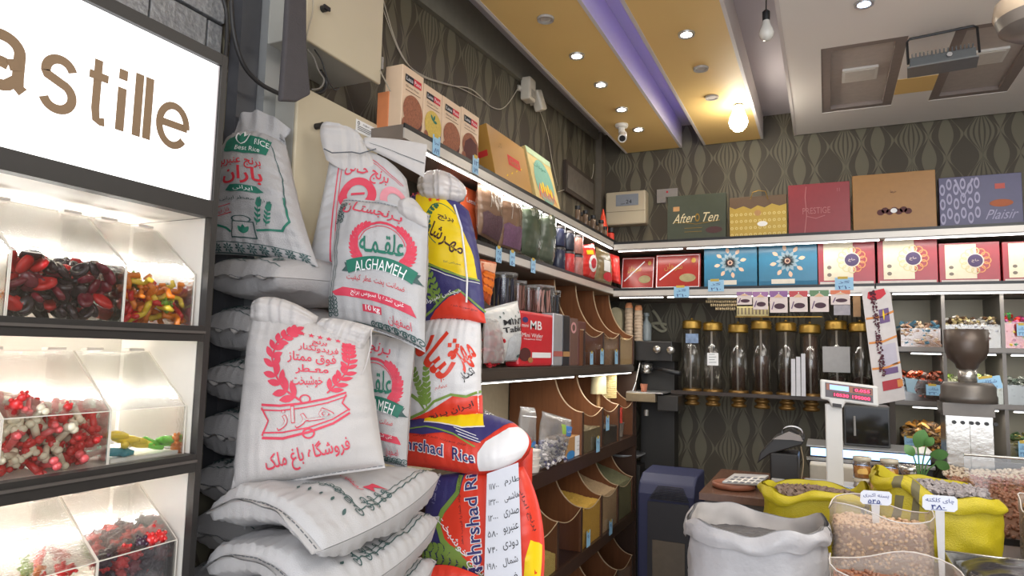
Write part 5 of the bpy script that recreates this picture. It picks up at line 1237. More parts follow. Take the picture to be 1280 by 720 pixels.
def oa(A, W, H):
    A.poly('print_top', C8('print_peach', 224, 170, 140), [(0, H*.75), (W, H*.75), (W, H), (0, H)])
    for i in range(9): A.ell('fruit_print', C8('fruit_orange', 236, 120, 30, var=.2), W*(.25+.25*(i % 3)), H*(.25+.2*(i//3)), W*.15, H*.09, 2)
pouch('orange dried fruit pouch behind the yellow sack', [(597, 368), (612, 382), (620, 330), (600, 326)], ('X', -1.30), .02, C8('pouch_orange', 190, 84, 40, rough=.35), oa, name='fruit_pouch')

# shelf 3: sweets bags and the red wafer bag
def ma(A, W, H):
    A.text('MINT', blk, W*.62, H*.72, H*.10, W*.60, bold=.07, rot=-.06); A.text('Tablet', blk, W*.62, H*.59, H*.10, W*.70, bold=.07, rot=-.02)
    for i in range(9): A.leaf('leaf_print', gd, W*(.15+.13*(i % 6)), H*(.78+.05*(i % 3)), .012, .008, i, 2)
    A.poly('clear_window', C8('mint_pieces', 196, 200, 204, rough=.3, var=.3, ns=60, bump=1, bs=80), [(W*.30, H*.03), (W*.94, H*.03), (W*.95, H*.46), (W*.6, H*.52), (W*.35, H*.42)])
    A.ell('leaf_print', gd, W*.8, H*.1, W*.1, H*.03, 2)
pouch('white bag of mint tablets on the lower shelf', [(618, 452), (646, 452), (647, 378), (602, 390)], ('X', -1.24), .045, C8('mint_white', 214, 214, 212, rough=.3, var=.06), ma, name='sweets_bag', cat='bag', group='sweets bags beside the wafer bag', nu=30, nv=36)
q = lambda: V((rnd.uniform(-1.23, -1.185), at(rnd.uniform(606, 626), 430, X=-1.21).y, rnd.uniform(S3+.01, S3+.15)))
t, s_ = pouch('clear bag of red sweets in front of the mint bag', [(604, 454), (630, 454), (622, 402), (606, 400)], ('X', -1.19), .03, FILM, None, name='sweets_bag', cat='bag', group='sweets bags beside the wafer bag')
chunks(90, q, .011, C8('sweet_red', 196, 44, 54, rough=.25), 'wrap', t, 'red_sweets')
def wa(A, W, H):
    A.text('MB', wht, W*.45, H*.76, H*.16, W*.34, bold=.013); A.ell('emblem', navy, W*.14, H*.84, W*.08, H*.05); A.text('mini', wht, W*.14, H*.74, H*.06, W*.18)
    A.text('Mini Wafer', wht, W*.36, H*.57, H*.075, W*.6); A.text('Hazelnut filled', wht, W*.36, H*.50, H*.03, W*.5)
    A.rect('white_band', wht, W*.35, W*.93, H*.16, H*.26); A.ell('food_print', dkb, W*.15, H*.22, W*.16, H*.12, 2); A.ell('food_print', C8('hazelnut', 170, 120, 70), W*.3, H*.12, W*.07, H*.05, 3)
t = carton('large red wafer bag with white letters on the lower left shelf', 649, 691, (660, 389), ('X', -1.225), S3+.001, .07, C8('wafer_red', 206, 42, 52, rough=.3, var=.06), wa, name='wafer_bag', cat='bag', bevel=.012, pref=440)
carton('silver grey end of the wafer pack', 691.6, 703, (697, 392), ('X', -1.225), S3+.001, .07, C8('wafer_silver', 176, 176, 180, rough=.3, metal=.3), lambda A, W, H: A.rect('red_band', C8('band_rose', 176, 96, 88), 0, W, H*.18, H*.28), name='wafer_pack', bevel=.006, pref=440)
carton('black wafer pack beside the silver one', 703.6, 712, (707, 394), ('X', -1.225), S3+.001, .07, C8('wafer_black', 50, 48, 52, rough=.3), lambda A, W, H: A.rect('tan_band', kraft, 0, W, H*.18, H*.28), name='wafer_pack', bevel=.006, pref=440)
carton('brown snack carton with a pink seal', 712.6, 722, (717, 398), ('X', -1.225), S3+.001, .07, C8('carton_brown', 112, 82, 72, rough=.4), lambda A, W, H: A.ell('seal', C8('seal_pink', 206, 150, 150), W*.4, H*.8, W*.35, H*.12, hole=.6), name='snack_carton', pref=440)
carton('plain reddish brown snack carton left of the husk bin', 722.6, 732, (727, 402), ('X', -1.225), S3+.001, .07, C8('carton_redbrown', 104, 62, 54, rough=.4), None, name='snack_carton', pref=440)
p = at(786, 448, X=-1.14); p = V((-1.10, 4.72, 0))
# ledge goods
GC = 'clear pouches on the bin ledge'
fp = C8('pouch_clear_grey', 176, 172, 172, rough=.2, var=.25, ns=30)
def ca(A, W, H): A.ell('round_label', C8('label_blue', 60, 120, 190), W*.6, H*.28, W*.25, H*.14); A.rect('green_mark', lime, W*.3, W*.5, H*.2, H*.34); A.line('zip', wht, [(W*.05, H*.86), (W*.95, H*.86)], .004)
t, s_ = pouch('small clear zip pouch with blue round label on the ledge', [(648, 578), (666, 580), (669, 512), (651, 510)], ('X', -1.30), .03, CLR, ca, name='clear_pouch', group=GC)
chunks(40, lambda: V((-1.30+rnd.uniform(-.02, .02), at(rnd.uniform(651, 664), 560, X=-1.3).y, rnd.uniform(LG+.03, LG+.13))), .014, C8('wrapped_grey', 150, 146, 152, rough=.3, var=.3), 'wrap', t, 'wrapped_sweets')
def cb(A, W, H): A.rect('round_label', C8('label_blue', 60, 120, 190), W*.62, W*.95, H*.62, H*.84); A.rect('green_mark', lime, W*.48, W*.62, H*.66, H*.86); A.text('نبات', wht, W*.78, H*.73, H*.08, W*.22)
t, s_ = pouch('large clear pouch of wrapped sweets on the ledge', [(673, 588), (700, 578), (714, 526), (678, 516)], ('X', -1.22), .04, CLR, cb, name='clear_pouch', group=GC)
chunks(120, lambda: V((-1.22+rnd.uniform(-.03, .03), at(rnd.uniform(676, 702), 570, X=-1.22).y, rnd.uniform(LG+.01, LG+.125))), .015, C8('wrapped_white', 206, 200, 200, rough=.3, var=.3), 'wrap', t, 'wrapped_sweets')
chunks(50, lambda: V((-1.22+rnd.uniform(-.03, .034), at(rnd.uniform(676, 702), 570, X=-1.22).y, rnd.uniform(LG+.01, LG+.125))), .014, C8('wrapped_navy', 84, 80, 120, rough=.3, var=.3), 'wrap', t, 'wrapped_sweets')
p = at(664, 592, X=-1.235); p.z = LG+.001; 
GK = 'white tubs stacked on the ledge'
for k in range(3):
    t = thing('plastic_tub', ['lowest white plastic tub on the ledge', 'middle white plastic tub of the stack', 'top white plastic tub of the stack'][k], 'tub', p+V((0, 0, .034*k)), group=GK)
    build(MB().lathe([(.034, 0), (.04, .026), (.043, .027), (.043, .033), (1e-6, .0332)], p+V((0, 0, .034*k)), 22), 'tub', C8('tub_white', 216, 208, 200, rough=.3), t, smooth=True)
def cba(A, W, H): A.rect('white_label', wht, W*.45, W, 0, H); A.ell('blue_mark', bluep, W*.25, H*.15, W*.2, H*.22); [A.line('small_print', gd, [(W*.55, H*(.7-.2*k)), (W*.9, H*(.7-.2*k))], .002) for k in range(3)]
carton('open kraft cardboard box with white label on the ledge', 707, 731, (720, 545), ('X', XL-.02), LG+.001, .12, kraft, cba, name='cardboard_box', pref=565)
t, s_ = pouch('crumpled clear bag with blue print behind the sacks', [(604, 560), (648, 570), (640, 532), (606, 514)], ('X', -1.42), .03, CLR, lambda A, W, H: A.ell('blue_mark', bluep, W*.4, H*.5, W*.15, H*.16), name='clear_pouch', group=GC, wr=2.5)
# rope spool, rolls in the middle bins
p = V((-1.30, 4.30, LG+.26)); t = thing('twine_spool', 'tall spool of pale yellow twine standing in the middle bins', 'spool', p)
mb = MB()
for i in range(22): mb.lathe([(.05, .009*i), (.054, .009*i+.0045), (.05, .009*i+.009)], p, 20)
build(mb, 'twine', C8('twine', 196, 176, 124, rough=.8, var=.15), t, kind='stuff'); build(MB().cyl(p+V((0, 0, -.24)), p+V((0, 0, .21)), .012), 'core', kraft, t)
p = V((-1.28, 4.02, LG+.30)); t = thing('twine_spool', 'pale cone of twine partly behind the first spool', 'spool', p); build(MB().lathe([(.05, 0), (.045, .1), (.03, .16), (.01, .17)], p, 20), 'cone', C8('twine2', 190, 178, 140, rough=.8, var=.15), t, smooth=True); build(MB().cyl(p+V((0, 0, -.18)), p, .012), 'core', kraft, t)
p = V((-1.27, 4.42, LG+.001)); t = thing('paper_cup', 'white cup with a red and green sachet in the last middle bin', 'cup', p); build(MB().lathe([(.032, 0), (.042, .09), (.044, .092), (.040, .088)], p, 20), 'cup', C8('cup_grey', 150, 140, 130, var=.3), t, smooth=True); build(MB().box(p.x-.03, p.x+.03, p.y-.003, p.y+.003, p.z+.02, p.z+.19), 'sachet', C8('sachet_red', 200, 60, 44, var=.4, ns=30), t)
# tags on the left shelves
tag_(545, 170, .052, .075, ('X', XF), 'blue price tag under the second pasta box', ['لیبرا', '۸۹'])
tag_(594, 196, .052, .075, ('X', XF), 'pale price tag on the upper shelf left of the gold carton', ['۱۲', '۷۹'])
tag_(623, 309, .055, .07, ('X', XF), 'blue price tag under the purple petal pouch', ['۲۵', '۱۸']); tag_(640, 314, .055, .07, ('X', XF), 'blue price tag under the violet flower pouch', ['لیمو', '۵۰']); tag_(666, 324, .055, .07, ('X', XF), 'blue price tag under the green leaf pouches', ['چای', '۳۰'])
for px, py, lab in [(747, 546, 'blue price tag on the olive herb bin'), (759, 520, 'blue price tag high on the second bin of the middle row'), (675, 712, 'blue price tag on the pale yellow grain bin'), (735, 663, 'blue price tag on the split pulse bin'), (763, 650, 'blue price tag on the beige grain bin'), (752, 437, 'blue price tag on the tan husk bin'), (770, 438, 'blue price tag on the golden granule bin')]: tag_(px, py, .06, .085, ('X', XL+.004), lab, ['۹۰'])
tag_(739, 440, .05, .07, ('X', XL+.004), 'beige price tag on the tan husk bin', ['۲۰'])

# ================================================================== BACK WALL: upper goods
def art_after(A, W, H):
    A.text('After', C8('script_gold', 214, 200, 160), W*.30, H*.50, H*.20, W*.36, rot=.04, it=.35); A.text('Ten', C8('script_gold', 214, 200, 160), W*.74, H*.50, H*.20, W*.28, it=.35); A.ell('emblem', gold, W*.52, H*.50, W*.04, H*.09, hole=.6)
    A.rect('pink_sticker', kraft, W*.10, W*.21, H*.66, H*.76); A.line('flourish', gold, [(W*.12, H*.42), (W*.3, H*.4), (W*.5, H*.36), (W*.9, H*.42)], .004)
    for k in range(2): A.line('small_print', gold, [(W*.3, H*(.28-.08*k)), (W*.6, H*(.28-.08*k))], .003)
    A.ell('food_print', brownp, W*.8, H*.22, W*.14, H*.07)
GB2 = 'large gift boxes on the upper back shelf'
zb2 = 2.376
carton('dark green gift box with cream script lettering, left of the gold bag', 834, 907, (870, 243), ('Y', 4.62), zb2, .06, C8('gift_green', 62, 68, 54, rough=.45), art_after, group=GB2, lean=.06)
gg = C8('gift_goldpattern', 184, 154, 70, rough=.35, metal=.3)
def art_bag(A, W, H):
    A.poly('gold_field', gg, [(0, 0), (W, 0), (W, H*.78), (W*.88, H*.74), (W*.75, H*.80), (W*.62, H*.72), (W*.5, H*.78), (W*.38, H*.70), (W*.25, H*.78), (W*.1, H*.72), (0, H*.78)])
    for i in range(12):
        for j in range(4): A.ell('pattern', C8('pattern_light', 214, 196, 130), W*(.04+.083*i), H*(.1+.16*j), .010, .010, 2, n=8, hole=.5)
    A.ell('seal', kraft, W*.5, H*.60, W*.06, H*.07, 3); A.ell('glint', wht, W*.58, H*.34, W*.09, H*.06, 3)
t = carton('gold patterned gift bag with a cord handle', 912, 983, (948, 245), ('Y', 4.62), zb2, .07, C8('bag_brown', 96, 74, 52, rough=.5), art_bag, group=GB2, name='gift_bag', cat='bag')
a, b, c = at(938, 249, Y=4.6), at(960, 249, Y=4.6), at(948, 238, Y=4.6); build(MB().tube([a, V((a.x+.015, 4.6, c.z-.01)), c, V((b.x-.015, 4.6, c.z-.01)), b], .003, 6), 'handle', gold, t)
carton('dark red gift box with faint silver print, left of the gold-brown box', 985, 1062, (1024, 229), ('Y', 4.62), zb2, .07, C8('gift_crimson', 140, 46, 52, rough=.35), lambda A, W, H: (A.text('PRESTIGE', C8('foil_rose', 180, 110, 110), W*.46, H*.48, H*.12, W*.45), A.text('[:]', C8('foil_rose', 180, 110, 110), W*.82, H*.85, H*.06), A.line('ribbon', C8('foil_rose', 180, 110, 110), [(W*.26, H*.02), (W*.30, H*.4), (W*.28, H*.75), (W*.3, H*.95)], .005), A.line('ornament', C8('foil_rose', 180, 110, 110), [(W*.3, H*.38), (W*.45, H*.33), (W*.6, H*.38)], .004)), group=GB2)
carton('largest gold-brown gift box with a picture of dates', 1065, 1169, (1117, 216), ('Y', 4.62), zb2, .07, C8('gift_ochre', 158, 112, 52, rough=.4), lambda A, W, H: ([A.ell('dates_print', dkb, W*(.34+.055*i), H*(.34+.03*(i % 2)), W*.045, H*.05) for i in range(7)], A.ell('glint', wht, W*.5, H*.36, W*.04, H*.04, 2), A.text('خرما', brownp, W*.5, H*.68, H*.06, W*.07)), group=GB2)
def art_pur(A, W, H):
    for i in range(6):
        for j in range(3): A.ell('pattern', C8('pattern_lilac', 168, 164, 190), W*(.04+.085*i), H*(.2+.28*j+.1*(i % 2)), W*.035, H*.11, 1, hole=.55)
    A.line('pattern', C8('pattern_lilac', 168, 164, 190), [(W*.2, H*.95), (W*.3, H*.6), (W*.42, H*.95)], .012, 2)
    A.rect('orange_mark', C8('print_coral', 190, 90, 80), W*.68, W*.80, H*.72, H*.82); A.ell('orange_mark', C8('print_rust', 170, 90, 50), W*.75, H*.45, W*.14, H*.07); A.text('Plaisir', C8('pattern_lilac', 168, 164, 190), W*.76, H*.24, H*.18, W*.36, layer=2, it=.4)
carton('purple gift box with lilac swirls at the right edge', 1173, 1277, (1225, 219), ('Y', 4.62), zb2, .07, C8('gift_purple', 74, 72, 108, rough=.4), art_pur, group=GB2)
# row two
zb3 = 2.051
GB3 = 'wrapped gift boxes on the lower back shelf'
def art_red(A, W, H):
    A.line('white_border', wht, [(W*.03, H*.04), (W*.97, H*.04), (W*.97, H*.96), (W*.03, H*.96), (W*.03, H*.04)], .005); A.ell('food_print', C8('print_olive', 140, 130, 90, var=.4), W*.72, H*.3, W*.18, H*.12, 2)
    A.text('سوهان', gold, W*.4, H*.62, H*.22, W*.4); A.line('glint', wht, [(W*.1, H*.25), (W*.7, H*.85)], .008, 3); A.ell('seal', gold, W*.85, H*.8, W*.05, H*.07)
gr = C8('gift_redbox', 150, 46, 40, rough=.25, var=.1)
carton('small red gift box by the corner, partly behind its twin', 776, 817, (797, 322), ('Y', 4.66), zb3, .05, gr, art_red, group=GB3, lean=.18)
carton('larger red gift box with white border, left of the blue ones', 819, 875, (846, 318), ('Y', 4.62), zb3, .05, gr, art_red, group=GB3, lean=.12)
def art_blue(A, W, H):
    cx, cy = W*.5, H*.56
    for i in range(8): a = i*PI/4+.2; A.leaf('star_print', C8('star_tan', 206, 176, 150), cx+W*.19*math.cos(a), cy+W*.19*math.sin(a), W*.12, W*.07, a, 2)
    for i in range(12): a = i*PI/6; A.leaf('star_print', C8('star_grey', 130, 150, 160), cx, cy, W*.20, W*.08, a, 1)
    A.ell('seal', brownp, cx, cy, W*.06, W*.06, 3); A.ell('seal', C8('star_tan', 206, 176, 150), cx, cy, W*.045, W*.045, 4, hole=.7)
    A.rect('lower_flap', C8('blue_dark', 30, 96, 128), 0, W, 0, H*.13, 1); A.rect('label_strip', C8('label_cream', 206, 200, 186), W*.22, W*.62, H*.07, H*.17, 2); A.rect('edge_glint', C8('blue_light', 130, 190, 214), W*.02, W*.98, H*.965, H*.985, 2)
bl = C8('gift_blue', 42, 108, 138, rough=.22, var=.08)
carton('left of the two turquoise gift boxes with star emblem', 880, 946, (913, 304), ('Y', 4.6), zb3, .06, bl, art_blue, group=GB3); carton('right of the two turquoise gift boxes with star emblem', 948, 1021, (984, 301), ('Y', 4.6), zb3, .06, bl, art_blue, group=GB3)
def art_rw(A, W, H):
    A.rect('cream_panel', C8('panel_cream2', 222, 210, 186), W*.10, W*.62, H*.12, H*.96); cx, cy = W*.60, H*.55
    for i in range(12): a = i*PI/6; A.ell('petal_print', C8('petal_orange', 220, 150, 96) if i < 3 or i > 9 else C8('petal_cream', 206, 196, 150), cx+W*.19*math.cos(a), cy+W*.19*math.sin(a), W*.075, W*.075, 2, n=14, hole=.75)
    A.ell('seal', C8('seal_cream', 220, 206, 190), cx, cy, W*.145, W*.145, 3); A.ell('seal', C8('seal_plum', 70, 56, 92), cx, cy, W*.125, W*.125, 4); A.text('حاج', C8('seal_cream', 220, 206, 190), cx, cy, W*.07, W*.12, layer=5)
    for k in (.24, .40): A.ell('small_emblem', C8('emblem_grey', 120, 110, 100), W*.20, H*k, W*.04, H*.04, 2)
    A.rect('lower_strip', C8('strip_grey', 200, 190, 186), W*.03, W*.97, H*.03, H*.09, 2)
rw_ = C8('gift_redwhite', 152, 46, 54, rough=.25, var=.1)
for a, b, ty, lab in [(1022, 1093, 299, 'first red and cream gift box, right of the turquoise boxes'), (1096, 1171, 297, 'second red and cream gift box from the turquoise ones'), (1173, 1249, 303, 'third red and cream gift box, slightly shorter with glare'), (1252, 1330, 301, 'red and cream gift box cut by the right edge')]: carton(lab, a, b, ((a+b)/2, ty), ('Y', 4.6), zb3, .07, rw_, art_rw, group=GB3)
for px, py, lab in [(852, 358, 'blue price tag at the left of the lower back shelf'), (895, 350, 'blue price tag under the left turquoise box'), (1055, 347, 'blue price tag under the first red and cream box')]: tag_(px, py, .10, .075, ('Y', 4.498), lab, ['گز', '۲۱۰'])
# alarm panel, small detector on the wall
t = thing('alarm_panel', 'cream wall unit with grey display between corner and gift boxes', 'wall unit', at(782, 260, Y=YW-.05)); a, b = at(757, 241, Y=YW-.10), at(807, 279, Y=YW-.10)
bx('case', cream, t, a.x, b.x, YW-.10, YW-.001, b.z, a.z, bevel=.012); p0, p1 = at(770, 244, Y=YW-.101), at(798, 256, Y=YW-.101)
bx('display', C8('display_grey', 142, 148, 156, rough=.3), t, p0.x, p1.x, YW-.104, YW-.1005, p1.z, p0.z); A = Art(); A.text('24', blk, .075, .035, .03, .045); A.line('display_lines', blk, [(.01, .02), (.045, .02)], .003); A.apply(plane_fn((p0.x+.03, YW-.1045, p1.z-.005), (1, 0, 0), (0, 0, 1)), t)
bx('seam', C8('seam_dark', 130, 122, 104), t, a.x+.004, b.x-.004, YW-.1008, YW-.1002, (a.z+b.z)/2-.03, (a.z+b.z)/2-.026)
t = thing('wall_detector', 'small grey detector box with a red dot above the green gift box', 'detector', at(834, 243, Y=YW-.02)); a, b = at(821, 237, Y=YW-.03), at(847, 245, Y=YW-.03); c = at(832, 253, Y=YW-.03)
bx('upper_case', C8('detector_grey', 150, 144, 140), t, a.x, b.x, YW-.03, YW-.001, b.z, a.z); bx('lower_case', C8('detector_grey', 150, 144, 140), t, a.x, c.x, YW-.028, YW-.001, c.z, b.z-.0005); p = at(834, 240, Y=YW-.031); build(MB().cyl(p, p+V((0, -.004, 0)), .008), 'red_dot', red, t)
# ================================================================== BEAN DISPENSERS
t = thing('dispenser_rack', 'dark metal rail carrying the clear bean dispensers on the back wall', 'rack', (-.4, 4.9, 1.3))
zr = at(900, 492, Y=4.8).z
bx('rail', C8('rack_dark', 58, 48, 42, rough=.4, metal=.3), t, -.98, .30, 4.72, 4.745, zr-.012, zr+.012); bx('rail', C8('rack_dark', 58, 48, 42), t, -.98, .30, 4.86, 4.885, zr-.012, zr+.012)
for x in (-.96, -.3, .28): bx('bracket', black, t, x, x+.02, 4.885, YW-.001, zr-.012, zr+.012)
bx('rod', gold, t, -.56, -.02, 4.80, 4.806, 1.868, 1.874)
GD = 'clear bean dispensers on the back wall'
XD = [at(px, 450, Y=4.8).x for px in (865, 891, 923, 952, 983, 1013, 1046, 1076)]
lbs = ['bean dispenser at the far left with a coloured picture sticker', 'second bean dispenser from the left with a white note', 'third bean dispenser from the left', 'fourth bean dispenser from the left, brown beans half way up', 'fifth bean dispenser from the left, behind the white paper bags', 'sixth bean dispenser from the left, filled nearly to the top', 'seventh bean dispenser with a square frosted label', 'last bean dispenser, partly behind the hanging snack strip']
fills = [.02, .0, .16, .24, .16, .38, .12, .12]
glt = clear('tube_glass', (.80, .78, .74), .22, .06, .06, (.35, .32, .28))
beans = mat('coffee_beans', s2l(78, 48, 36), rough=.4, var=.55, ns=90, bump=1, bs=110)
for i, x in enumerate(XD):
    zt0 = 1.79-.012*(i % 3); p = V((x, 4.80, zr+.013)); h = zt0-p.z
    t = thing('bean_dispenser', lbs[i], 'dispenser', p, group=GD); r = .060
    build(MB().lathe([(r, 0), (r, h)], p, 28), 'tube', glt, t, smooth=2)
    build(MB().lathe([(r*1.1, h-.004), (r*1.14, h+.006), (r*1.05, h+.012), (r*1.16, h+.024), (r*1.04, h+.032), (r*1.12, h+.044), (r*.9, h+.056), (1e-6, h+.060)], p, 28), 'cap', gold, t, smooth=2); cp = CH[t][-1]
    build(MB().lathe([(1e-6, h+.0601), (.009, h+.061), (.009, h+.071), (1e-6, h+.075)], p, 12), 'cap_knob', gold, cp, smooth=2)
    build(MB().cyl(p+V((0, -.052, .01)), p+V((0, -.052, h-.01)), .0065, n=10), 'centre_rod', C8('rod_white', 186, 180, 176, rough=.3), t)
    build(MB().lathe([(r*.6, -.10), (r*.85, -.095), (r*.85, -.08), (r*.6, -.076), (r*.6, -.062), (r*.8, -.058), (r*.8, -.044), (r*.6, -.04), (r*.62, -.028), (r*1.1, -.012), (r*1.1, .012), (r*.98, .016)], p, 24), 'outlet', C8('brass_dark', 128, 96, 50, rough=.35, metal=.6), t, smooth=2)
    if fills[i] > .03: build(MB().lathe([(.009, .016), (r*.72, .016), (r*.72, fills[i]), (r*.4, fills[i]+.012), (.009, fills[i]+.016)], p, 24), 'beans', beans, t, kind='stuff', smooth=2)
    if i in (0, 1, 6):
        q = {0: ((857, 417), (873, 429)), 1: ((884, 441), (898, 457)), 6: ((1028, 433), (1063, 466))}[i]; a, b = at(*q[0], Y=4.735), at(*q[1], Y=4.735)
        m_ = {0: C8('sticker_picture', 120, 140, 170, var=.6, ns=40), 1: wht, 6: C8('label_frost', 150, 146, 142, rough=.3, var=.15)}[i]
        bx('sticker', m_, t, a.x, b.x, 4.734, 4.7355, b.z, a.z)
        if i == 1: A = Art(); [A.line('handwriting', gd, [(.012, .02+.018*k), (.06-.01*(k % 2), .022+.018*k)], .003) for k in range(4)]; A.apply(plane_fn((a.x, 4.7335, b.z), (1, 0, 0), (0, 0, 1)), t)
p = at(998, 492, Y=4.70); 
for k, (dx, h_) in enumerate(((-.03, .235), (0, .25), (.03, .27))):
    t = thing('paper_bag', ['left folded white paper bag leaning on the dispensers', 'middle folded white paper bag leaning on the dispensers', 'right folded white paper bag leaning on the dispensers'][k], 'paper bag', p+V((dx, 0, 0)), group='folded white paper bags')
    q = V((p.x+dx, 4.715, zr+.0125)); build(MB().hexa([q+V(c) for c in ((-.013, -.012, 0), (.013, -.012, 0), (.013, 0, 0), (-.013, 0, 0), (-.010, -.012, h_), (.014, -.006, h_), (.014, .002, h_), (-.010, 0, h_-.01))]), 'paper', C8('paper_bag_white', 206, 204, 208, rough=.7, bump=.4, bs=40), t)
# sachets hanging from the lower back shelf
GV = 'sachets hung under the lower back shelf'
pc = C8('sachet_cream', 222, 206, 200, rough=.35)
def sachet(lab, x0, x1, y0, y1, c, Y=4.50):
    a, b = at(x0, y0, Y=Y), at(x1, y1, Y=Y); m_ = C8('sachet_'+str(c), *c, rough=.35)
    t = thing('sachet', lab, 'sachet', (a.x, Y, b.z), group=GV); W, H = b.x-a.x, a.z-b.z
    bx('packet', pc, t, a.x+.001, b.x-.001, Y-.008, Y-.002, b.z, a.z, bevel=.002)
    A = Art(); A.poly('coloured_top', m_, [(0, H), (W, H), (W, H*.72), (W*.78, H*.72), (W*.5, H*.88), (W*.22, H*.72), (0, H*.72)]); A.poly('label_shape', C8('sachet_peach', 232, 190, 150), [(W*.25, H*.7), (W*.5, H*.86), (W*.75, H*.7)], 2)
    A.ell('food_print', C8('food_plum', 74, 44, 60, var=.4), W*.55, H*.30, W*.30, H*.13, 2); A.line('stem_print', C8('stem_purple', 110, 80, 120), [(W*.12, H*.15), (W*.25, H*.5)], .006, 2)
    A.apply(plane_fn((a.x, Y-.0082, b.z), (1, 0, 0), (0, 0, 1)), t)
    p = at((x0+x1)/2, y0+2, Y=Y-.009); build(MB().ball(p, .004, 8, 5), 'pin', wht, t)
for a in [('small purple sachet at the left end of the hanging row', 921, 940.5, 365, 381, (150, 112, 156)), ('second purple sachet of the hanging row, slightly longer', 941, 960.5, 365, 387, (160, 110, 160)), ('third purple sachet of the hanging row', 962, 985, 364, 391, (140, 90, 150)),
          ('red topped sachet of the hanging row', 986.5, 1010, 364, 390, (190, 56, 60)), ('green topped sachet of the hanging row', 1012, 1036.5, 363, 390, (90, 130, 84)), ('orange patterned sachet of the hanging row', 1038, 1063, 363, 381, (214, 110, 60))]: sachet(*a)
t = thing('sachet', 'clear lower half sachet under the orange patterned one', 'sachet', at(1052, 390, Y=4.5), group=GV); a, b = at(1042, 381.5, Y=4.5), at(1063, 394, Y=4.5); bx('packet', C8('sachet_grey', 140, 130, 134, rough=.2, var=.4), t, a.x, b.x, 4.493, 4.499, b.z, a.z)
t = thing('sachet', 'narrow tan sachet right of the orange patterned one', 'sachet', at(1070, 390, Y=4.5), group=GV); a, b = at(1066, 370, Y=4.5), at(1076, 396, Y=4.5); bx('packet', C8('sachet_tan', 178, 140, 100, var=.3), t, a.x, b.x, 4.493, 4.499, b.z, a.z)
# garland of tan pods hanging at the left of the sachets
t = thing('bead_garland', 'rows of small tan bags hanging under the shelf above the dispensers', 'garland', at(905, 384, Y=4.6))
bx('card', C8('garland_card', 160, 148, 122), t, at(884, 371, Y=4.6).x, at(920, 371, Y=4.6).x, 4.598, 4.602, at(900, 374, Y=4.6).z, at(900, 370, Y=4.6).z)
mb = MB()
for j in range(3):
    for i in range(16-3*j): p = at(883+2.6*i+6*j, 377+4.5*j, Y=4.6); mb.ball(p, .008, 7, 5, .7, .7, 1.3)
build(mb, 'pods', C8('pod_tan', 150, 132, 100, rough=.6, var=.3), t, kind='stuff')
t = thing('sachet_strip', 'khaki striped pack behind the purple sachets', 'pack', at(942, 388, Y=4.56)); a, b = at(921, 383, Y=4.56), at(961, 395, Y=4.56); bx('pack', C8('pack_khaki', 150, 140, 96), t, a.x, b.x, 4.558, 4.564, b.z, a.z)
for k in range(9): x = a.x+.01+(b.x-a.x-.02)*k/8; bx('stripe', C8('pack_dark', 92, 80, 60), t, x-.005, x+.005, 4.5565, 4.5578, b.z+.01, a.z-.01)
# hanging snack strip
P4 = [at(1095, 506, Y=4.30), at(1132, 499, Y=4.30), at(1113, 362, Y=4.30), at(1077, 360, Y=4.30)]
o_ = P4[0]; t = thing('snack_strip', 'long hanging strip of paper sachets with orange bands', 'strip', (o_.x, 4.3, o_.z))
build(MB().slab([P4[0], P4[1], P4[2]-V((.0, 0, .02)), P4[2]-V((.02, 0, 0)), P4[3]+V((.02, 0, 0)), P4[3]-V((0, 0, .02))], (0, .012, 0)), 'backing', C8('strip_paper', 206, 198, 194, rough=.4), t)
W_ = (P4[1]-P4[0]).length; up = (P4[3]-P4[0]); xd = (P4[1]-P4[0])
fn = lambda x, y, l: P4[0]+xd*x+up*y+V((0, -.001-.0012*l, 0))
A = Art(); ob_ = C8('strip_orange', 216, 140, 70)
for y in (.30, .52, .73): A.line('orange_band', ob_, [(.02, y), (.5, y-.012), (.98, y+.01)], .018)
A.poly('red_patch', red, [(.15, .90), (.2, .95), (.75, .95), (.8, .90), (.6, .87), (.3, .87)]); A.rect('purple_patch', C8('strip_purple', 110, 84, 130), .48, .82, .66, .78); A.leaf('star_mark', yel, .62, .68, .1, .06, 1.4, 2)
A.rect('sachet_panel', C8('strip_lav', 190, 184, 196), .40, .90, .30, .48, 1); A.rect('purple_patch', C8('strip_purple', 110, 84, 130), .42, .88, .23, .28, 2); A.rect('red_patch', C8('strip_red2', 176, 50, 60), .30, .92, .10, .18, 2); A.rect('orange_band', ob_, .80, .98, .11, .17, 3); A.apply(fn, t)
chunks(210, lambda: fn(.36+rnd.uniform(-.09, .09), rnd.uniform(.22, .95), 0)+V((0, -.006, 0)), .009, C8('strip_seeds', 92, 44, 58, var=.5), 'ball', t, 'dried_berries')
build(MB().tube([(P4[3]+P4[2])/2+V((0, 0, 0)), (P4[3]+P4[2])/2+V((0, .02, .03)), V(((P4[3].x+P4[2].x)/2, 4.49, 2.0))], .0025, 6), 'hook', black, t)
for px, py, lab in ((1032, 0, ''),): pass

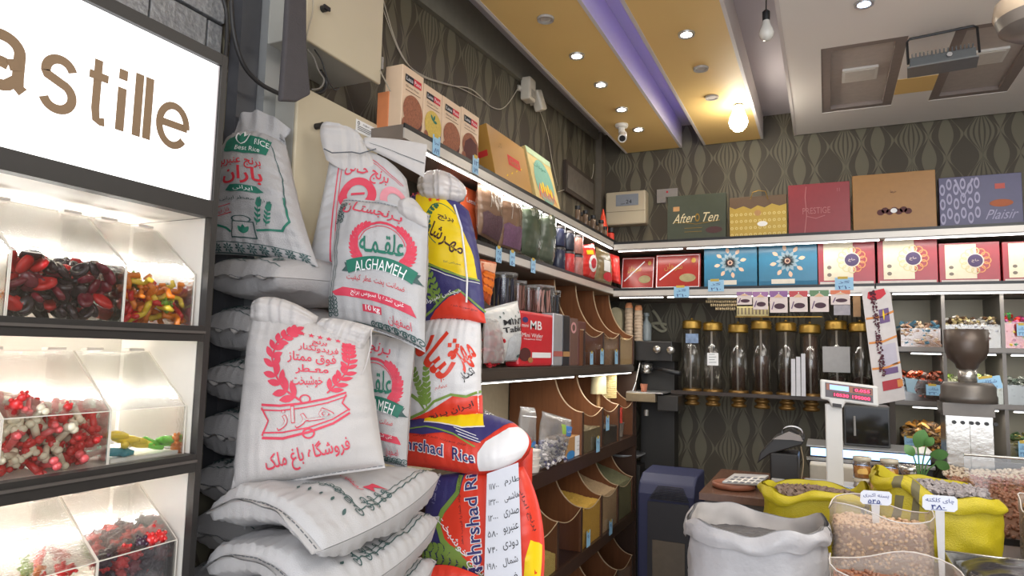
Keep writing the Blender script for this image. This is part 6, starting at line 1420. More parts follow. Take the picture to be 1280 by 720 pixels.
# ================================================================== SWEETS RACK on the back wall
xa, xb_ = .36, 2.0
t = thing('sweets_rack', 'white backed sweets rack with steel rimmed compartments on the back wall', 'rack', (1.1, 4.8, 0)); RK = t
rk = C8('rack_white', 204, 194, 168, rough=.5, var=.03); rs = C8('rack_steel', 112, 106, 100, rough=.35, metal=.4)
bx('back_panel', rk, t, xa, xb_, 5.02, 5.03, 1.0, 1.99); bx('end_panel', C8('rack_dark_end', 70, 62, 56), t, xa-.03, xa-.001, 4.53, 5.03, .9, 1.99)
zl = [1.685, 1.375, 1.06]
for z in zl: bx('shelf', C8('rack_shelf', 110, 102, 96, rough=.4), t, xa, xb_, 4.55, 5.019, z-.035, z-.008); bx('shelf_rim', rs, t, xa, xb_, 4.535, 4.5495, z-.03, z-.004)
for x in (.615, .895, 1.18, 1.46): bx('divider', rs, t, x-.006, x+.006, 4.56, 5.019, 1.02, 1.985); bx('divider_post', rs, t, x-.009, x+.009, 4.545, 4.5595, 1.02, 1.985)
for k, z in enumerate(zl[:2]):
    for (a, b) in ((.45, .60), (.66, .86), (.93, 1.1)):
        if k == 0: ledbar('light bar under the %s compartment shelf of the sweets rack, %s' % (['upper', 'middle'][k], {.45: 'left', .66: 'centre', .93: 'right'}[a]), (a, 4.562, z-.042), (b, 4.562, z-.042), .006, 2.4)
        else: ledbar('light bar under the middle rack shelf, %s' % {.45: 'left', .66: 'centre', .93: 'right'}[a], (a, 4.562, z-.042), (b, 4.562, z-.042), .006, 2.4)
sc = lambda n, c, v=.3: C8('sw_'+n, *c, rough=.3, var=v, ns=80)
def fill(x0, x1, z0, h, cols, n, lab, kind='wrap', size=.018):
    t = thing('sweets_tray', lab, 'tray', ((x0+x1)/2, 4.7, z0-.007), group='open trays of sweets in the rack')
    bx('clear_front', GLASS, t, x0, x1, 4.553, 4.556, z0-.007, z0+h*.75)
    build(MB().slab([(x0, 4.557, z0-.006), (x1, 4.557, z0-.006), (x1, 4.557, z0+h*.7), (x0, 4.557, z0+h*.7)], (0, .25, 0)), 'mass', sc('mass'+lab[:12], cols[0]), t, kind='stuff')
    for c in cols:
        def p():
            if rnd.random() < .45: return V((rnd.uniform(x0+.01, x1-.01), rnd.uniform(4.556, 4.562)+.008, z0+rnd.uniform(.01, h*.8)))
            return V((rnd.uniform(x0+.012, x1-.012), rnd.uniform(4.57, 4.80), z0+h*.72+rnd.uniform(0, h*.28)))
        chunks(n, p, size, sc('c'+str(c), c), kind, t, 'sweets')
    return t
fill(.40, .60, zl[0], .14, [(178, 140, 116), (206, 180, 150), (90, 130, 150)], 34, 'tray of pale wafers and blue packs, upper rack row left', 'box', .018)
fill(.625, .885, zl[0], .17, [(150, 130, 100), (214, 196, 140), (90, 66, 48), (190, 186, 180)], 44, 'tray of gold and silver wrapped sweets, upper rack row centre')
fill(.905, 1.17, zl[0], .19, [(210, 60, 50), (240, 200, 50), (70, 150, 80), (190, 80, 130)], 36, 'tray of bright multicoloured sweets, upper rack row right')
fill(.40, .605, zl[1], .16, [(70, 44, 34), (206, 84, 40), (120, 60, 40)], 46, 'tray of orange and dark wrapped sweets, middle rack row left')
fill(.625, .885, zl[1], .15, [(170, 170, 140), (220, 220, 190), (150, 180, 80)], 40, 'tray of white and green sweets behind the grinder hopper')
fill(.905, 1.17, zl[1], .14, [(120, 124, 116), (90, 100, 90)], 50, 'tray of grey green sweets, middle rack row right')
fill(.40, .605, zl[2], .17, [(84, 64, 44), (170, 120, 50), (120, 92, 66), (206, 160, 90)], 46, 'tray of brown and gold bars, lower rack row left', 'box', .022)
fill(.905, 1.17, zl[2], .14, [(120, 110, 60), (70, 90, 60)], 40, 'tray of olive sweets, lower rack row right', 'box', .018)
def tray_tag(px0, py0, px1, py1, Y, lab, tilt=0): 
    a, b = at(px0, py0, Y=Y), at(px1, py1, Y=Y); tag_((px0+px1)/2, py0, b.x-a.x, a.z-b.z, ('Y', Y), lab, ['شکلات', '۳۲۰'], tilt)
tray_tag(1157, 481, 1176, 495, 4.53, 'blue price tag on the orange sweets tray'); tray_tag(1217, 471, 1250, 488, 4.0, 'large blue price tag tilted beside the grinder hopper', -.18); tray_tag(1130, 546, 1148, 562, 4.53, 'blue price tag on the brown bar tray'); tray_tag(1270, 405, 1284, 420, 4.53, 'blue price tag at the right edge'); tray_tag(1272, 552, 1284, 572, 4.53, 'blue price tag low at the right edge')
t = thing('paper_note', 'torn light blue paper hanging by the orange sweets tray', 'note', at(1138, 490, Y=4.5)); a, b = at(1131, 472, Y=4.5), at(1148, 492, Y=4.5); build(MB().slab([(a.x, 4.5, a.z), (b.x, 4.5, a.z-.01), (b.x-.02, 4.5, b.z+.03), (b.x-.01, 4.5, b.z), (a.x+.01, 4.5, b.z+.01)], (0, .002, 0)), 'paper', C8('note_blue', 160, 190, 206, rough=.7), t)

# ================================================================== ESPRESSO MACHINE and cups at the left of the dispensers
Pm = lambda x, y, Y=4.62: at(x, y, Y=Y)
blkm = C8('machine_black', 46, 44, 42, rough=.3)
t = thing('coffee_machine', 'black espresso machine with chrome group head beside the shelves', 'coffee machine', Pm(820, 545))
a, b = Pm(794, 426), Pm(840, 452); c = Pm(845, 548)
bx('upper_housing', blkm, t, a.x, b.x, 4.62, 4.95, b.z, a.z, bevel=.006); bx('back_body', C8('machine_dark', 34, 32, 30, rough=.5), t, a.x, b.x-.02, 4.80, 4.94, c.z-.25, b.z-.0005)
d = Pm(788, 486); e = Pm(824, 502); bx('drip_tray', C8('tray_bronze', 132, 118, 96, rough=.3, metal=.5), t, d.x, e.x, 4.50, 4.795, e.z, d.z-.02, bevel=.004); bx('drip_grid', alu, CH[t][-1], d.x+.004, e.x+.05, 4.50, 4.795, d.z-.0195, d.z-.012)
e2 = Pm(850, 512); bx('base_housing', blkm, t, e.x+.002, e2.x, 4.55, 4.795, e2.z-.01, d.z-.03, bevel=.005)
p = Pm(808, 452, 4.70); build(MB().lathe([(.042, -.055), (.045, -.05), (.045, -.015), (.036, -.01), (.036, .0)], p, 24), 'group_head', steel, t, smooth=2); build(MB().lathe([(.02, -.085), (.04, -.075), (.042, -.0555)], p, 20), 'filter_basket', steel, t, smooth=2)
q1, q2 = Pm(818, 460, 4.62), Pm(850, 467, 4.55); build(MB().tube([p+V((.04, -.01, -.065)), q1, q2], [.009, .012, .017], 12), 'portafilter_handle', black, t, smooth=2)
for k, (x, y) in enumerate(((821, 436), (838, 437))): p = Pm(x, y, 4.58); build(MB().lathe([(.010, 0), (.026, -.01), (.028, -.035), (.02, -.045)], p+V((0, .03, 0)), 16, ax=(0, 1, .15)), 'steam_knob', steel, t, smooth=2)
build(MB().tube([Pm(800, 452, 4.66), Pm(794, 480, 4.60), Pm(788, 496, 4.58)], .005, 8), 'steam_wand', steel, t)
build(MB().lathe([(.016, -.04), (.016, 0)], Pm(808, 512, 4.56), 14), 'drain_nozzle', steel, t)
p = Pm(805, 482, 4.56); p.z = d.z-.0118; t = thing('coffee_cup', 'small reddish paper cup on the drip tray of the coffee machine', 'cup', p); build(MB().lathe([(.018, 0), (.025, .05), (.026, .052), (.022, .048)], p, 16), 'cup', C8('cup_rust', 176, 110, 84, var=.2, ns=60), t, smooth=2)
# cups on top of the machine
GU = 'columns of upside down paper cups on the coffee machine'
for k, (px, yb_, yt_) in enumerate(((786, 417, 383), (798, 420, 386))):
    p = Pm(px, yb_, 4.72); p.z = a.z+.001; top = Pm(px, yt_, 4.72).z; t = thing('cup_stack', ['left column of nested beige paper cups', 'right column of nested beige paper cups'][k], 'cup stack', p, group=GU); n_ = 9
    for j in range(n_): z = (top-p.z-.05)*j/(n_-1); build(MB().lathe([(.031, z), (.033, z+.004), (.030, z+.01), (.026, z+.05)], p, 16), 'cup', C8('cup_beige', 186, 164, 140, var=.1), t, smooth=2)
    build(MB().lathe([(.027, 0), (.0275, .02), (.020, .045), (1e-6, .045)], p+V((0, 0, top-p.z-.02)), 16), 'top_cup', C8('cup_orange', 206, 140, 96, var=.2, ns=80), t, smooth=2)
t = thing('napkin_holder', 'cream rounded box at the shelf end beside the cup columns', 'box', Pm(770, 405, 4.7)); a, b = Pm(762, 384, 4.7), Pm(777, 416, 4.7)
mb = MB(); mb.slab([(a.x, 4.7, b.z)]+[((a.x+b.x)/2-(b.x-a.x)/2*math.cos(PI*i/10), 4.7, a.z-.05+.05*math.sin(PI*i/10)) for i in range(11)]+[(b.x, 4.7, b.z)], (0, .12, 0)); build(mb, 'holder', C8('holder_cream', 170, 160, 130, rough=.4), t)
# white spray bottle and pale twisted cloth by the machine
p = Pm(808, 420, 4.80); p.z = at(794, 426, Y=4.62).z+.001; t = thing('syrup_bottle', 'grey white bottle with blue side behind the cups', 'bottle', p); build(MB().lathe([(.034, 0), (.036, .01), (.036, .12), (.014, .15), (.014, .18), (.02, .182), (.02, .205), (1e-6, .207)], p, 18), 'bottle', C8('bottle_grey', 130, 138, 140, rough=.3, var=.2), t, smooth=2)
cable([Pm(x, y, YW-.013) for x, y in ((816, 388), (822, 396), (828, 408), (832, 412), (826, 414), (815, 406), (822, 404), (833, 406))], .012, C8('cloth_cream', 170, 164, 140), 'pale twisted strap hanging on the wallpaper above the coffee machine', name='strap')
# shelf under coffee machine + black scale box at the end of the bins
t = thing('machine_stand', 'dark stand under the espresso machine', 'stand', (-1.0, 4.8, 0)); a = Pm(790, 548); b = Pm(846, 548); bx('stand_top', C8('stand_dark', 44, 40, 38), t, a.x+.02, b.x+.05, 4.88, 5.1, c.z-.33, c.z-.26)
for x in (a.x+.03, b.x+.02):
    for y in (4.89, 5.06): bx('leg', C8('stand_dark', 44, 40, 38), t, x, x+.03, y, y+.03, 0, c.z-.3301)
# blue heater
t = thing('air_cooler', 'dark blue floor cooler with slatted top beyond the grain bins', 'cooler', (-.83, 4.0, 0)); hb_ = C8('cooler_blue', 30, 34, 66, rough=.6, var=.05)
x0, x1 = at(797, 610, Y=3.9).x, at(868, 610, Y=3.9).x; zt = at(820, 600, Y=3.9).z
prof = [(3.90, .08), (3.90, zt-.08), (3.93, zt-.02), (4.0, zt+.02), (4.25, zt+.03), (4.28, .08)]
build(MB().slab([(x0, y, z) for y, z in prof], (x1-x0, 0, 0)), 'case', hb_, t, bevel=.012)
bx('front_panel', C8('cooler_black', 34, 32, 36, rough=.4), t, x0+.06, x1-.03, 3.892, 3.8995, .12, zt-.12)
for k in range(9): z = zt-.105+.009*k; bx('vent_slat', C8('cooler_black', 34, 32, 36, rough=.4), t, x0+.07+.006*k, x1-.03-.004*k, 3.890+.0*k, 3.8985, z, z+.004)
bx('window', C8('cooler_window', 92, 82, 70, rough=.25), t, x0+.09, x1-.05, 3.886, 3.8915, .36, .56); build(MB().lathe([(.022, 0), (.024, -.004)], (x1-.08, 3.888, .31), 20, ax=(0, 1, 0), sy=.6), 'badge', alu, t)
for x in (x0+.05, x1-.08): bx('foot', black, t, x, x+.03, 3.95, 4.2, 0, .0795)
t = thing('steel_bowl', 'grey shallow bowl on a black box at the end of the lower bins', 'bowl', at(776, 572, Y=4.72)); p = at(780, 578, Y=4.72); build(MB().lathe([(.03, 0), (.09, .035), (.15, .07), (.146, .072), (.085, .04), (1e-6, .01)], p, 28), 'bowl', C8('bowl_grey', 150, 150, 152, rough=.3, metal=.4), t, smooth=2)
t = thing('black_box', 'black appliance box under the grey bowl', 'box', at(800, 600, Y=4.75)); bx('box', C8('machine_dark', 34, 32, 30, rough=.5), t, p.x-.13, p.x+.13, 4.66, 4.86, 0, p.z-.001)
cable([at(x, y, Y=YW-.011) for x, y in ((833, 553), (838, 560), (840, 575), (838, 588))], .010, C8('cream_tube', 190, 180, 160), 'short curved cream hose against the wallpaper', name='hose')

# ================================================================== COUNTER AND APPLIANCES
ct = wood('counter_wood', (84, 58, 46), (108, 78, 62), .25, 'Y')
t = thing('service_counter', 'brown topped service counter carrying the scale and receipt printer', 'counter', (0, 3.5, 0)); zc = 1.0
bx('top', ct, t, -.52, .34, 3.10, 3.80, zc-.03, zc); bx('body', C8('counter_grey', 92, 84, 80, rough=.5), t, -.50, .32, 3.13, 3.78, 0, zc-.0305)
t = thing('cable_duct', 'cream boxes standing behind the scale on the counter', 'box', (.0, 3.7, zc)); a, b = at(1012, 580, Y=3.62), at(1068, 604, Y=3.62); bx('duct', C8('duct_cream', 196, 188, 172), t, a.x, b.x, 3.62, 3.74, zc+.001, a.z, bevel=.006)
# glass display counter behind with blue glowing strip
t = thing('display_counter', 'steel edged display counter with a bluish lit strip behind the scale', 'counter', (.4, 4.0, 0)); a, b = at(1008, 556, Y=3.85), at(1184, 572, Y=3.85); zt = a.z
bx('steel_top', alu, t, a.x, b.x-.05, 3.85, 4.15, zt-.006, zt); bx('front_rail', steel, t, a.x, b.x-.05, 3.844, 3.8495, zt-.075, zt-.058); bx('body', C8('counter_dark', 52, 48, 48), t, a.x+.01, b.x-.06, 3.86, 4.14, 0, zt-.0765)
bx('light_strip', mat('blue_strip', (.35, .58, 1), emit=1.6, var=0), t, a.x+.02, b.x-.07, 3.846, 3.855, zt-.05, zt-.012)
t = thing('black_oven', 'tall black glass fronted appliance behind the scale', 'appliance', (.2, 4.0, zt)); a, b = at(1054, 506, Y=3.95), at(1114, 560, Y=3.95)
bx('case', blkm, t, a.x, b.x, 3.955, 4.13, zt+.001, a.z, bevel=.004); bx('glass_door', C8('black_glass', 26, 26, 28, rough=.08), t, a.x+.01, b.x-.01, 3.949, 3.9545, zt+.012, a.z-.012); p = at(1068, 520, Y=3.94); build(MB().tube([p, p+V((0, 0, -.10))], .006, 8), 'handle', alu, t)
# price scale
t = thing('price_scale', 'white pole mounted price scale with red digits and blue screen', 'scale', (.022, 3.3, zc)); sw_ = C8('scale_white', 208, 206, 202, rough=.35, var=.02)
px_ = at(1043, 560, Y=3.3).x; a, b = at(1025, 474, Y=3.3), at(1098, 502, Y=3.3)
bx('base', sw_, t, px_-.13, px_+.13, 3.20, 3.46, zc+.001, zc+.05, bevel=.01); bx('weighing_plate', steel, t, px_-.12, px_+.12, 3.21, 3.27, zc+.0505, zc+.056)
bx('pole', sw_, t, px_-.034, px_+.034, 3.30, 3.345, zc+.0505, b.z-.02, bevel=.006)
o = V((a.x, 3.285, b.z)); W, H = b.x-a.x, a.z-b.z; xd = V((1, 0, -.02)).normalized()
build(MB().slab([V((o.x+x, 3.285, o.z+z-.022*x/W)) for x, z in ((.0, 0), (W*.14, -.0), (W*.20, -.03), (W*.38, -.03), (W*.44, -.0), (W, .0), (W, H), (0, H))], (0, .05, 0)), 'display_head', sw_, t, bevel=.007); dh = CH[t][-1]
A = Art(); A.rect('bezel', C8('bezel_grey', 84, 76, 80, rough=.3), W*.09, W*.91, H*.16, H*.88); A.rect('bezel_panel', C8('bezel_salmon', 160, 110, 92), W*.11, W*.90, H*.52, H*.84, 2)
A.rect('lcd_screen', mat('lcd_blue', (.25, .42, .95), emit=1.1, var=0), W*.17, W*.50, H*.56, H*.80, 3); dg = mat('red_digits', (1, .04, .12), emit=2.2, var=0)
dgb = C8('digit_window', 90, 22, 34, rough=.3); A.rect('digit_window', dgb, W*.57, W*.88, H*.57, H*.79, 3); A.rect('digit_window', dgb, W*.22, W*.52, H*.22, H*.44, 3); A.rect('digit_window', dgb, W*.54, W*.88, H*.22, H*.44, 3)
A.text('0.055', dg, W*.73, H*.68, H*.15, W*.25, layer=4, bold=.02); A.text('10530', dg, W*.37, H*.33, H*.15, W*.25, layer=4, bold=.02); A.text('195000', dg, W*.71, H*.33, H*.15, W*.30, layer=4, bold=.02)
A.rect('maker_plate', C8('plate_dark', 60, 58, 60), W*.21, W*.37, -.026, -.010, 1)
A.apply(lambda x, y, l: V((o.x+x, 3.2845-.0008*l, o.z+y-.022*x/W)), dh)
# receipt printer / till
t = thing('card_terminal_printer', 'black receipt printer with a curl of paper at the back of the counter', 'printer', (-.25, 3.5, zc)); q = lambda x, y, Y=3.42: at(x, y, Y=Y)
a, b = q(962, 560), q(1000, 612)
bx('stand', C8('printer_black', 40, 38, 38, rough=.4), t, a.x, b.x-.005, 3.42, 3.60, zc+.001, a.z-.02, bevel=.008)
build(MB().slab([q(946, 580), q(962, 568), q(1003, 556), q(1006, 548), q(988, 538), q(968, 547), q(950, 566)], (0, .16, 0)), 'head', C8('printer_black', 40, 38, 38, rough=.4), t, bevel=.006)
build(MB().slab([q(966, 549, 3.40), q(990, 550, 3.40), q(1004, 552, 3.40), q(1000, 545, 3.40), q(986, 540, 3.40)], (0, .10, 0)), 'grey_cover', C8('printer_grey', 140, 132, 128, rough=.4), t)
c_ = q(990, 541, 3.44); mb = MB(); L_ = [c_+V((.045*math.cos(a_), 0, .028*math.sin(a_))) for a_ in [-.6+.32*i for i in range(17)]]
mb.grid(lambda u, v: L_[min(16, int(u*16))]+V((0, .06*v, 0)), 16, 1); mb.grid(lambda u, v: L_[min(16, int(u*16))]*1.0+V((0, .06*v, -.0012)), 16, 1, True); build(mb, 'paper_curl', C8('paper_white', 222, 224, 232), t, smooth=2)
a, b = q(964, 598, 3.40), q(981, 610, 3.40); bx('label_plate', C8('plate_silver', 180, 176, 170, rough=.3), t, a.x, b.x, 3.40, 3.4195, b.z, a.z, bevel=.004)
cable([q(1001, 558, 3.45), q(1004, 575, 3.45), q(1003, 590, 3.45), q(1000, 606, 3.45)], .003, C8('cable_tan', 160, 140, 110), 'thin tan cable beside the receipt printer')
t = thing('keypad', 'silver keypad on a stand left of the receipt printer', 'keypad', q(930, 605, 3.30)); build(MB().slab([at(903, 604, Z=zc+.03), at(948, 607, Z=zc+.03), at(961, 596, Z=zc+.06), at(918, 594, Z=zc+.06)], (0, 0, .008)), 'plate', alu, t)
build(MB().box(q(930, 605, 3.30).x-.02, q(930, 605, 3.30).x+.05, 3.34, 3.40, zc+.001, zc+.03), 'foot', black, t)
p0 = [at(903, 604, Z=zc+.0385), at(948, 607, Z=zc+.0385), at(918, 594, Z=zc+.0685)]; A = Art()
for i in range(5):
    for j in range(3): A.rect('key', C8('key_grey', 90, 90, 96), .06+.18*i, .18+.18*i, .12+.28*j, .3+.28*j)
A.apply(lambda x, y, l: p0[0]+(p0[1]-p0[0])*x+(p0[2]-p0[0])*y+V((0, 0, .001)), t)
p = at(917, 610, Z=zc); p.z = zc+.001; t = thing('wooden_board', 'round log slice tray at the counter corner', 'board', p); build(MB().lathe([(.085, 0), (.095, .006), (.095, .022), (.086, .026), (.082, .020), (1e-6, .020)], p, 32), 'log_slice', C8('log_red', 132, 78, 54, rough=.5, var=.3, ns=25), t, smooth=2)
# honey jars
GO = 'honey jars on the counter'
def honey(px, yb_, Y, lab, z=None):
    p = at(px, yb_, Y=Y); p.z = z if z else p.z; t = thing('honey_jar', lab, 'jar', p, group=GO); r = .036
    build(MB().lathe([(r*.9, 0), (r, .005), (r, .055), (r*.93, .062), (r*.93, .072)], p, 24), 'jar', GLASS, t, smooth=2); build(MB().lathe([(r*.93, .002), (r*.95, .05), (1e-6, .051)], p, 24), 'honey', mat('honey', s2l(196, 130, 50), rough=.15, var=.2, coat=.5), t, smooth=2)
    build(MB().lathe([(r*1.0, .0721), (r*1.0, .088), (1e-6, .089)], p, 24), 'lid', C8('lid_clear', 190, 180, 160, rough=.2), t, smooth=2)
    A = Art(); A.poly('label', C8('label_amber', 224, 180, 96), [(-.02, .02), (.02, .02), (.022, .03), (.015, .045), (-.01, .042), (-.022, .032)]); A.apply(lambda x, y, l: p+V((r*1.02*math.sin(x/r), -r*1.02*math.cos(x/r), y)), t, .01); return p
p = honey(1078, 610, 3.34, 'lower honey jar of the two jar stack by the scale', zc+.001); honey(1078, 590, 3.34, 'upper honey jar of the stack by the scale', zc+.001+.0895)
b_ = bx('stack_box', C8('box_wood', 170, 130, 84, var=.2), None, .16, .28, 3.30, 3.42, zc+.001, zc+.088, cat='box', label='small wooden box under the right honey jar'); honey(1112, 590, 3.34, 'right honey jar standing alone beside the stack', zc+.0895)
# ================================================================== SACKS, BAGS, TRAYS AT THE RIGHT
t = thing('low_stand', 'low dark stand under the yellow sack and the front trays', 'stand', (.8, 2.6, 0)); zs = .93
sb = C8('stand_brown', 92, 78, 70, rough=.5); bx('top', sb, t, .02, 1.7, 1.95, 2.68, zs-.03, zs); bx('top', sb, t, .15, 1.7, 2.6805, 3.09, zs-.03, zs); bx('body', C8('stand_dark', 44, 40, 38), t, .17, 1.68, 1.98, 3.07, 0, zs-.0305)
def open_sack(lab, c, rx, ry, zb, H, m, inner, fillm, fillz, roll=.03, seed=0, name='open_sack', rim=.02, pieces=None, stripes=None, label_cat='sack', lean=0, top=None):
    """upright sack with its mouth open and folded outwards; c = centre at the base"""
    c = V(c); t = thing(name, lab, label_cat, (c.x, c.y, zb))
    def rad(a, z):
        h = z/H; q = 1+.10*math.sin(PI*min(1, h*1.1))-.02*h; sq = 1/max(abs(math.cos(a))**2.6+abs(math.sin(a))**2.6, .001)**(1/2.6)
        return q*sq+.05*noise.noise(V((math.cos(a)*1.6+seed, math.sin(a)*1.6, h*2.5)))+.055*noise.noise(V((math.cos(a)*3.5+seed, math.sin(a)*3.5, h*H*22)))
    def rimz(a): return H+rim*noise.noise(V((math.cos(a)*1.5+seed*2, math.sin(a)*1.5, 3)))*2+(top(a) if top else 0)
    def P(a, z, off=0): k = rad(a, min(z, H)); return V((c.x+rx*k*math.cos(a)+off*math.cos(a)+lean*z/H, c.y+ry*k*math.sin(a)+off*math.sin(a), zb+z))
    mb = MB(); mb.grid(lambda u, v: P(u*2*PI, rimz(u*2*PI)*v), 96, 40); build(mb, 'body', m, t, smooth=2)
    mb = MB()
    def R_(u, v):   # outward cuff
        a = u*2*PI; r_ = rimz(a); 
        return P(a, r_-roll*v*(1+.7*noise.noise(V((math.cos(a)*2, math.sin(a)*2, seed)))), .006+.014*math.sin(PI*v*.8)+.006*noise.noise(V((a*4, v*3, seed))))
    mb.grid(R_, 96, 6); build(mb, 'folded_cuff', m, t, smooth=2)
    mb = MB(); mb.grid(lambda u, v: P(u*2*PI, rimz(u*2*PI)-(rimz(u*2*PI)-fillz+.01)*v, -.006-.012*v), 96, 12, True); build(mb, 'inside', inner, t, smooth=2)
    if fillm is not None:
        mb = MB(); mb.grid(lambda u, v: (lambda p: V((c.x+lean*fillz/H+(p.x-c.x-lean*fillz/H)*v, c.y+(p.y-c.y)*v, zb+fillz+.015*(1-v)+.008*noise.noise(V((p.x*30*v, p.y*30*v, seed))))))(P(u*2*PI, fillz, -.012)), 64, 20); build(mb, 'contents', fillm, t, kind='stuff', smooth=2)
        if pieces:
            n, size, pm, kind = pieces
            def pp():
                a = rnd.uniform(0, 2*PI); k = math.sqrt(rnd.random())*.92; p = P(a, fillz, -.012); return V((c.x+lean*fillz/H+(p.x-c.x-lean*fillz/H)*k, c.y+(p.y-c.y)*k, zb+fillz+.015*(1-k)+.012+rnd.uniform(-.004, .006)))
            chunks(n, pp, size, pm, kind, t, 'pieces')
    if stripes:
        for a0, a1 in stripes[1]:
            mb = MB(); mb.grid(lambda u, v: P(a0+(a1-a0)*u, (H-.02)*v, .0015), 3, 40); build(mb, 'stripe', stripes[0], t, smooth=2)
            mb = MB(); mb.grid(lambda u, v: R_((a0+(a1-a0)*u)/(2*PI) % 1, v)+V((math.cos(a0), math.sin(a0), 0))*.0015, 3, 6); build(mb, 'stripe', stripes[0], t, smooth=2)
    return t, P
wv = mat('bulk_white', s2l(178, 176, 178), rough=.45, var=.08, ns=10, bump=1, bs=32)
open_sack('big white woven sack with open mouth in front of the counter', (-.225, 2.42, 0), .215, .16, 0, 1.07, wv, C8('sack_inner', 178, 172, 168, rough=.6), C8('sack_dark_bag', 84, 82, 84, rough=.5), 1.005, .05, 3, rim=.028, name='open_sack')  # contents: a dark grey bag lying inside the sack
yw = mat('yellow_weave', s2l(190, 172, 26), rough=.45, var=.08, ns=14, bump=.6, bs=260); yi = C8('yellow_inside', 196, 180, 40, rough=.6); grs = C8('stripe_grey', 112, 104, 70)
lv = mat('herb_brown', s2l(96, 80, 66), rough=.8, var=.5, ns=60, bump=1, bs=100); lv2 = mat('herb_grey', s2l(120, 112, 110), rough=.8, var=.5, ns=60, bump=1, bs=100)
open_sack('yellow woven sack of brown dried herb, left of the price signs', (-.045, 2.86, 0), .185, .14, 0, 1.105, yw, yi, lv, 1.075, .035, 5, rim=.03, pieces=(420, .011, C8('herb_bits', 120, 98, 84, var=.4, ns=90), 'box'), stripes=(grs, [(-.75, -.66), (-.55, -.47), (-.38, -.31)]))
open_sack('yellow woven sack of grey dried leaves with dark stripes, right', (.325, 2.84, 0), .185, .135, zs+.001, .225, yw, yi, lv2, .208, .045, 8, rim=.02, lean=.01, pieces=(520, .011, C8('leaf_bits', 150, 142, 142, var=.4, ns=90), 'box'), stripes=(grs, [(-2.25, -2.12), (-1.98, -1.86)]), top=lambda a: .015-.03*math.cos(a))
# clear bags of nuts
nutp = C8('peanut', 200, 166, 134, rough=.5, var=.15); alm = C8('almond', 146, 102, 80, rough=.5, var=.2)
milky = clear('milky_bag', (.97, .94, .90), .10, .17, .25, (.86, .80, .72))
def nut_bag(lab, x0, x1, y0, y1, z0, z1, zf, m, base, size, n, rimh=.02, seed=1, kind='ball'):
    t = thing('nut_bag', lab, 'bag', ((x0+x1)/2, (y0+y1)/2, z0), group='open clear bags of nuts'); cx, cy, rx, ry = (x0+x1)/2, (y0+y1)/2, (x1-x0)/2, (y1-y0)/2
    def P(a, z, k=1):
        sq = 1/(abs(math.cos(a))**6+abs(math.sin(a))**6)**(1/6); q = k*(1-.03*math.sin(5*a+seed)*z/.2)
        return V((cx+rx*q*sq*math.cos(a), cy+ry*q*sq*math.sin(a), z0+z))
    mb = MB(); mb.grid(lambda u, v: P(u*2*PI, v*(z1-z0+rimh*math.sin(u*2*PI*3+seed)), 1+.02*v+.02*noise.noise(V((u*20, v*4, seed)))), 80, 16); build(mb, 'film', milky, t, smooth=2)
    mb = MB(); mb.tube([P(u/40*2*PI, (z1-z0+rimh*math.sin(u/40*2*PI*3+seed)), 1.02) for u in range(40)], .0022, 5, closed=True); build(mb, 'rim_fold', C8('film_edge', 206, 198, 190, rough=.2), t, smooth=2)
    mb = MB(); mb.grid(lambda u, v: P(u*2*PI, v*(zf-z0), .955), 60, 10); mb.grid(lambda u, v: P(u*2*PI, zf-z0, .955*v), 60, 8); build(mb, 'nut_mass', base, t, kind='stuff', smooth=2)
    def pp():
        if rnd.random() < .55:
            a = rnd.uniform(-2.8, -.3) if rnd.random() < .8 else rnd.uniform(0, 6.28); return P(a, rnd.uniform(.01, zf-z0), .955)
        return P(rnd.uniform(0, 6.28), zf-z0+.003, math.sqrt(rnd.random())*.93)
    chunks(n, pp, size, m, kind, t, 'nuts'); return t
nut_bag('open clear bag of pale peanuts behind the nearest bag', .005, .285, 2.42, 2.62, zs+.001, 1.125, 1.075, nutp, C8('peanut_dark', 160, 122, 96, var=.3, ns=90), .013, 700, seed=2)
nut_bag('open clear bag of brown kernels at the bottom edge', -.0, .325, 2.06, 2.28, zs+.001, 1.035, .985, alm, C8('kernel_base', 150, 92, 60, var=.3, ns=90), .011, 500, seed=4)
# steel tray with dark cover
t = thing('steel_tray', 'steel tray with a dark bag crumpled inside, bottom right', 'tray', (.5, 2.45, zs)); x0, x1, y0, y1 = .335, .70, 2.36, 2.66
mb = MB(); mb.box(x0, x1, y0, y1, zs+.001, zs+.004); 
for a in ((x0, x1, y0, y0+.004), (x0, x1, y1-.004, y1), (x0, x0+.004, y0+.0041, y1-.0041), (x1-.004, x1, y0+.0041, y1-.0041)): mb.box(*a, zs+.0041, zs+.05)
build(mb, 'tray', steel, t); build(MB().tube([(x0, y0, zs+.051), (x1, y0, zs+.051), (x1, y1, zs+.051), (x0, y1, zs+.051)], .005, 8, closed=True), 'rolled_rim', steel, t, smooth=2)
mb = MB(); mb.grid(lambda u, v: V((x0+.03+(x1-x0-.05)*u, y0+.03+(y1-y0-.05)*v, zs+.03+.045*(4*u*(1-u)*4*v*(1-v))**.5+.012*noise.noise(V((u*5, v*5, 2))))), 40, 30); build(mb, 'dark_bag', C8('bag_charcoal', 46, 44, 48, rough=.25, bump=.5, bs=30), t, smooth=2)
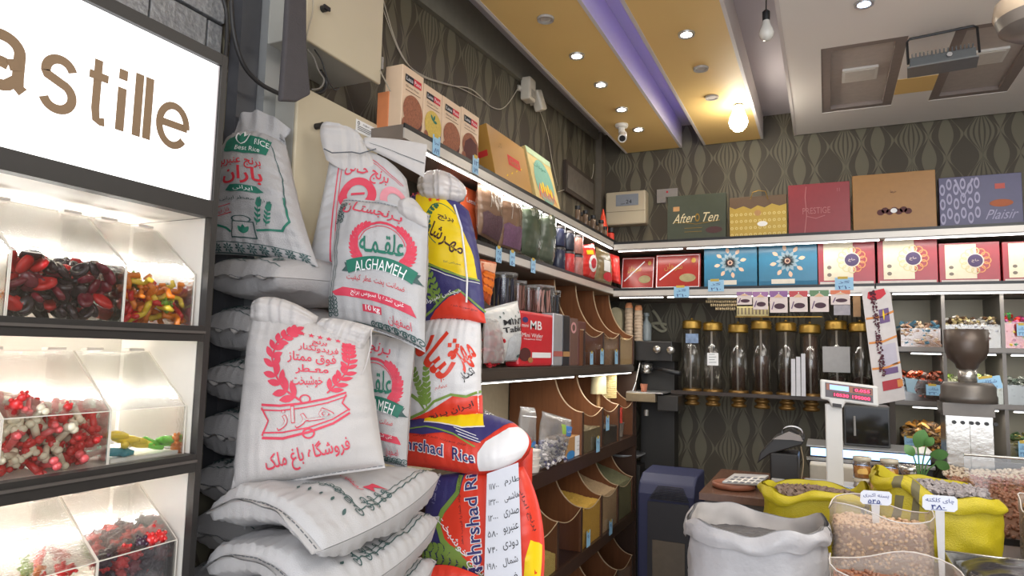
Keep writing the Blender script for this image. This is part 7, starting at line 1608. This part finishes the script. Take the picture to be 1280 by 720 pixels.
# price signs on white spikes
GN2 = 'white price signs on spikes'
def spike(lab, q, Y, zb, line, num):
    p = [at(x, y, Y=Y) for x, y in q]; o = p[0]; xd = (p[1]-p[0]); W = xd.length; xd.normalize(); yd = (p[3]-p[0]); H = yd.length; yd.normalize()
    t = thing('price_sign', lab, 'price sign', (o.x+W/2, Y, zb), group=GN2); nn = V((0, -1, 0))
    pts = [(.008, 0), (W-.008, 0), (W, .008), (W, H-.008), (W-.008, H), (.008, H), (0, H-.008), (0, .008)]
    build(MB().slab([o+xd*a+yd*b for a, b in pts], (0, .004, 0)), 'plate', C8('sign_white', 222, 226, 236, rough=.3, var=.02), t)
    m_ = (p[0]+p[1])/2; build(MB().slab([m_+V((-.012, 0, 0)), m_+V((.012, 0, 0)), V((m_.x+.006, Y, zb)), V((m_.x-.006, Y, zb))], (0, .004, 0)), 'spike', C8('spike_white', 206, 204, 204, rough=.3), t)
    A = Art(); A.text(line, pen, W*.5, H*.66, H*.36, W*.82); A.text(num, pen, W*.45, H*.25, H*.28, W*.4, bold=.02); A.line('underline', pen, [(W*.25, H*.07), (W*.7, H*.09)], .0015); A.apply(lambda x, y, l: o+xd*x+yd*y+nn*(.0006+.0008*l), t)
spike('left white price sign stuck in the peanut bag', [(1075, 629.5), (1114, 632.5), (1115, 614.5), (1076, 612.5)], 2.50, 1.0, 'پسته اکبری', '۵۴۵')
spike('right white price sign on a long spike before the yellow sack', [(1153, 637), (1197, 640.5), (1197, 621), (1153, 618)], 2.40, zs+.002, 'چای کلکته', '۴۸۰')
# large bin of mixed nuts at the right behind a clear pane
t = thing('nut_bin', 'wide display bin heaped with brown nuts at the right', 'bin', (.85, 3.3, 0)); X0, X1 = .47, 1.5
bx('body', C8('stand_dark', 44, 40, 38), t, X0, X1, 3.11, 3.84, 0, zs+.02)
def hp(u, v): return V((X0+.01+(X1-X0-.02)*u, 3.12+.70*v, zs+.025+.155*v**.8+.03*noise.noise(V((u*4, v*4, 1)))))
mb = MB(); mb.grid(hp, 50, 40); mb.grid(lambda u, v: V((hp(u, 0).x, hp(u, 0).y, zs+.02+(hp(u, 0).z-zs-.02)*v)), 50, 2); build(mb, 'nut_mass', C8('nutmass', 110, 72, 50, var=.4, ns=60), t, kind='stuff', smooth=2)
def npt(u0, u1, v0, v1): return lambda: hp(rnd.uniform(u0, u1), rnd.uniform(v0, v1))+V((0, 0, .004))
chunks(1500, npt(0, 1, .0, .8), .018, C8('nut_brown', 142, 92, 66, rough=.45, var=.2), 'ball', t, 'brown_nuts'); chunks(380, npt(0, .5, .78, 1), .017, C8('nut_pale', 190, 172, 150, rough=.5, var=.2), 'ball', t, 'pale_nuts'); chunks(500, npt(.28, 1, .0, .75), .02, C8('nut_tan', 184, 140, 88, rough=.5, var=.25), 'ball', t, 'tan_nuts'); chunks(300, npt(.1, .8, .6, .9), .016, C8('nut_rosy', 150, 90, 76, rough=.4, var=.2), 'ball', t, 'rosy_nuts')
a, b = at(1178, 566, Y=3.105), at(1290, 575, Y=3.105); bx('clear_pane', GLASS, t, X0, X1, 3.102, 3.106, zs+.021, a.z-.004); build(MB().tube([(X0, 3.104, a.z), (X1, 3.104, a.z)], .005, 8), 'pane_rail', steel, t)
# bag of walnuts kernel at the right edge
nut_bag('clear bag of walnut kernels at the right edge', .60, .95, 2.74, 3.00, zs+.001, 1.12, 1.10, C8('walnut', 178, 140, 92, rough=.6, var=.3), C8('walnut_dark', 130, 96, 60, var=.3), .017, 420, seed=7)
# small plant in white pot
p = at(1150, 598, Y=3.42); t = thing('potted_plant', 'small green plant with broad leaves in a white pot on the counter', 'plant', V((p.x, 3.42, zc+.001))); gl = C8('leaf_green', 86, 130, 72, rough=.4, var=.2)
px0 = p.x; build(MB().lathe([(.022, 0), (.032, .07), (.035, .075), (.03, .072), (1e-6, .06)], (px0, 3.42, zc+.001), 20), 'pot', C8('pot_white', 206, 206, 208, rough=.3), t, smooth=2)
for x, y, r, an in ((1147, 556, .050, 1.2), (1166, 568, .040, .1), (1172, 578, .034, -.5), (1141, 568, .034, 2.2), (1158, 556, .03, .9)):
    e = at(x, y, Y=3.40); s = V((px0, 3.42, zc+.07)); mid = (s+e)/2+V((0, 0, .02)); build(MB().tube([s, mid, e], .003, 6), 'stem', gl, t)
    mb = MB(); dx, dz = math.cos(an), math.sin(an)
    def lf(u, v): x_ = (u-.15)*r*1.7; w_ = (v-.5)*2*r*.75*math.sin(PI*min(1, max(.02, u)))**.7; return e+V((dx*x_-dz*w_*.8, -.25*w_-.01*math.sin(u*3), dz*x_+dx*w_*.8))
    mb.grid(lf, 8, 4); mb.grid(lambda u, v: lf(u, v)+V((0, .0012, 0)), 8, 4, True); build(mb, 'leaf', gl, t, smooth=2)
p = at(1137, 580, Y=3.46); t = thing('metal_scoop', 'shiny steel scoop head leaning behind the jars', 'scoop', p); build(MB().lathe([(.004, 0), (.03, .01), (.042, .03), (.045, .05), (.040, .048), (1e-6, .012)], V((p.x, 3.47, zc+.09)), 20), 'bowl', steel, t, smooth=2); build(MB().cyl((p.x, 3.47, zc+.001), (p.x, 3.47, zc+.092), .006), 'handle', steel, t)
# grinder with hopper
c = at(1208, 440, Y=3.95); t = thing('coffee_grinder', 'tall steel grinder with a dark bell shaped hopper', 'grinder', (c.x, 3.95, 1.0)); zh = at(1208, 412, Y=3.95).z; hbm = C8('hopper_brown', 88, 76, 68, rough=.35, metal=.35)
r = (at(1236, 412, Y=3.95).x-at(1180, 412, Y=3.95).x)/2; zn = at(1208, 462, Y=3.95).z
build(MB().lathe([(.035, zn), (.045, zn+.008), (r*.55, zn+.028), (r*.85, zn+.055), (r*.98, zn+.09), (r, zn+.12), (r, zh), (r*.96, zh), (r*.96, zn+.12), (r*.5, zn+.05), (1e-6, zn+.03)], (c.x, 3.95, 0), 36), 'hopper', hbm, t, smooth=2)
z2 = at(1208, 478, Y=3.95).z; z3 = at(1208, 503, Y=3.95).z; z4 = at(1208, 519, Y=3.95).z
build(MB().lathe([(.04, z2), (.04, zn), (.033, zn)], (c.x, 3.95, 0), 24), 'neck', steel, t, smooth=2); build(MB().lathe([(.12, z3), (.12, z3+.03), (.115, z3+.04), (.115, z2-.02), (.1, z2), (.03, z2)], (c.x, 3.95, 0), 32), 'collar', C8('grinder_grey', 104, 98, 92, rough=.35, metal=.4), t, smooth=2)
a, b = at(1182, 519, Y=3.87), at(1244, 585, Y=3.87); bx('upper_housing', C8('grinder_grey', 104, 98, 92, rough=.35, metal=.4), t, a.x-.01, b.x+.01, 3.872, 4.06, z4, z3-.001); bx('housing', steel, t, a.x, b.x, 3.875, 4.05, 0, z4-.001)
for k in (0, 1):
    xa_ = a.x+(b.x-a.x)*.5*k+.003; xb2 = a.x+(b.x-a.x)*.5*(k+1)-.003; bx('door_panel', steel, t, xa_, xb2, 3.867, 3.8745, 1.0, z4-.004); dp = CH[t][-1]
    for i in range(3): build(MB().cyl((xa_+.03+.035*i, 3.8665, z4-.03), (xa_+.03+.035*i, 3.858, z4-.03), .009), 'knob', black, dp)
